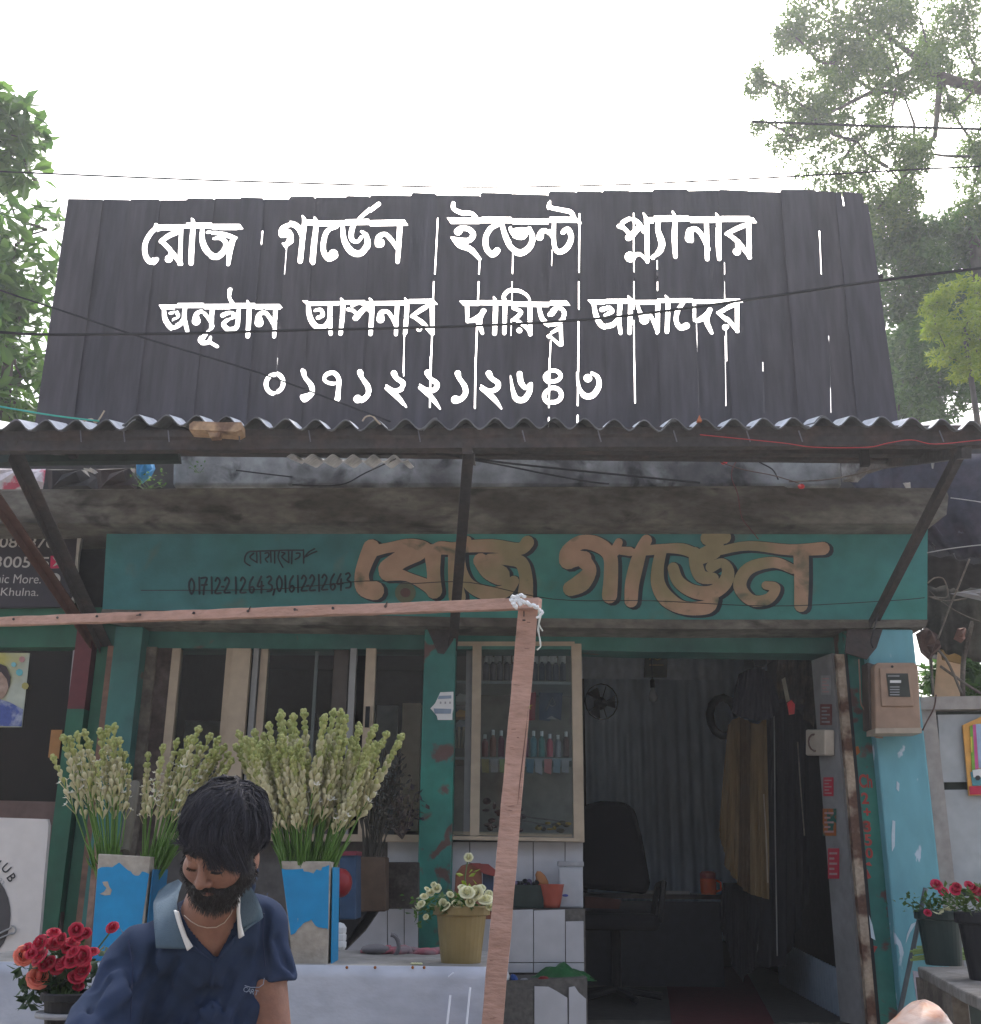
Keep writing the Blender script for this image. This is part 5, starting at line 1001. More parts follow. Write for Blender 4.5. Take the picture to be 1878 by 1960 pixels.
# bundle of wires and twigs above the meter
random.seed(17)
for k, (p0, p1, p2, lab) in enumerate((((1752, 1195), (1778, 1230), (1786, 1330), 'dark crooked branch right of the meter'), ((1770, 1225), (1810, 1260), (1842, 1330), 'thin branch slanting across the gap right of the meter'), ((1800, 1275), (1850, 1310), (1890, 1335), 'lowest thin branch right of the meter'), ((1862, 1190), (1845, 1260), (1843, 1335), 'upright wooden stick in the gap right of the meter'))):
    cable('branch', [p0, p1, p2], 6.0+.03*k, .008 if k < 3 else .014, M_woodg, lab, 'branch')
rag('rag_knot', [(1750, 1215), (1775, 1200), (1795, 1215), (1800, 1240), (1780, 1262), (1760, 1250)], 5.95, mat('brown_rag', (.1, .06, .05), .9, var=.4), 'brown rag knotted on the branches above the meter', 'rag')
rag('pink_rag', [(1830, 1205), (1845, 1200), (1848, 1222), (1838, 1232), (1828, 1222)], 5.9, mat('pink_rag', (.3, .17, .14), .9), 'pinkish rag tied to the upright stick', 'rag')
b = B(); b.px([(1797, 1247), (1838, 1262), (1842, 1334), (1790, 1334)], 6.6, .02); tag(b.build('ply_sheet', mat('orange_beige_ply', (.62, .43, .28), .8, var=.12)), 'pale orange ply sheet in the gap right of the meter', 'sheet')  # ply in its own pale orange-beige
b = B(); b.px([(1800, 1230), (1850, 1250), (1848, 1272), (1806, 1262)], 6.5, .02); tag(b.build('ochre_board', mat('ochre_board', (.3, .18, .06), .8)), 'ochre board above the pale ply sheet', 'board')

# right-hand frame with white panels
rf = thing('panelled_partition', 'timber framed partition with white panels right of the blue column', 'partition', P(1830, 1700, 6.0))
b = B(); b.vert(1763, 1790, 1352, 1990, 5.98, .1); b.build('frame_post', mat('pale_grey_timber', (.36, .33, .31), .85, var=.2), rf)
b = B(); b.px([(1762, 1334), (1990, 1330), (1990, 1356), (1763, 1358)], 5.96, .1); b.build('frame_rail', mat('pale_grey_timber', (.36, .33, .31)), rf)
b = B(); b.px([(1788, 1358), (1990, 1356), (1990, 1990), (1820, 1990)], 6.04, .02); b.build('backing', mat('dark_green_grey', (.06, .075, .065), .8), rf)
for pts in ([(1795, 1368), (1990, 1366), (1990, 1495), (1804, 1497)], [(1804, 1512), (1990, 1510), (1990, 1700), (1820, 1702)], [(1822, 1716), (1990, 1716), (1990, 1900), (1834, 1900)]):
    b = B(); b.px(pts, 6.0, .03); b.build('panel', mat('grey_white_panel', (.42, .44, .45), .6, (.36, .38, .4), 2, .4, .6, var=.12, col3=(.2, .15, .1), s3=6, lo3=.7, hi3=.78), rf)
b = B(); b.px([(1843, 1388), (1878, 1372), (1990, 1372), (1990, 1520), (1855, 1523)], 5.975, .01); po = b.build('colour_poster', mat('orange_print', (.7, .35, .08), .5)); tag(po, 'colourful torn travel poster at the right edge', 'poster')
for k, (pts, c, nm) in enumerate((([(1857, 1390), (1862, 1388), (1868, 1490), (1862, 1500)], (.2, .4, .05), 'green_stripe'), ([(1862, 1388), (1868, 1386), (1873, 1470), (1868, 1490)], (.6, .1, .3), 'pink_stripe'), ([(1868, 1386), (1980, 1380), (1980, 1470), (1874, 1470)], (.35, .45, .6), 'blue_sky'), ([(1858, 1478), (1880, 1470), (1980, 1470), (1980, 1504), (1862, 1504)], (.1, .3, .35), 'teal_ground'), ([(1856, 1505), (1980, 1503), (1980, 1520), (1857, 1521)], (.5, .02, .06), 'red_band'), ([(1858, 1410), (1861, 1410), (1862, 1440), (1859, 1440)], (.7, .6, .1), 'yellow_stripe'))):
    b = B(); b.px(pts, 5.97-.0005*k, .003); b.build('printed_'+nm, mat('print_'+nm, c, .5), po)
b = B(); b.px([(1862, 1474), (1876, 1472), (1980, 1472), (1980, 1488), (1864, 1488)], 5.964, .003); bs_ = b.build('printed_bus', M_whitep, po); b = B(); b.poly([P(1872+5*math.cos(t), 1489+5*math.sin(t), 5.96) for t in np.linspace(0, 5.6, 9)], (0, .002, 0)); b.build('printed_wheel', M_inkb, bs_)

# ================================================================ right: table with rose pots
def lathe_pot(q, rt, rb, h, m, parent, rim=.006, nm='pot'):
    b = B(); b.lathe(q, [(rb, 0), (rb*1.01, .004), (rt*.93, h*.80), (rt*.94, h*.82), (rt, h*.83), (rt+rim, h*.84), (rt+rim, h*.97), (rt+rim*.4, h), (rt*.93, h), (rt*.9, h*.93), (rt*.88, h*.9)], 28)
    return b.build(nm, m, parent, smooth=False)
def petal_rose(q, r, mats, parent, tilt=None, nm='rose', a=.5):
    b = B(); r = r*random.uniform(.85, 1.12); R = tilt or Matrix.Rotation(random.uniform(-.5, .5), 3, 'X') @ Matrix.Rotation(random.uniform(-.5, .5), 3, 'Y')
    for lay, (n, rr, hh, op) in enumerate(((3, .28, .75, .1), (4, .45, .75, .3), (5, .72, .62, .6), (6, .95, .45, .95))):
        for k in range(n):
            t0 = 2*math.pi*(k/n)+lay*.7; w = 2*math.pi/n*.72; base_ = len(b.v)
            for j, (f, z) in enumerate(((.15, -.45), (.75, -.05), (1.0, .28), (1.0+op*.12, .5))):
                for i in (-1, -.4, .4, 1):
                    t = t0+w*i*(.6 if j == 0 else (1 if j < 3 else .7)); rad_ = r*rr*f*(1+.06*math.cos(i*3)); zz = r*(z*hh*1.4 - (op*.35 if j == 3 else 0) - abs(i)*.08*j/3)
                    b.v.append(tuple(q + R @ Vector((rad_*math.cos(t), rad_*math.sin(t), zz))))
            for j in range(3):
                for i in range(3): s_ = base_+j*4+i; b.f.append([s_, s_+1, s_+5, s_+4]); b.m.append(0); b.a.append(random.random()*.6+.4*lay/3)
    b.ell(q+R @ Vector((0, 0, -.3*r)), (r*.3, r*.3, r*.45), 1, 6, 4); b.ell(q+R @ Vector((0, 0, .22*r)), (r*.27, r*.27, r*.4), 0, 7, 5, a=.1)
    o = b.build(nm, mats, parent, smooth=True); return o
M_rose = mat('crimson_petals', (.32, .004, .03), .55, rnd=(.62, .02, .06), var=.1, trans=.2, sss=0); M_coral = mat('coral_petals', (.7, .12, .09), .55, rnd=(.95, .3, .2), var=.05, trans=.2)
M_cream = mat('cream_petals', (.6, .58, .3), .55, rnd=(.85, .84, .6), var=.05, trans=.25); M_pink = mat('magenta_petals', (.5, .01, .05), .55, rnd=(.75, .04, .12), var=.1, trans=.2)
M_stem = mat('green_stem', (.08, .14, .04), .6)
ztab = P(1830, 1880, 5.2).z
tb2 = thing('stone_table', 'worn grey stone-topped table at the right edge carrying pots', 'table', Vector((P(1880, 1900, 5.1).x, 5.1, 0)))
b = B(); a_ = P(1756, 1848, 5.5); 
zt2 = P(1760, 1850, 5.45).z
top = [P(1762, 1848, 5.45), PZ(1860, 1925, zt2), PZ(2050, 1925, zt2), PZ(1990, 1848, zt2)]
top = [PZ(1756, 1850, zt2), PZ(1838, 1893, zt2), PZ(1990, 1960, zt2), PZ(2080, 1850, zt2)]
b.poly([q+Vector((0, 0, -.045)) for q in top], (0, 0, .045)); b.build('tabletop', mat('worn_grey_stone', (.3, .28, .26), .9, (.2, .18, .16), 5, .4, .6, .5, 50, var=.25), tb2, bevel=.008)
b = B(); f0, f1 = top[0], top[1]
for t in (.06, .8):
    q = f0.lerp(f1, t); b.box((q.x+.03, q.y+.03, (zt2-.045)/2), (.06, .06, zt2-.045))
q = f0.lerp(f1, .5); dd = (f1-f0); b.hexa([f0+dd*.08+Vector((.01, .01, -.13)), f0+dd*.78+Vector((.01, .01, -.13)), f0+dd*.78+Vector((.01, .01, -.045)), f0+dd*.08+Vector((.01, .01, -.045))]+[p+Vector((.03, .03, 0)) for p in (f0+dd*.08+Vector((.01, .01, -.13)), f0+dd*.78+Vector((.01, .01, -.13)), f0+dd*.78+Vector((.01, .01, -.045)), f0+dd*.08+Vector((.01, .01, -.045)))])
b.build('table_frame', M_woodg, tb2)
def dist_at(x, y, z): return PZ(x, y, z)
# near black bag pot and rear dark green pot
q = PZ(1902, 1876, zt2); s = 1/ (FPX/ (q.y*math.cos(rad(18))))
rp = thing('rose_plant', 'red rose plant in a tall black pot at the right edge of the table', 'potted plant', q, None)
lathe_pot(q, .115, .088, .255, M_blackpl, rp)
q2 = PZ(1832, 1852, zt2); q2 = Vector((q2.x+.0, q2.y+.15, zt2))
rp2 = thing('rose_plant', 'small rose plant with pinkish buds in a dark green pot behind the black pot', 'potted plant', q2, None)
lathe_pot(q2, .105, .08, .24, mat('dark_bottle_green_plastic', (.012, .03, .028), .4, var=.1), rp2)
random.seed(41)
def bush(root, c, rx, rz, n, m, s=.035, ns=8):
    b = B()
    for k in range(ns): b.tube([c+Vector((random.uniform(-.03, .03), random.uniform(-.03, .03), -.05)), c+Vector((random.uniform(-rx, rx), random.uniform(-rx, rx)*.7, random.uniform(.02, rz*1.5)))], .003, 4, cap=False)
    b.build('stem', M_stem, root); b = B()
    for k in range(n):
        p = c+Vector((random.gauss(0, rx*.55), random.gauss(0, rx*.45), random.uniform(-.01, rz*1.7))); leaf(b, p, s*random.uniform(.7, 1.2), 0, random.random(), -.1, .6)
    b.build('leaves', m, root)
bush(rp, q+Vector((0, 0, .26)), .15, .055, 260, ML4b); bush(rp2, q2+Vector((0, 0, .24)), .13, .04, 150, ML2)
for x, y, r, m in ((1793, 1693, 11, M_pink), (1806, 1706, 9, M_pink), (1828, 1704, 10, M_pink), (1832, 1697, 8, M_rose), (1855, 1694, 9, M_pink), (1862, 1700, 9, M_rose), (1880, 1717, 14, M_rose), (1872, 1706, 8, M_pink), (1776, 1747, 7, M_pink), (1892, 1700, 12, M_rose)):
    Y_ = q.y-.02 if x > 1820 else q2.y-.1
    petal_rose(P(x, y, Y_), r*Y_/2130*1.05, [m, M_stem], rp if x > 1820 else rp2, Matrix.Rotation(rad(55), 3, 'X'))
b = B()
for k in range(7): t = k/7; leaf(b, P(1800+8*math.cos(k), 1742+10*math.sin(k), q2.y-.14), .05, 0, .5, 0, .5)
b.build('pale_leaves', mat('pale_dry_leaf', (.5, .5, .3), .6), rp2)
b = B(); p0 = PZ(1756, 1840, zt2)
for k in range(9):
    z = zt2+.01+.006*k; a0 = PZ(1745+k*2, 1838+random.uniform(-4, 8), zt2); b.tube([Vector((a0.x-.02*random.random(), a0.y, z+random.uniform(0, .03))), Vector((a0.x+.15, a0.y-.02, z+.02)), Vector((a0.x+.34, a0.y-.05, zt2+.012))], .006, 5)
tag(b.build('flower_stalks', mat('pale_green_stalk', (.28, .38, .12), .5)), 'loose pale green flower stalks lying on the stone table', 'stalks')
cable('leaning_rod', [(1772, 1700), (1745, 1830), (1718, 1960), (1712, 1990)], 5.72, .012, mat('grey_blue_rod', (.1, .12, .13), .6), 'long thin grey rod leaning on the blue column', 'rod')
b = B(); b.px([(1748, 1858), (1768, 1862), (1774, 1915), (1756, 1915)], 5.6, .01); tag(b.build('white_card', mat('lilac_white_card', (.5, .46, .52), .6)), 'pale lilac card leaning beside the table leg', 'card')
# plastic bag at bottom right edge
bag = thing('plastic_bag', 'bulging translucent plastic bag of orange cloth at the bottom right edge', 'bag', P(1745, 1990, 2.6)); b = B(); bq = P(1745, 1985, 2.6); n = 28
for j in range(14):
    for i in range(n):
        t = 2*math.pi*i/n; ph = j/13*math.pi*.62; rr = math.sin(ph); wob = 1+.05*math.sin(t*3+j)+.03*math.sin(t*7+j*1.7)
        b.v.append((bq.x+.005+.085*rr*math.cos(t)*wob+.03*(1-rr), bq.y+.09*rr*math.sin(t)*wob, bq.z+.072*math.cos(ph)*(1+.03*math.sin(t*2)) + .0 - .05*max(0, -math.cos(t))*rr))
for j in range(13):
    for i in range(n): b.f.append([j*n+i, (j+1)*n+i, (j+1)*n+(i+1) % n, j*n+(i+1) % n]); b.m.append(0); b.a.append(.5)
b.build('bag_skin', mat('peach_plastic', (.5, .38, .33), .35, (.48, .22, .12), 9, .48, .62, .3, 30, var=.1, spec=.5, stretch=(1, 1, 3), col3=(.35, .08, .04), s3=9, lo3=.66, hi3=.74), bag, smooth=True)
b = B(); b.ell(bq+Vector((-.02, 0, -.09)), (.14, .09, .09), 0, 14, 8); b.build('orange_cloth', mat('orange_cloth', (.75, .25, .06), .8), bag, smooth=True)
# ================================================================ timber stall frame
PYY = 3.4
fr = thing('timber_frame', 'raw reddish timber post and crossbar of the flower stall, tied with white plastic', 'frame', Vector((P(940, 1960, PYY).x-.05, PYY, 0)))
def timber(pa, pb, wa, da, nm, seg=14, wob=.0015):
    """rectangular timber from pa to pb, width wa along X', depth da along Y, slightly irregular"""
    b = B(); d = (pb-pa).normalized(); side = Vector((1, 0, 0)) if abs(d.z) > .7 else Vector((0, 0, 1)); side = (side-d*side.dot(d)).normalized(); dep = Vector((0, 1, 0)); dep = (dep-d*dep.dot(d)-side*dep.dot(side)).normalized()
    for k in range(seg+1):
        c = pa.lerp(pb, k/seg); r = lambda: random.uniform(-wob, wob)
        for s1, s2 in ((-1, -1), (1, -1), (1, 1), (-1, 1)): b.v.append(tuple(c+side*(s1*wa/2+r())+dep*(s2*da/2+r())))
    for k in range(seg):
        for j in range(4): a_ = k*4+j; c_ = k*4+(j+1) % 4; b.f.append([a_, c_, c_+4, a_+4])
    b.f.append([3, 2, 1, 0]); b.f.append([seg*4+i for i in range(4)]); b.m = [0]*len(b.f); b.a = [.5]*len(b.f)
    return b.build(nm, M_wood, fr, bevel=.0015)
ptop = P(1011, 1163, PYY); pbot = P(941, 1980, PYY-.0); dd = pbot-ptop; pbot2 = ptop+dd*((ptop.z-.0)/(-dd.z))
pst = timber(ptop, pbot2, .060, .05, 'post', 40)
b = B()
random.seed(71)
for k in range(14):   # saw marks, dents and a long split on the face of the post
    t = random.uniform(.01, .5); c = ptop.lerp(pbot2, t); x = random.uniform(-.025, .02); w = random.uniform(.006, .02)
    b.box(c+Vector((x*.8, -.0252, 0)), (w, .0012, random.uniform(.0008, .002)), Matrix.Rotation(random.uniform(-.1, .1), 3, 'Y'))
pp_ = [ptop.lerp(pbot2, t)+Vector((x, -.0255, 0)) for t, x in ((.13, .026), (.17, .024), (.2, .0215), (.225, .0195), (.25, .0185))]
b.tube(pp_, [.0004, .0012, .0016, .0012, .0004], 4)
stuff(b.build('crack', mat('dark_crack', (.12, .06, .045), .9), pst))
bl_, br_ = P(-40, 1191.5, 4.35), P(1034, 1155.5, PYY-.055)
timber(bl_, br_, .034, .03, 'crossbar', 36)
b = B()
for x, y, u in ((48, 1187, 0), (150, 1183, 0), (238, 1176, 0), (330, 1172, 0), (440, 1166, 0), (545, 1163, 1), (632, 1158, 0), (790, 1153, 1), (700, 1157, 0)):
    t = (x+40)/1074; c = bl_.lerp(br_, t); c = c+Vector((0, -.016, .004)); b.tube([c, c+Vector((.012*random.uniform(-1, 1), -.012, .014 if u else -.004))], .0022, 5); b.tube([c+Vector((0, -.002, 0)), c+Vector((0, -.005, 0))], .005, 6)
stuff(b.build('nail', M_steel, fr))
b = B(); c = P(1005, 1180, PYY-.03)
b.tube([P(1003, 1170, PYY-.03), P(1003, 1180, PYY-.032)], .0018, 4); b.tube([P(1000, 1187, PYY-.034), P(1006, 1187, PYY-.034)], .0022, 4); b.build('nail', M_steel, fr)
# white plastic binding
b = B(); random.seed(72)
for pts, r in (([(980, 1142), (992, 1146), (1000, 1152), (1012, 1156), (1022, 1160), (1030, 1163)], .006), ([(979, 1144), (984, 1158), (990, 1163)], .007), ([(988, 1142), (996, 1140), (1006, 1142)], .005), ([(990, 1148), (998, 1158)], .006), ([(982, 1152), (990, 1148)], .006), ([(1032, 1166), (1038, 1172), (1034, 1178), (1028, 1182)], .004)):
    q = cr([(*p, PYY-.09) for p in pts], 4) if len(pts) > 2 else [(*p, PYY-.09) for p in pts]; b.tube([P(*c_)+Vector((random.uniform(-.002, .002), random.uniform(-.008, .003), random.uniform(-.002, .002))) for c_ in q], r, 6)
b.build('plastic_tie', mat('white_plastic_strip', (.8, .82, .85), .4, var=.1), fr)
b = B(); b.tube([P(x, y, PYY-.06) for x, y in ((1030, 1164), (1034, 1180), (1031, 1196), (1030, 1206), (1032, 1216), (1034, 1228), (1035, 1238), (1028, 1244))], [.003, .004, .0025, .004, .002, .003, .002, .003], 5); b.tube([P(x, y, PYY-.06) for x, y in ((1031, 1194), (1036, 1204), (1039, 1208))], .0025, 5)
b.build('loose_end', mat('greenish_white_strip', (.6, .62, .57), .5, var=.25), fr)

# ================================================================ stall ledge with tarpaulin front
zf_ = P(700, 1848, 3.95).z; lx0, lx1 = P(-100, 1848, 3.95).x, P(941, 1848, 3.95).x-.012
st = thing('stall_counter', 'stall counter with a grey top and a wrinkled pale blue-white tarpaulin front', 'counter', Vector(((lx0+lx1)/2, 4.3, 0)))
b = B(); b.box(((lx0+lx1)/2, 4.33, zf_-.02), (lx1-lx0, .78, .04)); b.build('countertop', mat('worn_grey_board', (.3, .29, .28), .8, (.2, .19, .18), 4, .4, .6, .3, 50, var=.2), st, bevel=.004)
b = B()
for x in (lx0+.1, lx1-.08):
    for y in (4.05, 4.65): b.box((x, y, (zf_-.04)/2), (.06, .06, zf_-.04))
b.build('leg', M_woodg, st)
b = B(); nx, nz = 90, 30
for j in range(nz+1):
    for i in range(nx+1):
        x = lx0+(lx1+.004-lx0)*i/nx; z = zf_+.002-(zf_-.1)*j/nz; u = noise.noise(Vector((x*2.2, z*1.1+3, 0))); f = .03*u*(j/nz)**.5+.012*noise.noise(Vector((x*9+z*5, z*2.5, 4)))*min(1, j/3)+.01*math.sin(x*16+z*3)*(j/nz)
        b.v.append((x, 3.925-abs(f)*.6-.004+f*.4, z))
for j in range(nz):
    for i in range(nx): q = j*(nx+1)+i; b.f.append([q, q+nx+1, q+nx+2, q+1]); b.m.append(0); b.a.append(.5)
o = b.build('tarpaulin', mat('pale_blue_tarpaulin', (.5, .52, .58), .5, (.38, .4, .47), 1.6, .35, .65, .35, 16, var=.14, col3=(.62, .64, .72), s3=3.5, lo3=.6, hi3=.75, stretch=(1, 1, 1.6)), st, smooth=True)
sm = o.modifiers.new('thickness', 'SOLIDIFY'); sm.thickness = .0015
b = B()
for x in (664, 718, 790, 812): b.ell(P(x, 1852, 3.915), (.005, .004, .005), 0, 6, 4)
b.build('tack', mat('orange_rust', (.35, .12, .03)), st)
b = B()
for x0, y0, x1, y1, r in ((862, 1905, 856, 1960, .004), (900, 1890, 893, 1960, .004), (858, 1870, 868, 1862, .002)): b.tube([P(x0, y0, 3.905), P(x1, y1, 3.90)], r, 5)
b.build('crease', mat('pale_crease', (.75, .77, .84), .5, var=.05), o)
# things on the counter behind the bucket
def on2(x, Y): q = P(x, 1840, Y); return Vector((q.x, Y, zf_))
b = B(); q = on2(765, 4.55); 
for k in range(14): b.ell(q+Vector((-.11+.018*k, random.uniform(-.04, .04), .006)), (.045, .05, .008+.01*random.random()), 0, 9, 5, rot=Matrix.Rotation(random.uniform(-.5, .5), 3, 'Y'))
tag(b.build('pink_cloth', mat('dusty_pink_cloth', (.3, .1, .12), .9, (.2, .16, .17), 9, .45, .6, var=.2), smooth=True), 'dusty pink cloth crumpled at the back of the stall counter', 'cloth')
b = B(); q = on2(733, 4.5); b.ell(q+Vector((-.03, 0, .016)), (.055, .05, .02), 0, 10, 6); b.tube([q+Vector((.03+.03*math.cos(t), -.03, .04*math.sin(t)+.03)) for t in np.linspace(-1, 1.6, 8)], .008, 6); tag(b.build('grey_bundle', mat('grey_cloth', (.16, .15, .16), .9, var=.2), smooth=True), 'grey bundle with a dark strap left of the pink cloth', 'bundle')
b = B()
for k in range(4): b.ell(on2(790+k*5, 3.99)+Vector((0, 0, .004)), (.008, .006, .004), 0, 6, 4)
tag(b.build('fallen_petals', M_cream), 'fallen white petals on the counter edge', 'petals')
# darker containers further back
def tub(x0, x1, y0, y1, Y, d, m, label, nm='container'):
    b = B(); b.px([(x0, y0), (x1, y0), (x1, y1), (x0, y1)], Y, d); return tag(b.build(nm, m, bevel=.006), label, 'container')
t_ = tub(650, 682, 1632, 1760, 5.2, .2, mat('navy_blue_tin', (.03, .07, .14), .5, var=.2), 'dark blue container behind the right tuberose bucket'); b = B(); b.px([(649, 1630), (683, 1629), (683, 1637), (649, 1638)], 5.19, .22); b.build('red_rim', mat('dark_red_rim', (.2, .03, .05), .5), t_)
b = B(); q = P(652, 1690, 5.0); b.ell(q, (.05, .05, .06), 0, 12, 8); tag(b.build('red_pot', mat('dark_red_plastic', (.25, .015, .02), .4), smooth=True), 'rounded dark red pot half hidden behind the right bucket', 'pot')
tub(688, 738, 1640, 1745, 5.5, .2, mat('brown_carton', (.1, .065, .045), .9, var=.25), 'tall brown carton holding dried flowers behind the right bucket')
tub(738, 800, 1650, 1738, 5.7, .15, mat('dark_brown_crate', (.05, .04, .035), .9, (.08, .07, .06), 12, .45, .6, var=.4), 'dark brown crate beside the teal middle column')
b = B()
for k in range(3): b.ell(P(650, 1780+k*14, 4.9), (.03, .03, .03), 0, 7, 5)
tag(b.build('white_bag', M_whitep), 'crumpled white bag low behind the right bucket', 'bag')
b = B(); b.px([(560, 1838), (640, 1838), (706, 1740), (800, 1738), (806, 1700), (560, 1700)], 6.1, .05); tag(b.build('dark_ramp', M_dark), 'dark board behind the low sloping tile wall', 'board')
# dried dark flowers
random.seed(91)
dq = P(712, 1650, 5.55); dr = thing('dried_flowers', 'tall bunch of dark dried stalks in the brown carton behind the tuberoses', 'dried flowers', dq); b = B()
for k in range(34):
    e = P(random.uniform(660, 775), random.uniform(1410, 1560), 5.5+random.uniform(-.1, .1)); b.tube([dq+Vector((random.uniform(-.04, .04), 0, -.1)), dq.lerp(e, .5)+Vector((0, 0, .03)), e], [.004, .003, .002], 4, cap=False)
    for j in range(10):
        p = dq.lerp(e, .55+.045*j)+Vector((random.uniform(-.02, .02), random.uniform(-.02, .02), .02)); leaf(b, p, .05, 0, random.random(), -.6, .35)
b.build('stalks', mat('dark_dried_stalk', (.035, .035, .035), .9, rnd=(.09, .08, .06)), dr)
dq = P(770, 1606, 5.9); dr = thing('dried_flowers', 'dark purple and brown dried flowers in front of the cream post', 'dried flowers', dq); b = B()
for k in range(26):
    e = P(random.uniform(735, 802), random.uniform(1500, 1590), 5.9+random.uniform(-.05, .05)); b.tube([dq, e], .003, 4, cap=False)
    for j in range(5): leaf(b, e+Vector((random.gauss(0, .02), random.gauss(0, .02), random.gauss(0, .02))), .04, 0, random.random(), -.2, .6)
b.build('stalks', mat('purple_dried_flower', (.04, .035, .06), .9, rnd=(.16, .12, .08)), dr)

# ================================================================ painted buckets of tuberoses
M_bbl = mat('bright_blue_paint', (.01, .27, .55), .5, (.012, .24, .5), 4, .4, .6, .05, 60, var=.1, col3=(.42, .38, .32), s3=16, lo3=.73, hi3=.75)
M_bare = mat('bare_cement', (.44, .39, .33), .9, (.34, .3, .25), 9, .4, .6, .4, 60, var=.15)
def bucket(cs, Y, top, bot, depth, label, patches):
    """square tapering planter from front face corners; the blue coat is a proud layer with ragged edges"""
    (xl, xr), (yl, yr) = top, cs; root = thing('painted_planter', label, 'planter', P((bot[0]+bot[1])/2, bot[2], Y))
    tl, tr_, br2, bl2 = P(top[0], yl, Y), P(top[1], yr, Y), P(bot[1], bot[2], Y), P(bot[0], bot[2], Y)
    b = B(); k = Vector((0, depth, 0)); w = (tr_-tl).x*.07
    b.hexa([bl2, br2, tr_, tl, bl2+k, br2+k, tr_+k, tl+k])
    b.f.pop(); b.f.pop(); b.m = b.m[:-2]; b.a = b.a[:-2]
    b.f = [f for f in b.f if not (set(f) == {2, 3, 6, 7})]; b.m = b.m[:len(b.f)]; b.a = b.a[:len(b.f)]
    b2 = B(); b2.hexa([bl2, br2, tr_, tl, bl2+k, br2+k, tr_+k, tl+k]); o = b2.build('planter_body', M_bare, root, bevel=.004)
    return root, (tl, tr_, br2, bl2)
def coat(root, pts, Y, m=M_bbl, nm='blue_paint', dY=-.0025):
    b = B(); vv = [P(x, y, Y+dY) for x, y in pts]; b.poly(vv, (0, .003, 0)); return b.build(nm, m, root)
def rag_edge(p, amp, n, sd):
    random.seed(sd); out = []
    for a, c in zip(p[:-1], p[1:]):
        for k in range(n): t = k/n; out.append((a[0]+(c[0]-a[0])*t+random.uniform(-amp, amp)*(k > 0)*.6, a[1]+(c[1]-a[1])*t+random.uniform(-amp, amp)*(k > 0)))
    return out+[p[-1]]
BY = 4.0
r1, cc = bucket((1648, 1649), BY, (538, 633), (560, 627, 1848), .19, 'blue square planter with a big bare patch at its foot, right of the man', None)
coat(r1, [(539, 1663)]+rag_edge([(539, 1664), (580, 1663), (582, 1668), (600, 1672), (606, 1664), (615, 1666), (617, 1660), (630, 1656)], 1., 2, 5)+[(629, 1700), (628, 1780)]+rag_edge([(627, 1778), (616, 1776), (604, 1772), (596, 1760), (580, 1768), (566, 1785), (557, 1790)], 1.5, 3, 6)+[(548, 1730)], BY)
b = B(); xr = P(633, 1649, BY); 
sidep = [P(633.5, 1660, BY), P(628, 1846, BY)]
b.poly([sidep[0]+Vector((.004, .01, 0)), sidep[1]+Vector((.008, .01, .0)), sidep[1]+Vector((.008, .18, .0)), sidep[0]+Vector((.004, .18, 0))], (.003, 0, 0)); b.build('blue_paint', M_bbl, r1)
r2, cc2 = bucket((1634, 1640), 4.03, (188, 288), (172, 268, 1850), .20, 'blue square planter with a peeled cement rim, left of the man', None)
coat(r2, rag_edge([(187, 1664), (193, 1660), (215, 1660), (228, 1651), (240, 1662), (250, 1668), (258, 1676), (266, 1676), (272, 1668), (285, 1673)], 1.2, 2, 8)+[(272, 1760), (266, 1850), (172, 1850)], 4.03)
coat(r2, [(196, 1688), (206, 1687), (209, 1697), (214, 1704), (211, 1713), (200, 1714), (191, 1711), (199, 1707), (204, 1700), (198, 1694)], 4.03, M_bare, 'peeled_patch', -.0045)
b = B(); t0, t1 = P(289, 1664, 4.03), P(268, 1848, 4.03); b.poly([t0+Vector((.004, .005, 0)), t1+Vector((.006, .005, 0)), t1+Vector((.006, .19, 0)), t0+Vector((.004, .19, 0))], (.003, 0, 0)); b.build('blue_paint', mat('deep_blue_paint', (.01, .15, .33), .5, var=.2), r2)
b = B(); b.px([(181, 1600), (190, 1604), (170, 1835), (158, 1835)], 4.6, .03); tag(b.build('rusty_board', mat('pinkish_rusty_board', (.3, .19, .15), .8, (.2, .08, .05), 7, .45, .6, var=.3)), 'narrow peeling board standing left of the left planter', 'board')

M_tst = mat('tuberose_stem', (.09, .2, .03), .5, rnd=(.14, .27, .06), var=.1, trans=.15); M_tbud = mat('tuberose_bud', (.42, .4, .19), .6, rnd=(.68, .62, .4), var=.08, trans=.15); M_ttip = mat('tuberose_green_bud', (.28, .33, .09), .6, rnd=(.48, .48, .19), var=.08, trans=.15); M_topen = mat('tuberose_petal', (.7, .68, .55), .5, rnd=(.85, .82, .74), trans=.25)
def bud(b, p, d, l, w, mi, a, n=5):
    t = d.normalized(); u = t.cross(Vector((.3, .9, .1))).normalized(); v = t.cross(u); base_ = len(b.v)
    for z, r in ((0, .25), (.35, .38), (.72, 1), (.92, .7)):
        for j in range(n): an = 2*math.pi*j/n; b.v.append(tuple(p+t*l*z+(u*math.cos(an)+v*math.sin(an))*w*r))
    b.v.append(tuple(p+t*l))
    for i in range(3):
        for j in range(n): b.f.append([base_+i*n+j, base_+i*n+(j+1) % n, base_+(i+1)*n+(j+1) % n, base_+(i+1)*n+j]); b.m.append(mi); b.a.append(a)
    for j in range(n): b.f.append([base_+3*n+j, base_+3*n+(j+1) % n, base_+4*n]); b.m.append(mi); b.a.append(a)
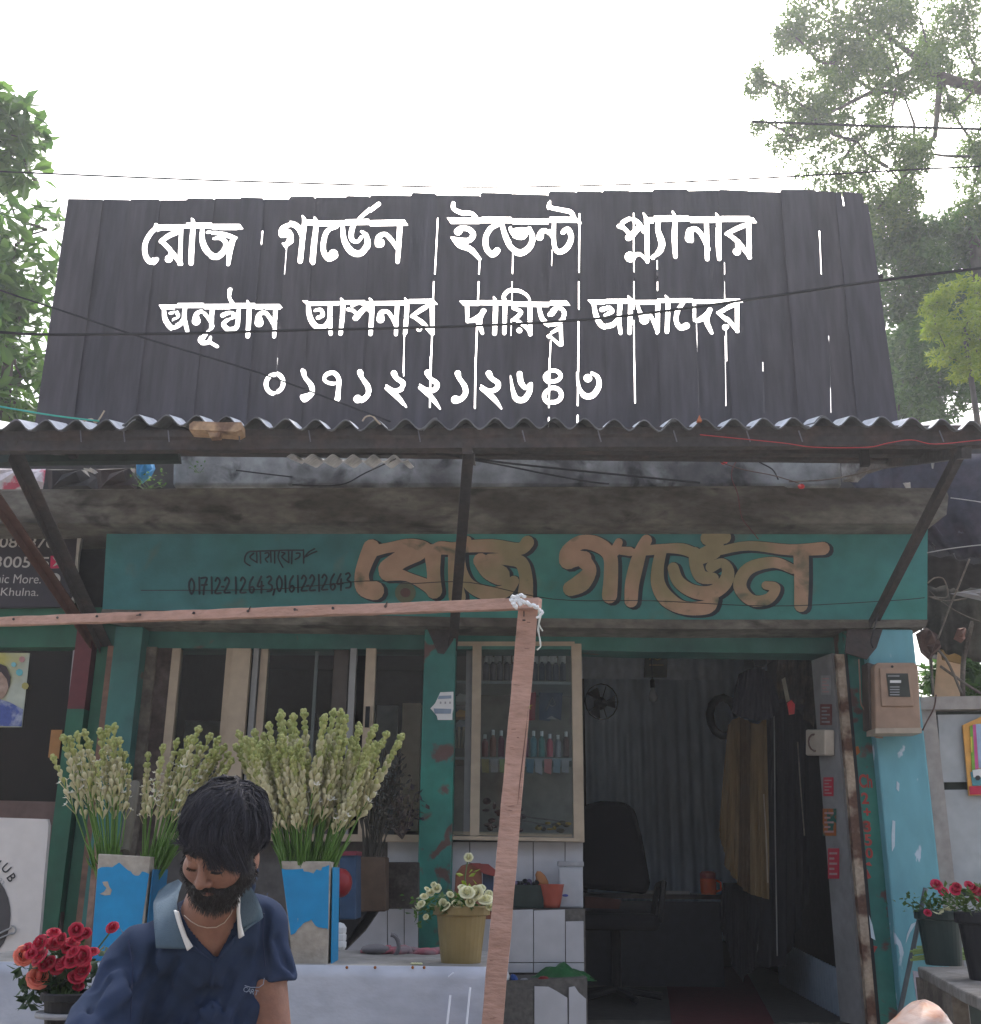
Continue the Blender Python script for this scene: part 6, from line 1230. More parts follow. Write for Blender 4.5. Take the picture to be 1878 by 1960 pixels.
def stalk(L, seed, full=1., dens=1.):
    """one tuberose stalk of height L built upright at the origin, bending gently along +x"""
    random.seed(seed); b = B(); bend = random.uniform(.01, .07); pts = []
    for k in range(8): t = k/7; pts.append(Vector((bend*L*t*t, .01*math.sin(t*3+seed), L*t)))
    b.tube(pts, [.0042, .004, .004, .0036, .0034, .003, .0026, .002], 5, 0, random.random())
    s0 = .50 if full > .5 else .58; n = int(15*dens)
    for k in range(n):
        t = s0+(1-s0)*(k/(n-1))**.9; p = pts[0].lerp(pts[0], 0); f = t*7; i = int(min(f, 6)); p = pts[i].lerp(pts[i+1], f-i); up = (pts[i+1]-pts[i]).normalized()
        for s in (0, 1):
            an = k*2.1+s*math.pi+random.uniform(-.4, .4); out = Vector((math.cos(an), math.sin(an), 0)); tt = (t-s0)/(1-s0)
            l = (.060-.028*tt)*random.uniform(.85, 1.15)*L/.5*.8; w = (.0102-.0026*tt)*L/.5; d = (up*(1.0+.8*tt)+out*(.46-.12*tt)).normalized()
            opened = full < .5 and tt < .55 and random.random() < .35 or (full >= .5 and tt < .12 and random.random() < .3)
            mi = 3 if opened else (2 if tt > .72 or random.random() < .12 else 1)
            if opened:
                e = p+d*l*1.0; b.tube([p, p+d*l*.6, e], [.0018, .002, .003], 4, 1, random.random(), cap=False); u = d.cross(Vector((0, 0, 1))).normalized(); v = d.cross(u)
                for j in range(5): aa = j*1.257; leaf(b, e, .017*L/.5, 3, random.random(), 0, .5, d=((u*math.cos(aa)+v*math.sin(aa))*1.0+d*.5).normalized())
            else: bud(b, p, d, l, w, mi, random.random())
    for k in range(5): # tip cluster
        an = k*1.257; bud(b, pts[-1]-Vector((0, 0, .012)), Vector((math.cos(an)*.45, math.sin(an)*.45, 1)), .028*L/.5, .0066*L/.5, 2, random.random())
    for k in range(3): leaf(b, pts[1]+Vector((0, 0, .02*k)), .09, 0, random.random(), 0, .12, d=Vector((random.uniform(-.3, .3), random.uniform(-.3, .3), 1)).normalized())
    return b
meshes = {}
def bunch(label, base, fan, Y, variants, group, full, dens, seed):
    """fan: list of (tip x, tip y) in the photo; stems start near base"""
    root = thing('tuberose_bunch', label, 'flowers', base, group); random.seed(seed)
    for k, (tx, ty, spread, dy) in enumerate(fan):
        key = (full, dens, k % variants)
        if key not in meshes: meshes[key] = stalk(.6, 100+k % variants+int(full*10), full, dens).mesh('stalk', [M_tst, M_tbud, M_ttip, M_topen], smooth=True)
        st_ = Vector((base.x+spread, base.y+dy*.35, base.z-.12)); tip = P(tx, ty, Y+dy); d = tip-st_; L = d.length
        o = bpy.data.objects.new('stalk', meshes[key]); S.collection.objects.link(o); o.parent = root; o.location = st_-base
        z = d.normalized(); x = Vector((1 if tx > 600 or (full < .5 and spread > 0) else -1, random.uniform(-.6, .6), 0)); 
        x = (x-z*x.dot(z)).normalized(); y = z.cross(x)
        # aim the chord, allowing for the bend
        M = Matrix((x, y, z)).transposed().to_4x4(); s_ = L/.6
        o.matrix_parent_inverse = Matrix.Identity(4); o.rotation_mode = 'QUATERNION'; o.rotation_quaternion = M.to_quaternion(); o.scale = (s_*.95, s_*.95, s_)
    return root
random.seed(50)
fan = []
outline = [(470, 1430), (476, 1408), (500, 1405), (520, 1395), (542, 1378), (560, 1372), (580, 1378), (600, 1372), (622, 1368), (640, 1370), (656, 1400), (680, 1398), (700, 1400), (725, 1408), (742, 1425), (748, 1410)]
for k, (x, y) in enumerate(outline): fan.append((x, y, (x-610)/135*.055, random.uniform(-.05, .12)))
for k in range(84):
    u = random.random(); x = 480+u*235; yt = np.interp(x, [470, 560, 640, 748], [1420, 1378, 1375, 1425]); y = yt+random.uniform(4, 110)*(1-abs(u-.5)*.5); fan.append((x, y, (x-605)/135*.05, random.uniform(-.16, .1)))
bb1 = P(590, 1646, BY+.09); bunch('large dense bunch of tuberoses in bud, in the right blue planter', bb1, fan, BY+.08, 7, None, 1., 1.05, 51)
fan = []
for x, y in ((128, 1416), (122, 1450), (150, 1425), (168, 1410), (178, 1408), (200, 1412), (212, 1406), (222, 1402), (238, 1398), (244, 1425), (236, 1450), (160, 1440), (185, 1440), (212, 1445), (230, 1470), (140, 1470), (250, 1452), (262, 1475), (172, 1462), (200, 1468), (222, 1430), (155, 1418), (190, 1425)): fan.append((x, y, (x-225)/100*.03-.02, random.uniform(-.08, .08)))
bb2 = P(232, 1638, 4.13); bunch('left-leaning bunch of opening tuberoses in the left blue planter', bb2, fan, 4.1, 5, None, .2, .62, 52)
fan = []
for x, y in ((282, 1450), (300, 1436), (320, 1425), (340, 1420), (352, 1418), (372, 1400), (384, 1412), (396, 1418), (410, 1430), (420, 1445), (428, 1470), (400, 1450), (380, 1450), (360, 1455), (335, 1465), (318, 1470), (412, 1475), (395, 1435), (366, 1430), (345, 1440), (402, 1465), (385, 1470), (360, 1478), (425, 1455), (330, 1445), (276, 1470), (292, 1462), (268, 1490)): fan.append((x, y, .005+(x-280)/140*.035, random.uniform(-.1, .05)))
bb3 = P(275, 1638, 4.13)+Vector((0, .02, 0)); bunch('right-leaning bunch of opening tuberoses in the left blue planter, behind the man\'s head', bb3, fan, 4.1, 5, None, .21, .66, 53)
b = B(); b.tube([P(238, 1632, 4.12), P(258, 1500, 4.3)], .02, 9); tag(b.build('grey_bamboo', mat('weathered_bamboo', (.13, .12, .1), .85, var=.2)), 'thick grey bamboo pole standing between the two left tuberose bunches', 'pole')

# ================================================================ pot with cream flowers
q = P(882, 1838, 4.12); q.z = zf_; cp = thing('flower_pot', 'mustard plastic pot of cream flowers standing on the counter edge beside the timber post', 'potted plant', q)
lathe_pot(q, .092, .068, .185, mat('mustard_plastic', (.25, .185, .075), .45, (.23, .165, .065), 6, .4, .6, var=.06), cp, .007)
b = B(); b.lathe(q+Vector((0, 0, .155)), [(.083, 0), (.083, .005)], 20); b.build('soil', M_mortar, cp)
random.seed(61); top_ = q+Vector((0, 0, .19)); b = B()
for k in range(16): b.tube([top_+Vector((random.uniform(-.03, .03), random.uniform(-.02, .02), -.04)), top_+Vector((random.uniform(-.12, .09), random.uniform(-.08, .05), random.uniform(0, .06)))], .0022, 4, cap=False)
sx = [P(x, y, 4.08) for x, y in ((896, 1730), (893, 1700), (890, 1680), (894, 1655), (897, 1640))]; b.tube(sx, .0022, 4); b.build('stem', M_stem, cp)
b = B()
for k in range(230):
    p = P(random.gauss(868, 34), random.uniform(1712, 1750), 4.12+random.uniform(-.1, .06)); leaf(b, p, random.uniform(.018, .034), 0, random.random(), .2, .6)
for k in range(26): leaf(b, P(random.gauss(808, 8), random.uniform(1715, 1772), 4.05), .026, 0, random.random(), .5, .6)
b.build('leaves', ML2, cp); b = B()
for k in range(26): leaf(b, P(random.gauss(902, 8), random.uniform(1690, 1722), 4.07), .035, 0, random.random(), -.4, .6)
for p in ((906, 1668), (902, 1664), (890, 1690), (897, 1678), (888, 1675)): leaf(b, P(*p, 4.07), .03, 0, random.random(), -.2, .6)
b.build('leaves', ML4, cp)
for x, y, r in ((894, 1708, 15), (886, 1700, 9), (912, 1708, 12), (921, 1700, 9), (930, 1722, 14), (936, 1712, 10), (900, 1727, 9), (877, 1733, 12), (852, 1735, 11), (848, 1728, 8), (836, 1700, 8), (830, 1693, 6), (812, 1716, 8), (806, 1730, 8), (818, 1702, 6), (800, 1735, 6), (824, 1708, 7), (862, 1712, 7), (815, 1755, 6), (897, 1641, 9), (908, 1717, 8), (938, 1735, 9)):
    petal_rose(P(x, y, 4.02+random.uniform(-.03, .03)), r/2130*4.0*1.0, [M_cream, M_stem], cp, Matrix.Rotation(rad(random.uniform(30, 75)), 3, 'X') @ Matrix.Rotation(random.uniform(-.5, .5), 3, 'Y'), 'bloom')

# ================================================================ rose pot at lower left
RY = 3.0; q = P(128, 1985, RY); rt = thing('rose_plant', 'crimson and coral roses in a black pot at the lower left, before the green posts', 'potted plant', q)
h = P(128, 1898, RY).z-q.z; lathe_pot(q, .068, .052, h, M_blackpl, rt)
b = B(); b.lathe(P(128, 1946, RY-.0)+Vector((0, 0, 0)), [(.074, 0), (.076, .006), (.074, .012)], 28); b.build('pot_band', M_greyp, rt)
stl = thing('stool', 'plain wooden stool under the lower left rose pot', 'stool', Vector((q.x, RY, 0))); b = B(); b.box((q.x, RY, q.z-.015), (.3, .3, .03)); b.build('seat', M_woodg, stl)
for sx_ in (-1, 1):
    for sy_ in (-1, 1): b = B(); b.box((q.x+sx_*.12, RY+sy_*.12, (q.z-.03)/2), (.035, .035, q.z-.03)); b.build('leg', M_woodg, stl)
random.seed(63); b = B(); c0 = P(128, 1900, RY)
rl = [(103, 1785, 13, 0), (146, 1780, 12, 0), (118, 1797, 11, 0), (76, 1805, 14, 0), (104, 1806, 14, 0), (130, 1812, 12, 0), (164, 1786, 10, 0), (139, 1803, 13, 0), (150, 1795, 9, 0), (76, 1832, 15, 0), (60, 1825, 10, 0), (122, 1842, 15, 0), (138, 1838, 14, 0), (157, 1830, 15, 0), (165, 1838, 12, 0), (110, 1850, 13, 0), (140, 1822, 11, 0), (158, 1858, 14, 0), (146, 1870, 13, 0), (85, 1848, 10, 0), (46, 1829, 15, 1), (75, 1870, 19, 1), (50, 1818, 12, 0), (215, 1775, 10, 0), (176, 1822, 12, 0), (96, 1842, 11, 0), (150, 1886, 10, 0)]
for x, y, r, c_ in rl: b.tube([c0+Vector((random.uniform(-.03, .03), random.uniform(-.02, .02), -.03)), P((x+128)/2+random.uniform(-5, 5), (y+1900)/2, RY+.02), P(x, y+4, RY+.01)], .0022, 4, cap=False)
b.build('stem', M_stem, rt); b = B()
for k in range(300): leaf(b, P(random.gauss(118, 36), random.gauss(1858, 26), RY+random.uniform(-.02, .1)), random.uniform(.025, .045), 0, random.random(), .1, .6)
for k in range(30): leaf(b, P(random.gauss(58, 10), random.gauss(1895, 18), RY+random.uniform(-.02, .05)), .035, 0, random.random(), .5, .6)
b.build('leaves', ML3, rt)
for x, y, r, c_ in rl: petal_rose(P(x, y, RY-.03+random.uniform(-.03, .02)), r/2130*3.0*1.08, [M_coral if c_ else M_rose, M_stem], rt, Matrix.Rotation(rad(random.uniform(25, 80)), 3, 'X') @ Matrix.Rotation(random.uniform(-.6, .6), 3, 'Y'))
# ================================================================ trees behind
def tree(label, trunk, blobs, m, size, dens, name='tree', limbs=(), asp=.4, thr=-.05, nsc=2.2, down=.35, nparts=0):
    """blobs: (x, y, Y, rx_px, ry_px, depth) photo-sized clumps; foliage spread in volume"""
    base_ = Vector((trunk[0], trunk[1], 0)); root = thing(name, label, 'tree', base_); b = B()
    top = P(blobs[0][0], blobs[0][1], blobs[0][2])
    b.tube([base_, base_+Vector((.1, 0, 1.4)), base_.lerp(top, .55)+Vector((0, 0, .3)), top], [trunk[2], trunk[2]*.85, trunk[2]*.6, trunk[2]*.25], 9)
    mid = base_.lerp(top, .55)
    done = [mid, top]
    for x, y, Y, rx, ry, dp in sorted(blobs[1:], key=lambda q: (P(*q[:3])-top).length):
        e = P(x, y, Y); a_ = min(done, key=lambda q: (q-e).length); w_ = trunk[2]*.22; b.tube([a_, a_.lerp(e, .5)+Vector((random.uniform(-.08, .08), 0, random.uniform(-.12, .02))), e], [w_*.5, w_*.35, w_*.2], 5); done.append(e)
    for l in limbs: b.tube([P(*p) for p in l[0]], l[1], 6)
    b.build('trunk', M_bark, root, smooth=True); c = LC()
    for k, (x, y, Y, rx, ry, dp) in enumerate(blobs):
        s = 1/(FPX/(Y*1.03)); q = P(x, y, Y); n = int(22*dens*rx*ry*s*s/size/size)
        c.cloud(q, (rx*s, dp, ry*s), n, size, thr, nsc, k, down, asp)
    c.build('crown', m, root, nparts); return root
class LC:
    """leaf cloud kept in numpy arrays: rows of position, direction, size, width ratio"""
    def __init__(s): s.p = []; s.d = []; s.s = []; s.a = []
    def cloud(s, c, r, n, size, thr, nsc, seed, down, asp):
        g = np.random.default_rng(seed+int(abs(c[0])*97)); u = g.normal(size=(n, 3)); u /= np.linalg.norm(u, axis=1)[:, None]; u *= (g.random(n)**.42)[:, None]; p = np.array(c)+u*np.array(r)
        K = g.normal(size=(7, 3)); K /= np.linalg.norm(K, axis=1)[:, None]; f = sum(np.sin((p@k)*nsc*(3.2+1.9*i)+i*2.1+seed)/(1+.25*i) for i, k in enumerate(K))/3.2
        p = p[f > thr]; n = len(p); d = g.normal(size=(n, 3))*[1, 1, .6]-[0, 0, down]; d /= np.linalg.norm(d, axis=1)[:, None]
        s.p.append(p); s.d.append(d); s.s.append(size*g.uniform(.6, 1.3, n)); s.a.append(np.full(n, asp))
    def build(s, name, m, root, nparts):
        p = np.concatenate(s.p); d = np.concatenate(s.d); z = np.concatenate(s.s); a = np.concatenate(s.a); g = np.random.default_rng(3); n = len(p)
        w = np.cross(d, g.normal(size=(n, 3))*.5+[0, 0, 1]); w /= np.linalg.norm(w, axis=1)[:, None]; nn = np.cross(d, w); w = w*(z*a*.5)[:, None]; nn = nn*(z*.09)[:, None]; q = p+d*(z*.45)[:, None]
        pick = np.zeros(n, bool)
        if nparts:
            cx = np.array([(v@np.array(RM))[2] for v in (p-np.array(CAM))]) if False else p[:, 1]; front = np.argsort(cx - z*6)[:nparts]; pick[front] = True
            L_ = [Vector((0, 0, 0)), Vector((.22, .42, .06)), Vector((.25, .75, .05)), Vector((0, 1, 0)), Vector((-.25, .75, .05)), Vector((-.22, .42, .06)), Vector((0, .5, 0))]
            ms = []
            for k in range(4):
                b = B(); b.add([(v.x*(1.5 if 0 else 1), v.y, v.z+.04*k*v.y*v.y) for v in L_], [(0, 1, 6), (1, 2, 6), (2, 3, 6), (3, 4, 6), (4, 5, 6), (5, 0, 6)], 0, k/3); ms.append(b.mesh('leaf', m, smooth=False))
            rl_ = wloc(root)
            for k, i in enumerate(front):
                o = bpy.data.objects.new('leaf', ms[k % 4]); S.collection.objects.link(o); o.parent = root; y = Vector(d[i]); x = Vector(w[i]).normalized(); o.location = Vector(p[i])-rl_
                o.rotation_mode = 'QUATERNION'; o.rotation_quaternion = Matrix((x, y, x.cross(y))).transposed().to_quaternion(); o.scale = (z[i]*.9, z[i], z[i])
        k_ = ~pick; p, d, z, w, nn, q = p[k_], d[k_], z[k_], w[k_], nn[k_], q[k_]; n = len(p)
        V = np.stack([p-np.array(wloc(root)), q+w+nn-np.array(wloc(root)), p+d*z[:, None]-np.array(wloc(root)), q-w+nn-np.array(wloc(root)), q-np.array(wloc(root))], 1).reshape(-1, 3)
        F = (np.arange(n)[:, None]*5+np.array([0, 4, 2, 1, 0, 3, 2, 4])[None]).reshape(-1); me = bpy.data.meshes.new(name)
        me.vertices.add(len(V)); me.vertices.foreach_set('co', V.ravel()); me.loops.add(len(F)); me.loops.foreach_set('vertex_index', F.astype(np.int32)); me.polygons.add(2*n); me.polygons.foreach_set('loop_start', np.arange(0, 8*n, 4, dtype=np.int32))
        me.materials.append(m); me.attributes.new('rnd', 'FLOAT', 'FACE').data.foreach_set('value', np.repeat(g.random(n), 2)); me.update(calc_edges=True); me.validate()
        o = bpy.data.objects.new(name, me); S.collection.objects.link(o); o.parent = root; o['kind'] = 'stuff'
random.seed(101)
# left tree, large drooping leaves
tree('leafy bright green tree behind the left end of the black sign', (-3.6, 8.2, .14), [(20, 640, 8.0, 75, 110, .5), (10, 240, 7.6, 55, 85, .4), (40, 260, 7.6, 50, 60, .3), (10, 360, 7.8, 80, 70, .5), (70, 350, 7.8, 40, 50, .3), (30, 470, 7.8, 90, 80, .5), (90, 440, 7.9, 45, 60, .4), (30, 560, 8.0, 85, 70, .5), (40, 720, 8.1, 80, 90, .5), (-60, 300, 8.0, 80, 140, .6), (-60, 600, 8.0, 90, 180, .6), (40, 800, 8.2, 80, 60, .5)], ML1, .16, 6, asp=.34, thr=-.05, nsc=1.8, down=.5, nparts=300)
# tall fine-leaved tree at right
random.seed(102); ML2b = Mleaf('fine_leaf', (.07, .14, .03), (.16, .25, .05), .5); ML3b = Mleaf('broad_dark_leaf', (.035, .1, .02), (.09, .18, .035), .42)
bl = [(1860, 420, 11.5, 60, 60, .8), (1560, 30, 10.5, 85, 50, .6), (1660, 60, 10.5, 110, 80, .8), (1510, 60, 10.4, 45, 30, .4), (1760, 30, 10.8, 110, 60, .8), (1650, 160, 10.6, 95, 70, .7), (1560, 110, 10.4, 50, 30, .4), (1455, 152, 10.2, 34, 28, .3), (1500, 170, 10.3, 30, 18, .3), (1470, 235, 10.2, 40, 22, .3), (1560, 215, 10.4, 95, 60, .6), (1530, 270, 10.3, 70, 38, .4), (1640, 270, 10.6, 80, 60, .6), (1600, 330, 10.5, 90, 36, .5), (1700, 320, 10.7, 90, 45, .6), (1730, 180, 10.8, 70, 60, .7), (1790, 120, 11, 60, 50, .7), (1750, 290, 10.9, 45, 30, .4), (1840, 60, 11.2, 70, 70, .8), (1880, 150, 11.3, 60, 70, .8), (1820, 210, 11.2, 50, 35, .5), (1880, 300, 11.3, 50, 80, .6), (1700, 395, 10.8, 70, 45, .5), (1690, 90, 10.7, 60, 50, .6), (1740, 360, 10.8, 40, 30, .4), (1605, 120, 10.5, 70, 50, .6)]
tree('tall fine-leaved tree reaching in from the upper right', (5.6, 11.6, .22), bl, ML2b, .06, 7, asp=.4, thr=.0, nsc=2.2, limbs=[([(1960, 190, 11.2), (1860, 165, 11), (1800, 150, 10.9), (1740, 100, 10.8), (1660, 40, 10.6)], [.10, .07, .05, .035, .015]), ([(1860, 165, 11), (1760, 130, 10.8), (1660, 180, 10.6), (1540, 240, 10.3)], [.06, .04, .025, .01]), ([(1800, 150, 10.9), (1790, 260, 10.9), (1730, 340, 10.8), (1680, 400, 10.7)], [.04, .03, .02, .01]), ([(1700, 60, 10.7), (1720, 140, 10.7), (1700, 260, 10.6)], [.02, .015, .008])])
random.seed(103)
tree('broad dark green tree behind the right end of the black sign', (5.2, 13, .18), [(1740, 620, 12, 60, 70, .8), (1720, 470, 11.5, 60, 50, .6), (1790, 470, 11.6, 80, 50, .7), (1700, 440, 11.4, 40, 50, .5), (1860, 450, 11.8, 70, 60, .8), (1740, 540, 11.5, 70, 60, .8), (1830, 540, 12.2, 90, 60, .8), (1740, 700, 11.6, 60, 90, .8), (1800, 740, 12, 90, 80, .8), (1870, 650, 12.4, 80, 120, .8), (1720, 790, 11.6, 70, 40, .6), (1940, 560, 12, 70, 200, .8)], ML3b, .1, 11.0, asp=.38, thr=-.3, nsc=1.6)
random.seed(104)
tree('yellow-green feathery bush at the right edge beside the sign', (4.6, 9.6, .08), [(1845, 630, 9.6, 50, 50, .4), (1800, 575, 9.5, 30, 26, .3), (1860, 548, 9.6, 40, 26, .3), (1790, 622, 9.5, 28, 24, .25), (1808, 670, 9.6, 32, 26, .3), (1850, 700, 9.6, 30, 28, .3), (1885, 590, 9.7, 36, 34, .3), (1880, 690, 9.8, 34, 40, .3), (1778, 585, 9.5, 16, 14, .2), (1930, 620, 9.8, 50, 100, .5)], ML4, .065, 9.0, asp=.3, thr=.05, nsc=4.5)
random.seed(105)
tree('large-leaved green shrub seen through the gap right of the meter', (4.55, 7.9, .05), [(1850, 1290, 7.6, 60, 45, .25), (1800, 1300, 7.8, 40, 40, .2), (1900, 1300, 7.8, 60, 50, .3)], ML2, .11, 5., name='shrub', thr=-.6, nparts=60)
b = B(); b.add([(-30, 19, -0.), (40, 19, 0), (40, 19, 3.2), (-30, 19, 3.2)], [(0, 1, 2, 3)]); b.box((5, 19.2, 1.6), (70, .2, 3.2)); 
tag(b.build('boundary_wall', M_conc), 'long concrete boundary wall far behind the shop', 'wall')

# ================================================================ across the street, seen only in reflections; walls darkened to dim the reflections
random.seed(106)
for k, (x, w, h, c) in enumerate(((-11, 7.9, 9.5, (.04, .042, .045)), (-3.2, 7.6, 8.2, (.045, .042, .042)), (4.6, 8, 9.6, (.03, .04, .048)), (13., 8.6, 8.6, (.045, .045, .042)))):
    r = thing('shop_row_building', ('cream', 'ochre', 'grey-blue', 'sandy')[k]+' building across the street behind the viewer, walls darkened to dim reflections', 'building', (x, -11, 0)); b = B(); b.box((x, -11.6, h/2), (w, 1, h)); b.build('wall', mat('darkened_far_wall_%s' % ('cream', 'ochre', 'blue', 'sand')[k], c, .9), r)
    for j in range(3):
        b = B(); b.box((x-w/3+j*w/3, -11.08, 1.3), (w/4.2, .06, 2.3)); b.build('shutter', M_greyal if j % 2 else M_dark, r)
        b = B(); b.box((x-w/3+j*w/3, -11.06, h-1.2), (1., .08, 1.)); b.build('window', M_dark, r)

# ================================================================ overhead wires
def wire(pts, Y, r, label, m=M_wire, dy=0., name='overhead_wire'):
    ys = [Y+dy*i/(len(pts)-1) for i in range(len(pts))]; q = cr([(*pts[i], ys[i]) for i in range(len(pts))], 8); b = B(); b.tube([P(*c) for c in q], r, 6)
    return tag(b.build(name, m, smooth=True), label, 'wire')
wire([(-120, 92), (0, 103), (230, 140), (500, 168), (775, 188), (1000, 205)], 9, .0022, 'faint uppermost wire crossing the empty sky at the left', M_wireg, dy=14)
wire([(-100, 322), (0, 328), (300, 341), (500, 348), (860, 358), (1130, 355), (1330, 347), (1530, 337), (1700, 327), (1878, 318), (1980, 312)], 4.4, .0045, 'long dark wire passing just above the top edge of the black sign')
wire([(1440, 233), (1560, 237), (1700, 242), (1878, 247), (2000, 250)], 5.5, .008, 'thick twisted cable crossing the tall tree at the upper right')
wire([(-100, 632), (0, 636), (90, 640), (350, 638), (560, 632), (760, 628), (940, 622), (1070, 615), (1200, 604), (1400, 578), (1640, 543), (1878, 513), (1990, 500)], 3.6, .0055, 'heavy black cable sagging across the second line of lettering')
wire([(-100, 510), (0, 555), (135, 600), (270, 645), (500, 715), (720, 797), (745, 806)], 3.9, .004, 'thin wire slanting down across the left half of the black sign', dy=.65)
wire([(-80, 762), (0, 778), (100, 795), (190, 806)], 4.3, .004, 'turquoise rope tied to the canopy edge at the left', mat('turquoise_rope', (.05, .4, .33), .6), dy=.25, name='rope')
wire([(160, 806), (175, 802), (185, 808), (200, 786)], 4.55, .004, 'frayed rope end knotted on the canopy edge', M_beige, name='rope_knot')
wire([(694, 806), (700, 798), (712, 796), (722, 806), (728, 812)], 4.6, .004, 'small pale loop of wire on the canopy edge', M_beige, name='wire_loop')
b = B(); b.px([(1334, 806), (1339, 794), (1344, 806)], 4.58, .02); tag(b.build('orange_scrap', mat('orange_scrap', (.5, .15, .06), .7)), 'small orange scrap caught on the canopy edge', 'scrap')

# ================================================================ the man
def smin(a, b, k): h = np.clip(.5+.5*(b-a)/k, 0, 1); return b*(1-h)+a*h-k*h*(1-h)
def smax(a, b, k): return -smin(-a, -b, k)
def sph(p, c, r): return np.linalg.norm(p-np.array(c), axis=-1)-r
def elli(p, c, r, R=None):
    q = p-np.array(c)
    if R is not None: q = q @ R
    r = np.array(r); k0 = np.linalg.norm(q/r, axis=-1); k1 = np.linalg.norm(q/(r*r), axis=-1)+1e-9; return k0*(k0-1)/k1
def cap(p, a, b, ra, rb):
    a = np.array(a, float); b = np.array(b, float); ab = b-a; t = np.clip(((p-a)@ab)/(ab@ab), 0, 1); return np.linalg.norm(p-a-t[..., None]*ab, axis=-1)-(ra+(rb-ra)*t)
def surface_nets(f, lo, hi, h):
    lo = np.array(lo, float); n = np.ceil((np.array(hi)-lo)/h).astype(int)+1
    g = np.stack(np.meshgrid(*[lo[i]+h*np.arange(n[i]) for i in range(3)], indexing='ij'), -1); D = f(g)
    s = D < 0; c = [(i, j, k) for i in (0, 1) for j in (0, 1) for k in (0, 1)]
    cnt = sum(s[i:n[0]-1+i, j:n[1]-1+j, k:n[2]-1+k].astype(int) for i, j, k in c); act = (cnt > 0) & (cnt < 8)
    idx = -np.ones(act.shape, int); A = np.argwhere(act); idx[act] = np.arange(len(A)); acc = np.zeros((len(A), 3)); num = np.zeros(len(A))
    for a in c:
        for ax in range(3):
            if a[ax] == 0:
                b_ = list(a); b_[ax] = 1; pa = A+np.array(a); pb = A+np.array(b_); da = D[tuple(pa.T)]; db = D[tuple(pb.T)]; m = (da < 0) != (db < 0); t = np.where(m, da/(da-db+1e-12), 0)
                q = pa+t[:, None]*(pb-pa); acc[m] += q[m]; num[m] += 1
    V = lo+h*acc/num[:, None]; F = []
    for ax in range(3):
        u, v = (ax+1) % 3, (ax+2) % 3; s0 = [slice(0, n[i]) for i in range(3)]; s1 = list(s0); s0[ax] = slice(0, n[ax]-1); s1[ax] = slice(1, n[ax]); d0 = s[tuple(s0)]; d1 = s[tuple(s1)]
        E = np.argwhere(d0 != d1); E = E[(E[:, u] > 0) & (E[:, v] > 0) & (E[:, u] < n[u]-1) & (E[:, v] < n[v]-1)]
        eu = np.eye(3, dtype=int)[u]; ev = np.eye(3, dtype=int)[v]; q = np.stack([idx[tuple(E.T)], idx[tuple((E-eu).T)], idx[tuple((E-eu-ev).T)], idx[tuple((E-ev).T)]], 1)
        fl = d0[tuple(E.T)]; q[~fl] = q[~fl][:, ::-1]; F.append(q)
    F = np.concatenate(F); F = F[(F >= 0).all(1)]; return V, F
def np_obj(name, V, F, m, parent, smooth=True, rnd=None):
    pl = np.array(wloc(parent)); me = bpy.data.meshes.new(name); me.from_pydata((V-pl).tolist(), [], F.tolist()); me.materials.append(m)
    if smooth: me.polygons.foreach_set('use_smooth', [True]*len(me.polygons))
    if rnd is not None: me.attributes.new('rnd', 'FLOAT', 'FACE').data.foreach_set('value', rnd)
    me.update(); o = bpy.data.objects.new(name, me); S.collection.objects.link(o); o.parent = parent; return o
A3 = lambda v: np.array(v, float)
MY = 2.42
man = thing('person', 'bearded black-haired man in a navy polo shirt with head bowed at the stall', 'person', (P(400, 1960, 2.6).x, 2.62, 0))
hc = A3(P(425, 1614, MY)); yaw, pit, rol = rad(-17), rad(31), rad(6)
fw = np.array([math.sin(yaw)*math.cos(pit), -math.cos(yaw)*math.cos(pit), -math.sin(pit)])
up0 = np.array([0, 0, 1.])-fw*(-math.sin(pit)); up0 /= np.linalg.norm(up0); rt0 = np.cross(fw, up0)   # person's right -> viewer's left is -rt
up_ = up0*math.cos(rol)-rt0*math.sin(rol)*(-1)*(-1); rt_ = np.cross(fw, up_)
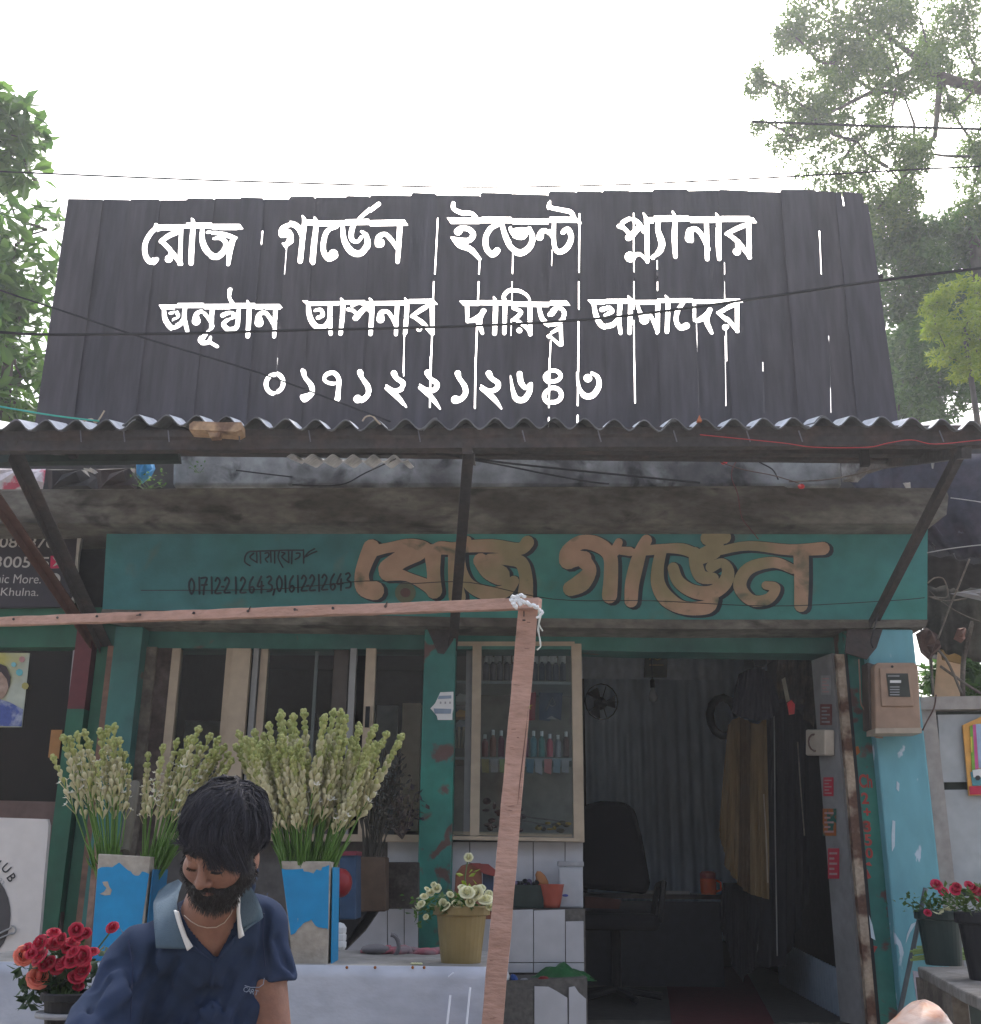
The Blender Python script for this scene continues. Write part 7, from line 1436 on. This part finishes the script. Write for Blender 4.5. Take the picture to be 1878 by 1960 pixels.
# local axes: r = viewer's right, u = up, f = forward out of the face
rt_ = rt_ if rt_[0] > 0 else -rt_
HR = np.stack([rt_, up_, fw], 1)                      # columns
HS = .905
def Lh(p): return (p-hc) @ HR/HS
def Wh(l): return hc+HS*np.array(l) @ HR.T
nb = A3(P(402, 1770, 2.55)); 
shl, shr = A3(P(254, 1836, 2.60)), A3(P(503, 1774, 2.62)); ell_ = A3(P(162, 2080, 2.42)); handl = A3(P(160, 2330, 2.05)); elr = A3(P(528, 2040, 2.62)); handr = A3(P(420, 2300, 2.1))
def head_sdf(l):
    d = elli(l, (0, .032, -.018), (.074, .088, .094)); d = smin(d, elli(l, (0, -.035, .03), (.058, .08, .06)), .03); d = smin(d, elli(l, (0, -.092, .052), (.032, .028, .032)), .03)
    d = smin(d, cap(l, (-.036, .012, .074), (.036, .012, .074), .012, .012), .018)
    for s in (-1, 1):
        d = smin(d, sph(l, (s*.042, -.034, .056), .026), .025); d = smax(d, -sph(l, (s*.031, -.008, .104), .017), .012)
        d = smin(d, elli(l, (s*.031, -.011, .077), (.0145, .0115, .012)), .003)
    d = smin(d, cap(l, (0, .002, .083), (0, -.04, .108), .0075, .012), .009)
    for s in (-1, 1): d = smin(d, sph(l, (s*.0135, -.045, .097), .0085), .006)
    d = smin(d, cap(l, (-.02, -.068, .078), (.02, -.068, .078), .0075, .0075), .008); d = smin(d, cap(l, (-.017, -.079, .077), (.017, -.079, .077), .008, .008), .006)
    d = smax(d, -cap(l, (-.022, -.0735, .089), (.022, -.0735, .089), .0022, .0022), .002)
    for s in (-1, 1):
        d = smin(d, elli(l, (s*.071, -.012, -.012), (.008, .027, .017)), .008)
    return d
def body_sdf(p):
    nk0 = Wh((0, -.06, -.03)); d = cap(p, nk0, nb+np.array([0, .02, .01]), .060, .072)
    chest = A3(P(385, 1905, 2.66)); d = smin(d, elli(p, chest, (.17, .105, .20)), .06); d = smin(d, cap(p, shl+np.array([.05, .0, -.0]), nb+np.array([0, .03, -.03]), .048, .055), .03); d = smin(d, cap(p, shr+np.array([-.04, .0, 0]), nb+np.array([0, .03, -.03]), .048, .055), .03)
    d = smin(d, elli(p, (chest[0], 2.74, chest[2]-.27), (.155, .11, .25)), .08); d = smin(d, elli(p, (chest[0], 2.80, .93), (.165, .12, .16)), .08)
    d = smin(d, cap(p, shl, ell_, .048, .044), .03); d = smin(d, cap(p, ell_, handl, .042, .028), .02); d = smin(d, cap(p, shr, elr, .042, .039), .02); d = smin(d, cap(p, elr, handr, .04, .027), .02)
    for s in (-1, 1):
        x = chest[0]+s*.095; d = smin(d, cap(p, (x, 2.8, .9), (x+s*.02, 2.74, .48), .095, .06), .04); d = smin(d, cap(p, (x+s*.02, 2.74, .48), (x+s*.02, 2.82, .09), .058, .04), .02); d = smin(d, cap(p, (x+s*.02, 2.84, .045), (x+s*.04, 2.62, .03), .04, .03), .02)
    for hnd, el in ((handl, ell_), (handr, elr)):
        dv = hnd-el; dv /= np.linalg.norm(dv); sd_ = np.cross(dv, [0, 0, 1.]); sd_ /= np.linalg.norm(sd_); d = smin(d, cap(p, hnd, hnd+dv*.06, .026, .034), .02)
        for k in range(4):
            b0 = hnd+dv*.075+sd_*(k-1.5)*.018; ln = (.07, .08, .076, .06)[k]; m1 = b0+dv*ln*.5+np.array([0, 0, -.012]); d = smin(d, cap(p, b0, m1, .0095, .0085), .006); d = smin(d, cap(p, m1, m1+dv*ln*.35+np.array([0, 0, -.03]), .0085, .007), .004)
        b0 = hnd+dv*.02-sd_*.03; m1 = b0+dv*.035-sd_*.025; d = smin(d, cap(p, b0, m1, .012, .01), .008); d = smin(d, cap(p, m1, m1+dv*.03, .01, .008), .005)
    return d
def skin_sdf(p): return smin(head_sdf(Lh(p)), body_sdf(p), .018)
M_skin = mat('brown_skin', (.28, .14, .095), .5, (.22, .105, .075), 18, .4, .65, .12, 220, var=.08, sss=.12, spec=.4)
lo, hi = (-1.15, 1.75, -.02), (-.2, 3.05, 1.9)
# one continuous body: coarse grid for the limbs, refined by projecting onto the exact surface
V, F = surface_nets(skin_sdf, (hc[0]-.75, 1.85, -.01), (hc[0]+.5, 3.05, 1.86), .0085)
me_o = np_obj('body', V, F, M_skin, man)
sub = me_o.modifiers.new('sub', 'SUBSURF'); sub.levels = 0; sub.render_levels = 0
# finer face: refine head faces by splitting, then snap to the field
bm_ = __import__('bmesh').new(); bm_.from_mesh(me_o.data); bmesh = __import__('bmesh'); wl = np.array(wloc(man))
for _ in range(1):
    fs = [f for f in bm_.faces if f.calc_center_median().z+wl[2] > hc[2]-.15]; es = {e for f in fs for e in f.edges}; bmesh.ops.subdivide_edges(bm_, edges=list(es), cuts=2, use_grid_fill=True)
bm_.verts.ensure_lookup_table(); X = np.array([v.co[:] for v in bm_.verts])+wl
for it in range(3):
    D = skin_sdf(X); e = 1e-3; G = np.stack([skin_sdf(X+np.eye(3)[k]*e)-skin_sdf(X-np.eye(3)[k]*e) for k in range(3)], 1)/(2*e); X = X-G*(D/(np.sum(G*G, 1)+1e-6))[:, None]*.9
for v, x in zip(bm_.verts, X-wl): v.co = x
bm_.to_mesh(me_o.data); bm_.free(); me_o.data.polygons.foreach_set('use_smooth', [True]*len(me_o.data.polygons)); me_o.modifiers.clear()
# shirt
def pxz(x, y, Y=2.5): q = P(x, y, Y); return q.x, q.z
vA, vB, vC = pxz(336, 1742), pxz(458, 1738), pxz(410, 1838)
sle_l = (ell_-shl)/np.linalg.norm(ell_-shl); sle_r = (elr-shr)/np.linalg.norm(elr-shr)
def shirt_core(p):
    ch = A3(P(385, 1905, 2.66)); d = elli(p, ch, (.182, .118, .21)); d = smin(d, cap(p, shl+np.array([.04, .0, 0]), nb+np.array([0, .035, -.045]), .064, .068), .04); d = smin(d, cap(p, shr+np.array([-.04, 0, 0]), nb+np.array([0, .035, -.045]), .074, .068), .05)
    d = smin(d, elli(p, (ch[0], 2.74, ch[2]-.27), (.175, .13, .30)), .1); d = smax(d, .86-p[..., 2], .01)
    sl = smax(cap(p, shl, shl+sle_l*.40, .060, .076), (p-shl)@sle_l-.25, .006); sr = smax(cap(p, shr, shr+sle_r*.3, .052, .056), (p-shr)@sle_r-.115, .006)
    d = smin(d, sl, .035); return smin(d, sr, .03)
def hits(xy, f=shirt_core, off=0.):
    d = np.array([ray(x, y) for x, y in xy]); p = np.array(CAM)+d*1.9
    for _ in range(45): p = p+d*np.clip((f(p)-off)*.9, 0, .06)[:, None]
    return p
def hit(x, y, f=shirt_core, off=0.): return hits([(x, y)], f, off)[0]
def folds(p):
    x, y, z = p[..., 0], p[..., 1], p[..., 2]
    w1 = z*1.1-x*.9; w2 = z*.8+x*1.2
    return -.011*np.exp(-((np.sin(26*w1+2*np.sin(6*x))-.9)/.3)**2)*np.clip((1.52-z)*5, 0, 1)-.010*np.exp(-((np.sin(21*w2+1.5*np.sin(9*z)+1)-.9)/.3)**2)*np.clip((1.50-z)*6, 0, 1)+.0032*np.sin(34*x+22*z+3*np.sin(9*z))*np.clip((1.50-z)*6, 0, 1)+.0028*np.sin(58*x-37*z+2*np.sin(20*x))+.003*np.sin(47*z+26*x+4*np.sin(7*x+2*y))*np.clip((shl[0]+.08-x)*12, 0, 1)
CREASE = None
def shirt_sdf(p):
    global CREASE
    if CREASE is None: CREASE = [(hits(c_), r_) for c_, r_ in (([(297, 1814), (287, 1860), (266, 1905), (240, 1935)], .008), ([(240, 1842), (206, 1850), (182, 1888)], .010), ([(224, 1786), (243, 1830), (251, 1890)], .006), ([(396, 1895), (350, 1930), (300, 1990)], .009), ([(420, 1900), (372, 1945), (330, 2010)], .007), ([(507, 1745), (503, 1830), (499, 1905)], .009), ([(470, 1830), (440, 1870), (425, 1930)], .006), ([(340, 1840), (320, 1880), (300, 1920)], .006), ([(530, 1800), (545, 1840), (556, 1860)], .006), ([(205, 1880), (185, 1905), (170, 1945)], .007), ([(480, 1905), (455, 1950), (440, 2000)], .007))]
    d = shirt_core(p)+folds(p)
    for q_, r_ in CREASE:
        for a_, c_ in zip(q_[:-1], q_[1:]): d = smax(d, -cap(p, a_, c_, r_, r_), .016)
    bd = np.maximum(body_sdf(p)-.004, .86-p[..., 2]); bd = np.maximum(bd, np.where(p[..., 0] < shl[0]+.03, (p-shl)@sle_l-.24, -1)); bd = np.maximum(bd, np.where(p[..., 0] > shr[0]-.045, (p-shr)@sle_r-.105, -1)); d = np.minimum(d, bd)
    # V opening and neck hole
    x, y, z = p[..., 0], p[..., 1], p[..., 2]; t = (vC[1]-z)/(vC[1]-vA[1]); xl = vC[0]+(vA[0]-vC[0])*t; xr = vC[0]+(vB[0]-vC[0])*t
    cut_ = np.maximum(np.maximum(xl-x, x-xr)*.85, vC[1]-z); cut_ = np.maximum(cut_, y-(nb[1]+.03)); d = smax(d, -cut_, .004)
    d = smax(d, -cap(p, nb+np.array([0, .03, -.01]), nb+np.array([-.0, .0, .3]), .062, .075), .006); return d
V, F = surface_nets(shirt_sdf, (hc[0]-.62, 2.2, .83), (hc[0]+.4, 3.02, 1.62), .0062)
M_navy = mat('navy_jersey', (.026, .04, .085), .9, (.02, .034, .07), 5, .4, .65, .08, 500, var=.12, spec=.15)
shirt = np_obj('polo_shirt', V, F, M_navy, man)
# sleeve hems, placket, chest print
def strip(name, A_, B_, off, m, parent, n=18, k=6, th=.003, f=None):
    """cloth patch between two photo polylines, laid on the shirt"""
    f = f or (lambda p: shirt_sdf(p) if False else np.minimum(shirt_core(p), body_sdf(p)-.004)); a = np.array(A_, float); c = np.array(B_, float); b = B()
    ia = np.linspace(0, len(a)-1, n+1); ic = np.linspace(0, len(c)-1, n+1); pa = np.stack([np.interp(ia, range(len(a)), a[:, i]) for i in (0, 1)], 1); pc = np.stack([np.interp(ic, range(len(c)), c[:, i]) for i in (0, 1)], 1)
    tt = np.tile(np.arange(k+1)/k, n+1); q = np.repeat(pa, k+1, 0)*(1-tt)[:, None]+np.repeat(pc, k+1, 0)*tt[:, None]
    b.v += [tuple(p) for p in hits(q, f, off(tt) if callable(off) else off)]
    for i in range(n):
        for j in range(k): s_ = i*(k+1)+j; b.f.append([s_, s_+1, s_+k+2, s_+k+1]); b.m.append(0); b.a.append(.5)
    o = b.build(name, m, parent, smooth=True); sm = o.modifiers.new('thickness', 'SOLIDIFY'); sm.thickness = th; sm.offset = 0; return o
M_collar = mat('grey_blue_collar', (.085, .13, .165), .85, (.07, .11, .15), 8, .4, .6, .3, 300, var=.1)
wavg = lambda t: .010+.009*t
strip('collar', [(348, 1690), (342, 1708), (338, 1728), (339, 1745), (346, 1772), (358, 1800), (366, 1817)], [(340, 1684), (320, 1693), (304, 1706), (294, 1728), (294, 1760), (297, 1790), (299, 1815), ], wavg, M_collar, shirt)
strip('collar', [(457, 1680), (457, 1706), (456, 1730), (457, 1755), (459, 1780), (462, 1796)], [(468, 1684), (480, 1696), (490, 1714), (500, 1740), (505, 1757), (466, 1779)], wavg, M_collar, shirt)
strip('white_piping', [(334, 1742), (341, 1768), (350, 1795), (359, 1820)], [(341, 1745), (348, 1768), (357, 1793), (369, 1812)], lambda t: .022, M_whitep, shirt, 14, 2, .004)
strip('white_piping', [(455, 1712), (453, 1745), (455, 1770), (457, 1796)], [(460, 1710), (459, 1745), (462, 1770), (467, 1790)], lambda t: .022, M_whitep, shirt, 14, 2, .004)
strip('placket', [(368, 1818), (385, 1828), (404, 1840), (404, 1865), (399, 1890)], [(358, 1800), (378, 1815), (413, 1845), (411, 1868), (408, 1893)], lambda t: .006, M_navy, shirt, 10, 2, .004)
strip('placket', [(413, 1843), (430, 1812), (450, 1790)], [(407, 1852), (426, 1828), (444, 1812)], lambda t: .006, M_navy, shirt, 8, 2, .004)
b = B()
seam = [hit(x, y, shirt_core, .003) for x, y in ((294, 1722), (270, 1742), (250, 1752), (226, 1768), (214, 1780))]; b.tube(seam, .0012, 4)
seam = [hit(x, y, shirt_core, .003) for x, y in ((226, 1772), (246, 1800), (254, 1850), (252, 1900), (250, 1955))]; b.tube(seam, .0014, 4)
seam = [hit(x, y, shirt_core, .003) for x, y in ((512, 1710), (505, 1750), (503, 1800), (508, 1850))]; b.tube(seam, .0014, 4)
b.build('seam', mat('dark_navy_thread', (.012, .02, .06), .8), shirt)
for ch_, x in zip('CART', (470, 477, 484, 491)):
    p = hit(x, 1894+(x-470)*.25, shirt_core, .008); o = text(ch_, (x, 1894+(x-470)*.3), 9.5, p[1]-.001, shirt, mat('pale_blue_thread', (.3, .35, .45), .7), 'chest_print', rot=-14)
b = B(); b.tube([hit(x, y, shirt_core, .004) for x, y in ((466, 1886), (480, 1890), (496, 1890), (504, 1884), (506, 1872))], .0008, 4); b.build('pocket_thread', mat('pale_blue_thread', (.3, .35, .45)), shirt)
b = B(); b.tube([hit(x, y, skin_sdf, .002) for x, y in ((352, 1752), (366, 1764), (380, 1772), (396, 1776), (414, 1775), (430, 1766), (442, 1750), (450, 1732))], .0011, 5); b.build('necklace', mat('silver_chain', (.6, .5, .42), .35, metal=.4), man)
# trousers
def trou(p):
    ch = A3(P(385, 1905, 2.66)); d = elli(p, (ch[0], 2.80, .93), (.178, .133, .17))
    for s in (-1, 1):
        x = ch[0]+s*.095; d = smin(d, cap(p, (x, 2.8, .9), (x+s*.02, 2.74, .48), .107, .08), .04); d = smin(d, cap(p, (x+s*.02, 2.74, .48), (x+s*.02, 2.82, .09), .08, .075), .02)
    return smax(smax(d, .07-p[..., 2], .01), p[..., 2]-1.02, .01)
V, F = surface_nets(trou, (hc[0]-.4, 2.5, .04), (hc[0]+.35, 3.05, 1.06), .014); np_obj('trousers', V, F, mat('grey_trousers', (.06, .06, .07), .9, var=.15), man)

# hair: a solid cap plus thousands of strands
M_hair = mat('black_hair', (.008, .008, .011), .75, rnd=(.04, .04, .056), var=0, spec=.25); M_hairb = mat('black_hair_mass', (.006, .006, .008), .9, var=0, spec=.1)  # random strands tinted bluish grey to paint in highlights
CR = np.array([.03, .118, -.045]); HC_ = np.array([.004, .034, -.02])
def hair_sdf(p):
    l = Lh(p); d = elli(l, HC_, (.093, .101, .107)); d = d+.002*np.sin(l[..., 0]*170+l[..., 1]*40)
    # keep off the face: hairline plane and sides
    face = np.maximum(l[..., 1]-(.036-1.0*l[..., 0]*.0-.10*np.clip(l[..., 0], 0, .1)*3), .02-l[..., 2]); low = l[..., 1]+.022+.8*np.clip(l[..., 2]+.02, -.06, .2)*0
    zone = np.maximum(.036-l[..., 1], l[..., 2]-.02)      # inside when below hairline and in front
    d = np.maximum(d, -np.maximum(l[..., 1]-.04, .03-l[..., 2]))       # remove face region
    d = np.maximum(d, -(l[..., 1]+.065)); return d
V, F = surface_nets(hair_sdf, hc-.16, hc+.17, .0045)
hair = np_obj('hair', V, F, M_hairb, man)
def ribbons(specs, m, name, parent, w=.0013, n=8):
    """specs: list of point lists (world); flat tapered ribbons"""
    Vv = []; Ff = []; Rr = []
    for pts in specs:
        pts = np.array(pts); k = len(pts); t = np.gradient(pts, axis=0); t /= np.linalg.norm(t, axis=1)[:, None]+1e-9; nrm = pts-hc; nrm /= np.linalg.norm(nrm, axis=1)[:, None]; s = np.cross(t, nrm); s /= np.linalg.norm(s, axis=1)[:, None]+1e-9; tw = random.uniform(-1.1, 1.1); s = s*math.cos(tw)+nrm*math.sin(tw)
        ww = w*np.linspace(1, .25, k)[:, None]*random.uniform(.7, 1.4); base_ = len(Vv); a = random.random(); Vv += (pts+s*ww).tolist(); Vv += (pts-s*ww).tolist()
        for i in range(k-1): Ff.append([base_+i, base_+i+1, base_+k+i+1, base_+k+i]); Rr.append(a)
    return np_obj(name, np.array(Vv), np.array(Ff), m, parent, True, Rr)
rs = np.random.default_rng(5); random.seed(8); sp = []
def on_skull(dirv, lift): # point on the hair ellipsoid in local direction
    r = np.array([.093, .101, .107]); u = dirv/np.linalg.norm(dirv); lift = lift+.0035*math.sin(u[0]*9+u[1]*4)+.003*math.sin(u[0]*21-u[2]*13)+.0015*math.sin(u[1]*37+u[0]*31); k = 1/np.sqrt(np.sum((u/r)**2)); return HC_+u*(k+lift)
cd = (CR-HC_)/np.linalg.norm(CR-HC_)
def strand(end, lift0=.001, lift1=.004, n=9, clump=0.):
    e = end/np.linalg.norm(end); s = cd+rs.normal(0, .2, 3); s /= np.linalg.norm(s); out = []; om = math.acos(np.clip(s@e, -1, 1)); side = rs.normal(0, .035)
    for k in range(n):
        t = k/(n-1); q = (math.sin((1-t)*om)*s+math.sin(t*om)*e)/math.sin(om)
        q = q+np.cross(q, e)*side*math.sin(t*math.pi); out.append(Wh(on_skull(q, lift0+(lift1-lift0)*t+.006*math.sin(t*math.pi)*lift0*100)))
    return out
for k in range(6500):
    ph = rs.uniform(0, 2*math.pi); x = math.cos(ph); f = math.sin(ph)
    if f > .25 and abs(x) > .72: y = rs.uniform(-.55, .3)
    elif f > .25: y = rs.uniform(.0, .35)+.05
    elif f > -.35: y = rs.uniform(-.9, .3)
    else: y = rs.uniform(-.95, .4)
    ph2 = round(ph*22)/22; ph = ph*.35+ph2*.65; x = math.cos(ph); f = math.sin(ph)
    cl = .5+.5*math.sin(ph2*19+y*7); sp.append(strand(np.array([x, y+.12*cl, f]), rs.uniform(.0, .005), .001+rs.uniform(0, .008)*(.3+cl)))
# fringe falling over the forehead, longer towards the viewer's right
for k in range(1700):
    x = rs.uniform(-.055, .082); yend = np.interp(x, [-.055, -.03, 0, .03, .06, .082], [.05, .047, .03, -.002, -.018, -.034])+.009*math.sin(x*160)+.006*math.sin(x*390)+rs.uniform(-.004, .012)
    if rs.random() < .05: yend -= .012
    x2 = x+.012*rs.normal(); zf = math.sqrt(max(0, 1-(x/.085)**2))*.082+.018; l0 = on_skull(np.array([x*8, .62, .78]), rs.uniform(.0, .005)); mid_ = np.array([x*.98, .052, zf+.005]); en = np.array([x2, yend, zf+rs.uniform(-.001, .006)])
    s0 = on_skull(cd*1.0+np.array([x*3, 0, .25])+rs.normal(0, .05, 3), .003); pts = [Wh(p) for p in cr([s0, l0, mid_, en], 3)]; sp.append(pts)
ribbons([q_[1:] for q_ in sp], M_hair, 'hair_strands', hair, .0011)
# beard, moustache and brows
M_beard = mat('black_beard', (.012, .01, .011), .6, rnd=(.03, .026, .027), var=0)
def beard_sdf(p):
    l = Lh(p); h = head_sdf(l); d = elli(l, (0, -.098, .052), (.042, .040, .042))
    for s in (-1, 1): d = smin(d, cap(l, (s*.070, .012, .008), (s*.063, -.055, .028), .0135, .0215), .015); d = smin(d, cap(l, (s*.063, -.055, .028), (s*.03, -.092, .062), .0225, .025), .02); d = smin(d, cap(l, (0, -.0595, .0945), (s*.030, -.074, .082), .0068, .008), .008); d = smin(d, cap(l, (s*.030, -.074, .080), (s*.026, -.092, .072), .010, .012), .01)
    d = smax(d, -elli(l, (0, -.0745, .098), (.020, .0075, .02)), .003); return d+.0015*np.sin(l[..., 0]*260)*np.sin(l[..., 1]*190)
V, F = surface_nets(beard_sdf, hc-.17, hc+.15, .0036); beard = np_obj('beard', V, F, M_beard, man)
Vn = V[rs.choice(len(V), 5200)]; sp = []
e = 1e-3; G = np.stack([beard_sdf(Vn+np.eye(3)[k]*e)-beard_sdf(Vn-np.eye(3)[k]*e) for k in range(3)], 1); G /= np.linalg.norm(G, axis=1)[:, None]+1e-9
for p, g in zip(Vn, G):
    l = Lh(p); ln = rs.uniform(.004, .010)*(1.5 if l[1] < -.1 else 1); dn = -up_*.8+fw*.2+g*.55+rs.normal(0, .12, 3); dn /= np.linalg.norm(dn); sp.append([p-g*.001, p+dn*ln*.5+g*.001, p+dn*ln])
ribbons(sp, M_beard, 'beard_strands', beard, .0007)
sp = []
for s in (-1, 1):
    for k in range(420):
        t = rs.random(); x = s*(.012+.036*t); y = .014+.007*math.sin(t*2.4)+rs.normal(0, .0022); p = np.array([x, y, .09-.012*t*t]); 
        w = Wh(p)
        for _ in range(3): w = w-(fw*-1)*0+(-fw)*(0); dd_ = head_sdf(Lh(w[None]))[0]; w = w-fw*dd_
        sp.append([w, w+rt_*s*.006+up_*.0015+fw*.0015])
ribbons(sp, M_beard, 'eyebrows', man, .0009)
sp = []
for s in (-1, 1):
    for k in range(70):
        t = k/69; x = s*(.018+.026*t); w = Wh(np.array([x, -.018-.002*math.sin(t*3), .09]));
        for _ in range(3): w = w-fw*head_sdf(Lh(w[None]))[0]
        sp.append([w, w+fw*.006-up_*.002])
ribbons(sp, M_beard, 'eyelashes', man, .0008)
b = B(); w = Wh(np.array([0, -.0735, .0855])); b.ell(w, (.017, .006, .005), 0, 10, 6, rot=Matrix(HR.tolist())); b.build('lips', mat('dark_pink_lips', (.2, .08, .07), .45), man, smooth=True)
# ================================================================ light haze volume, added to imitate lens glare
hz = bpy.data.materials.new('glare_haze_air'); hz.use_nodes = True; hn = hz.node_tree; hn.nodes.clear()
ho = hn.nodes.new('ShaderNodeOutputMaterial'); hv = hn.nodes.new('ShaderNodeVolumePrincipled'); hv.inputs['Color'].default_value = (.88, .92, 1, 1); hv.inputs['Density'].default_value = .003; hv.inputs['Anisotropy'].default_value = .55
hn.links.new(hv.outputs[0], ho.inputs['Volume'])
b = B(); b.box((0, 4, 5.5), (120, 60, 13)); o = b.build('glare_haze', hz); o['kind'] = 'stuff'; S.cycles.volume_bounces = 0
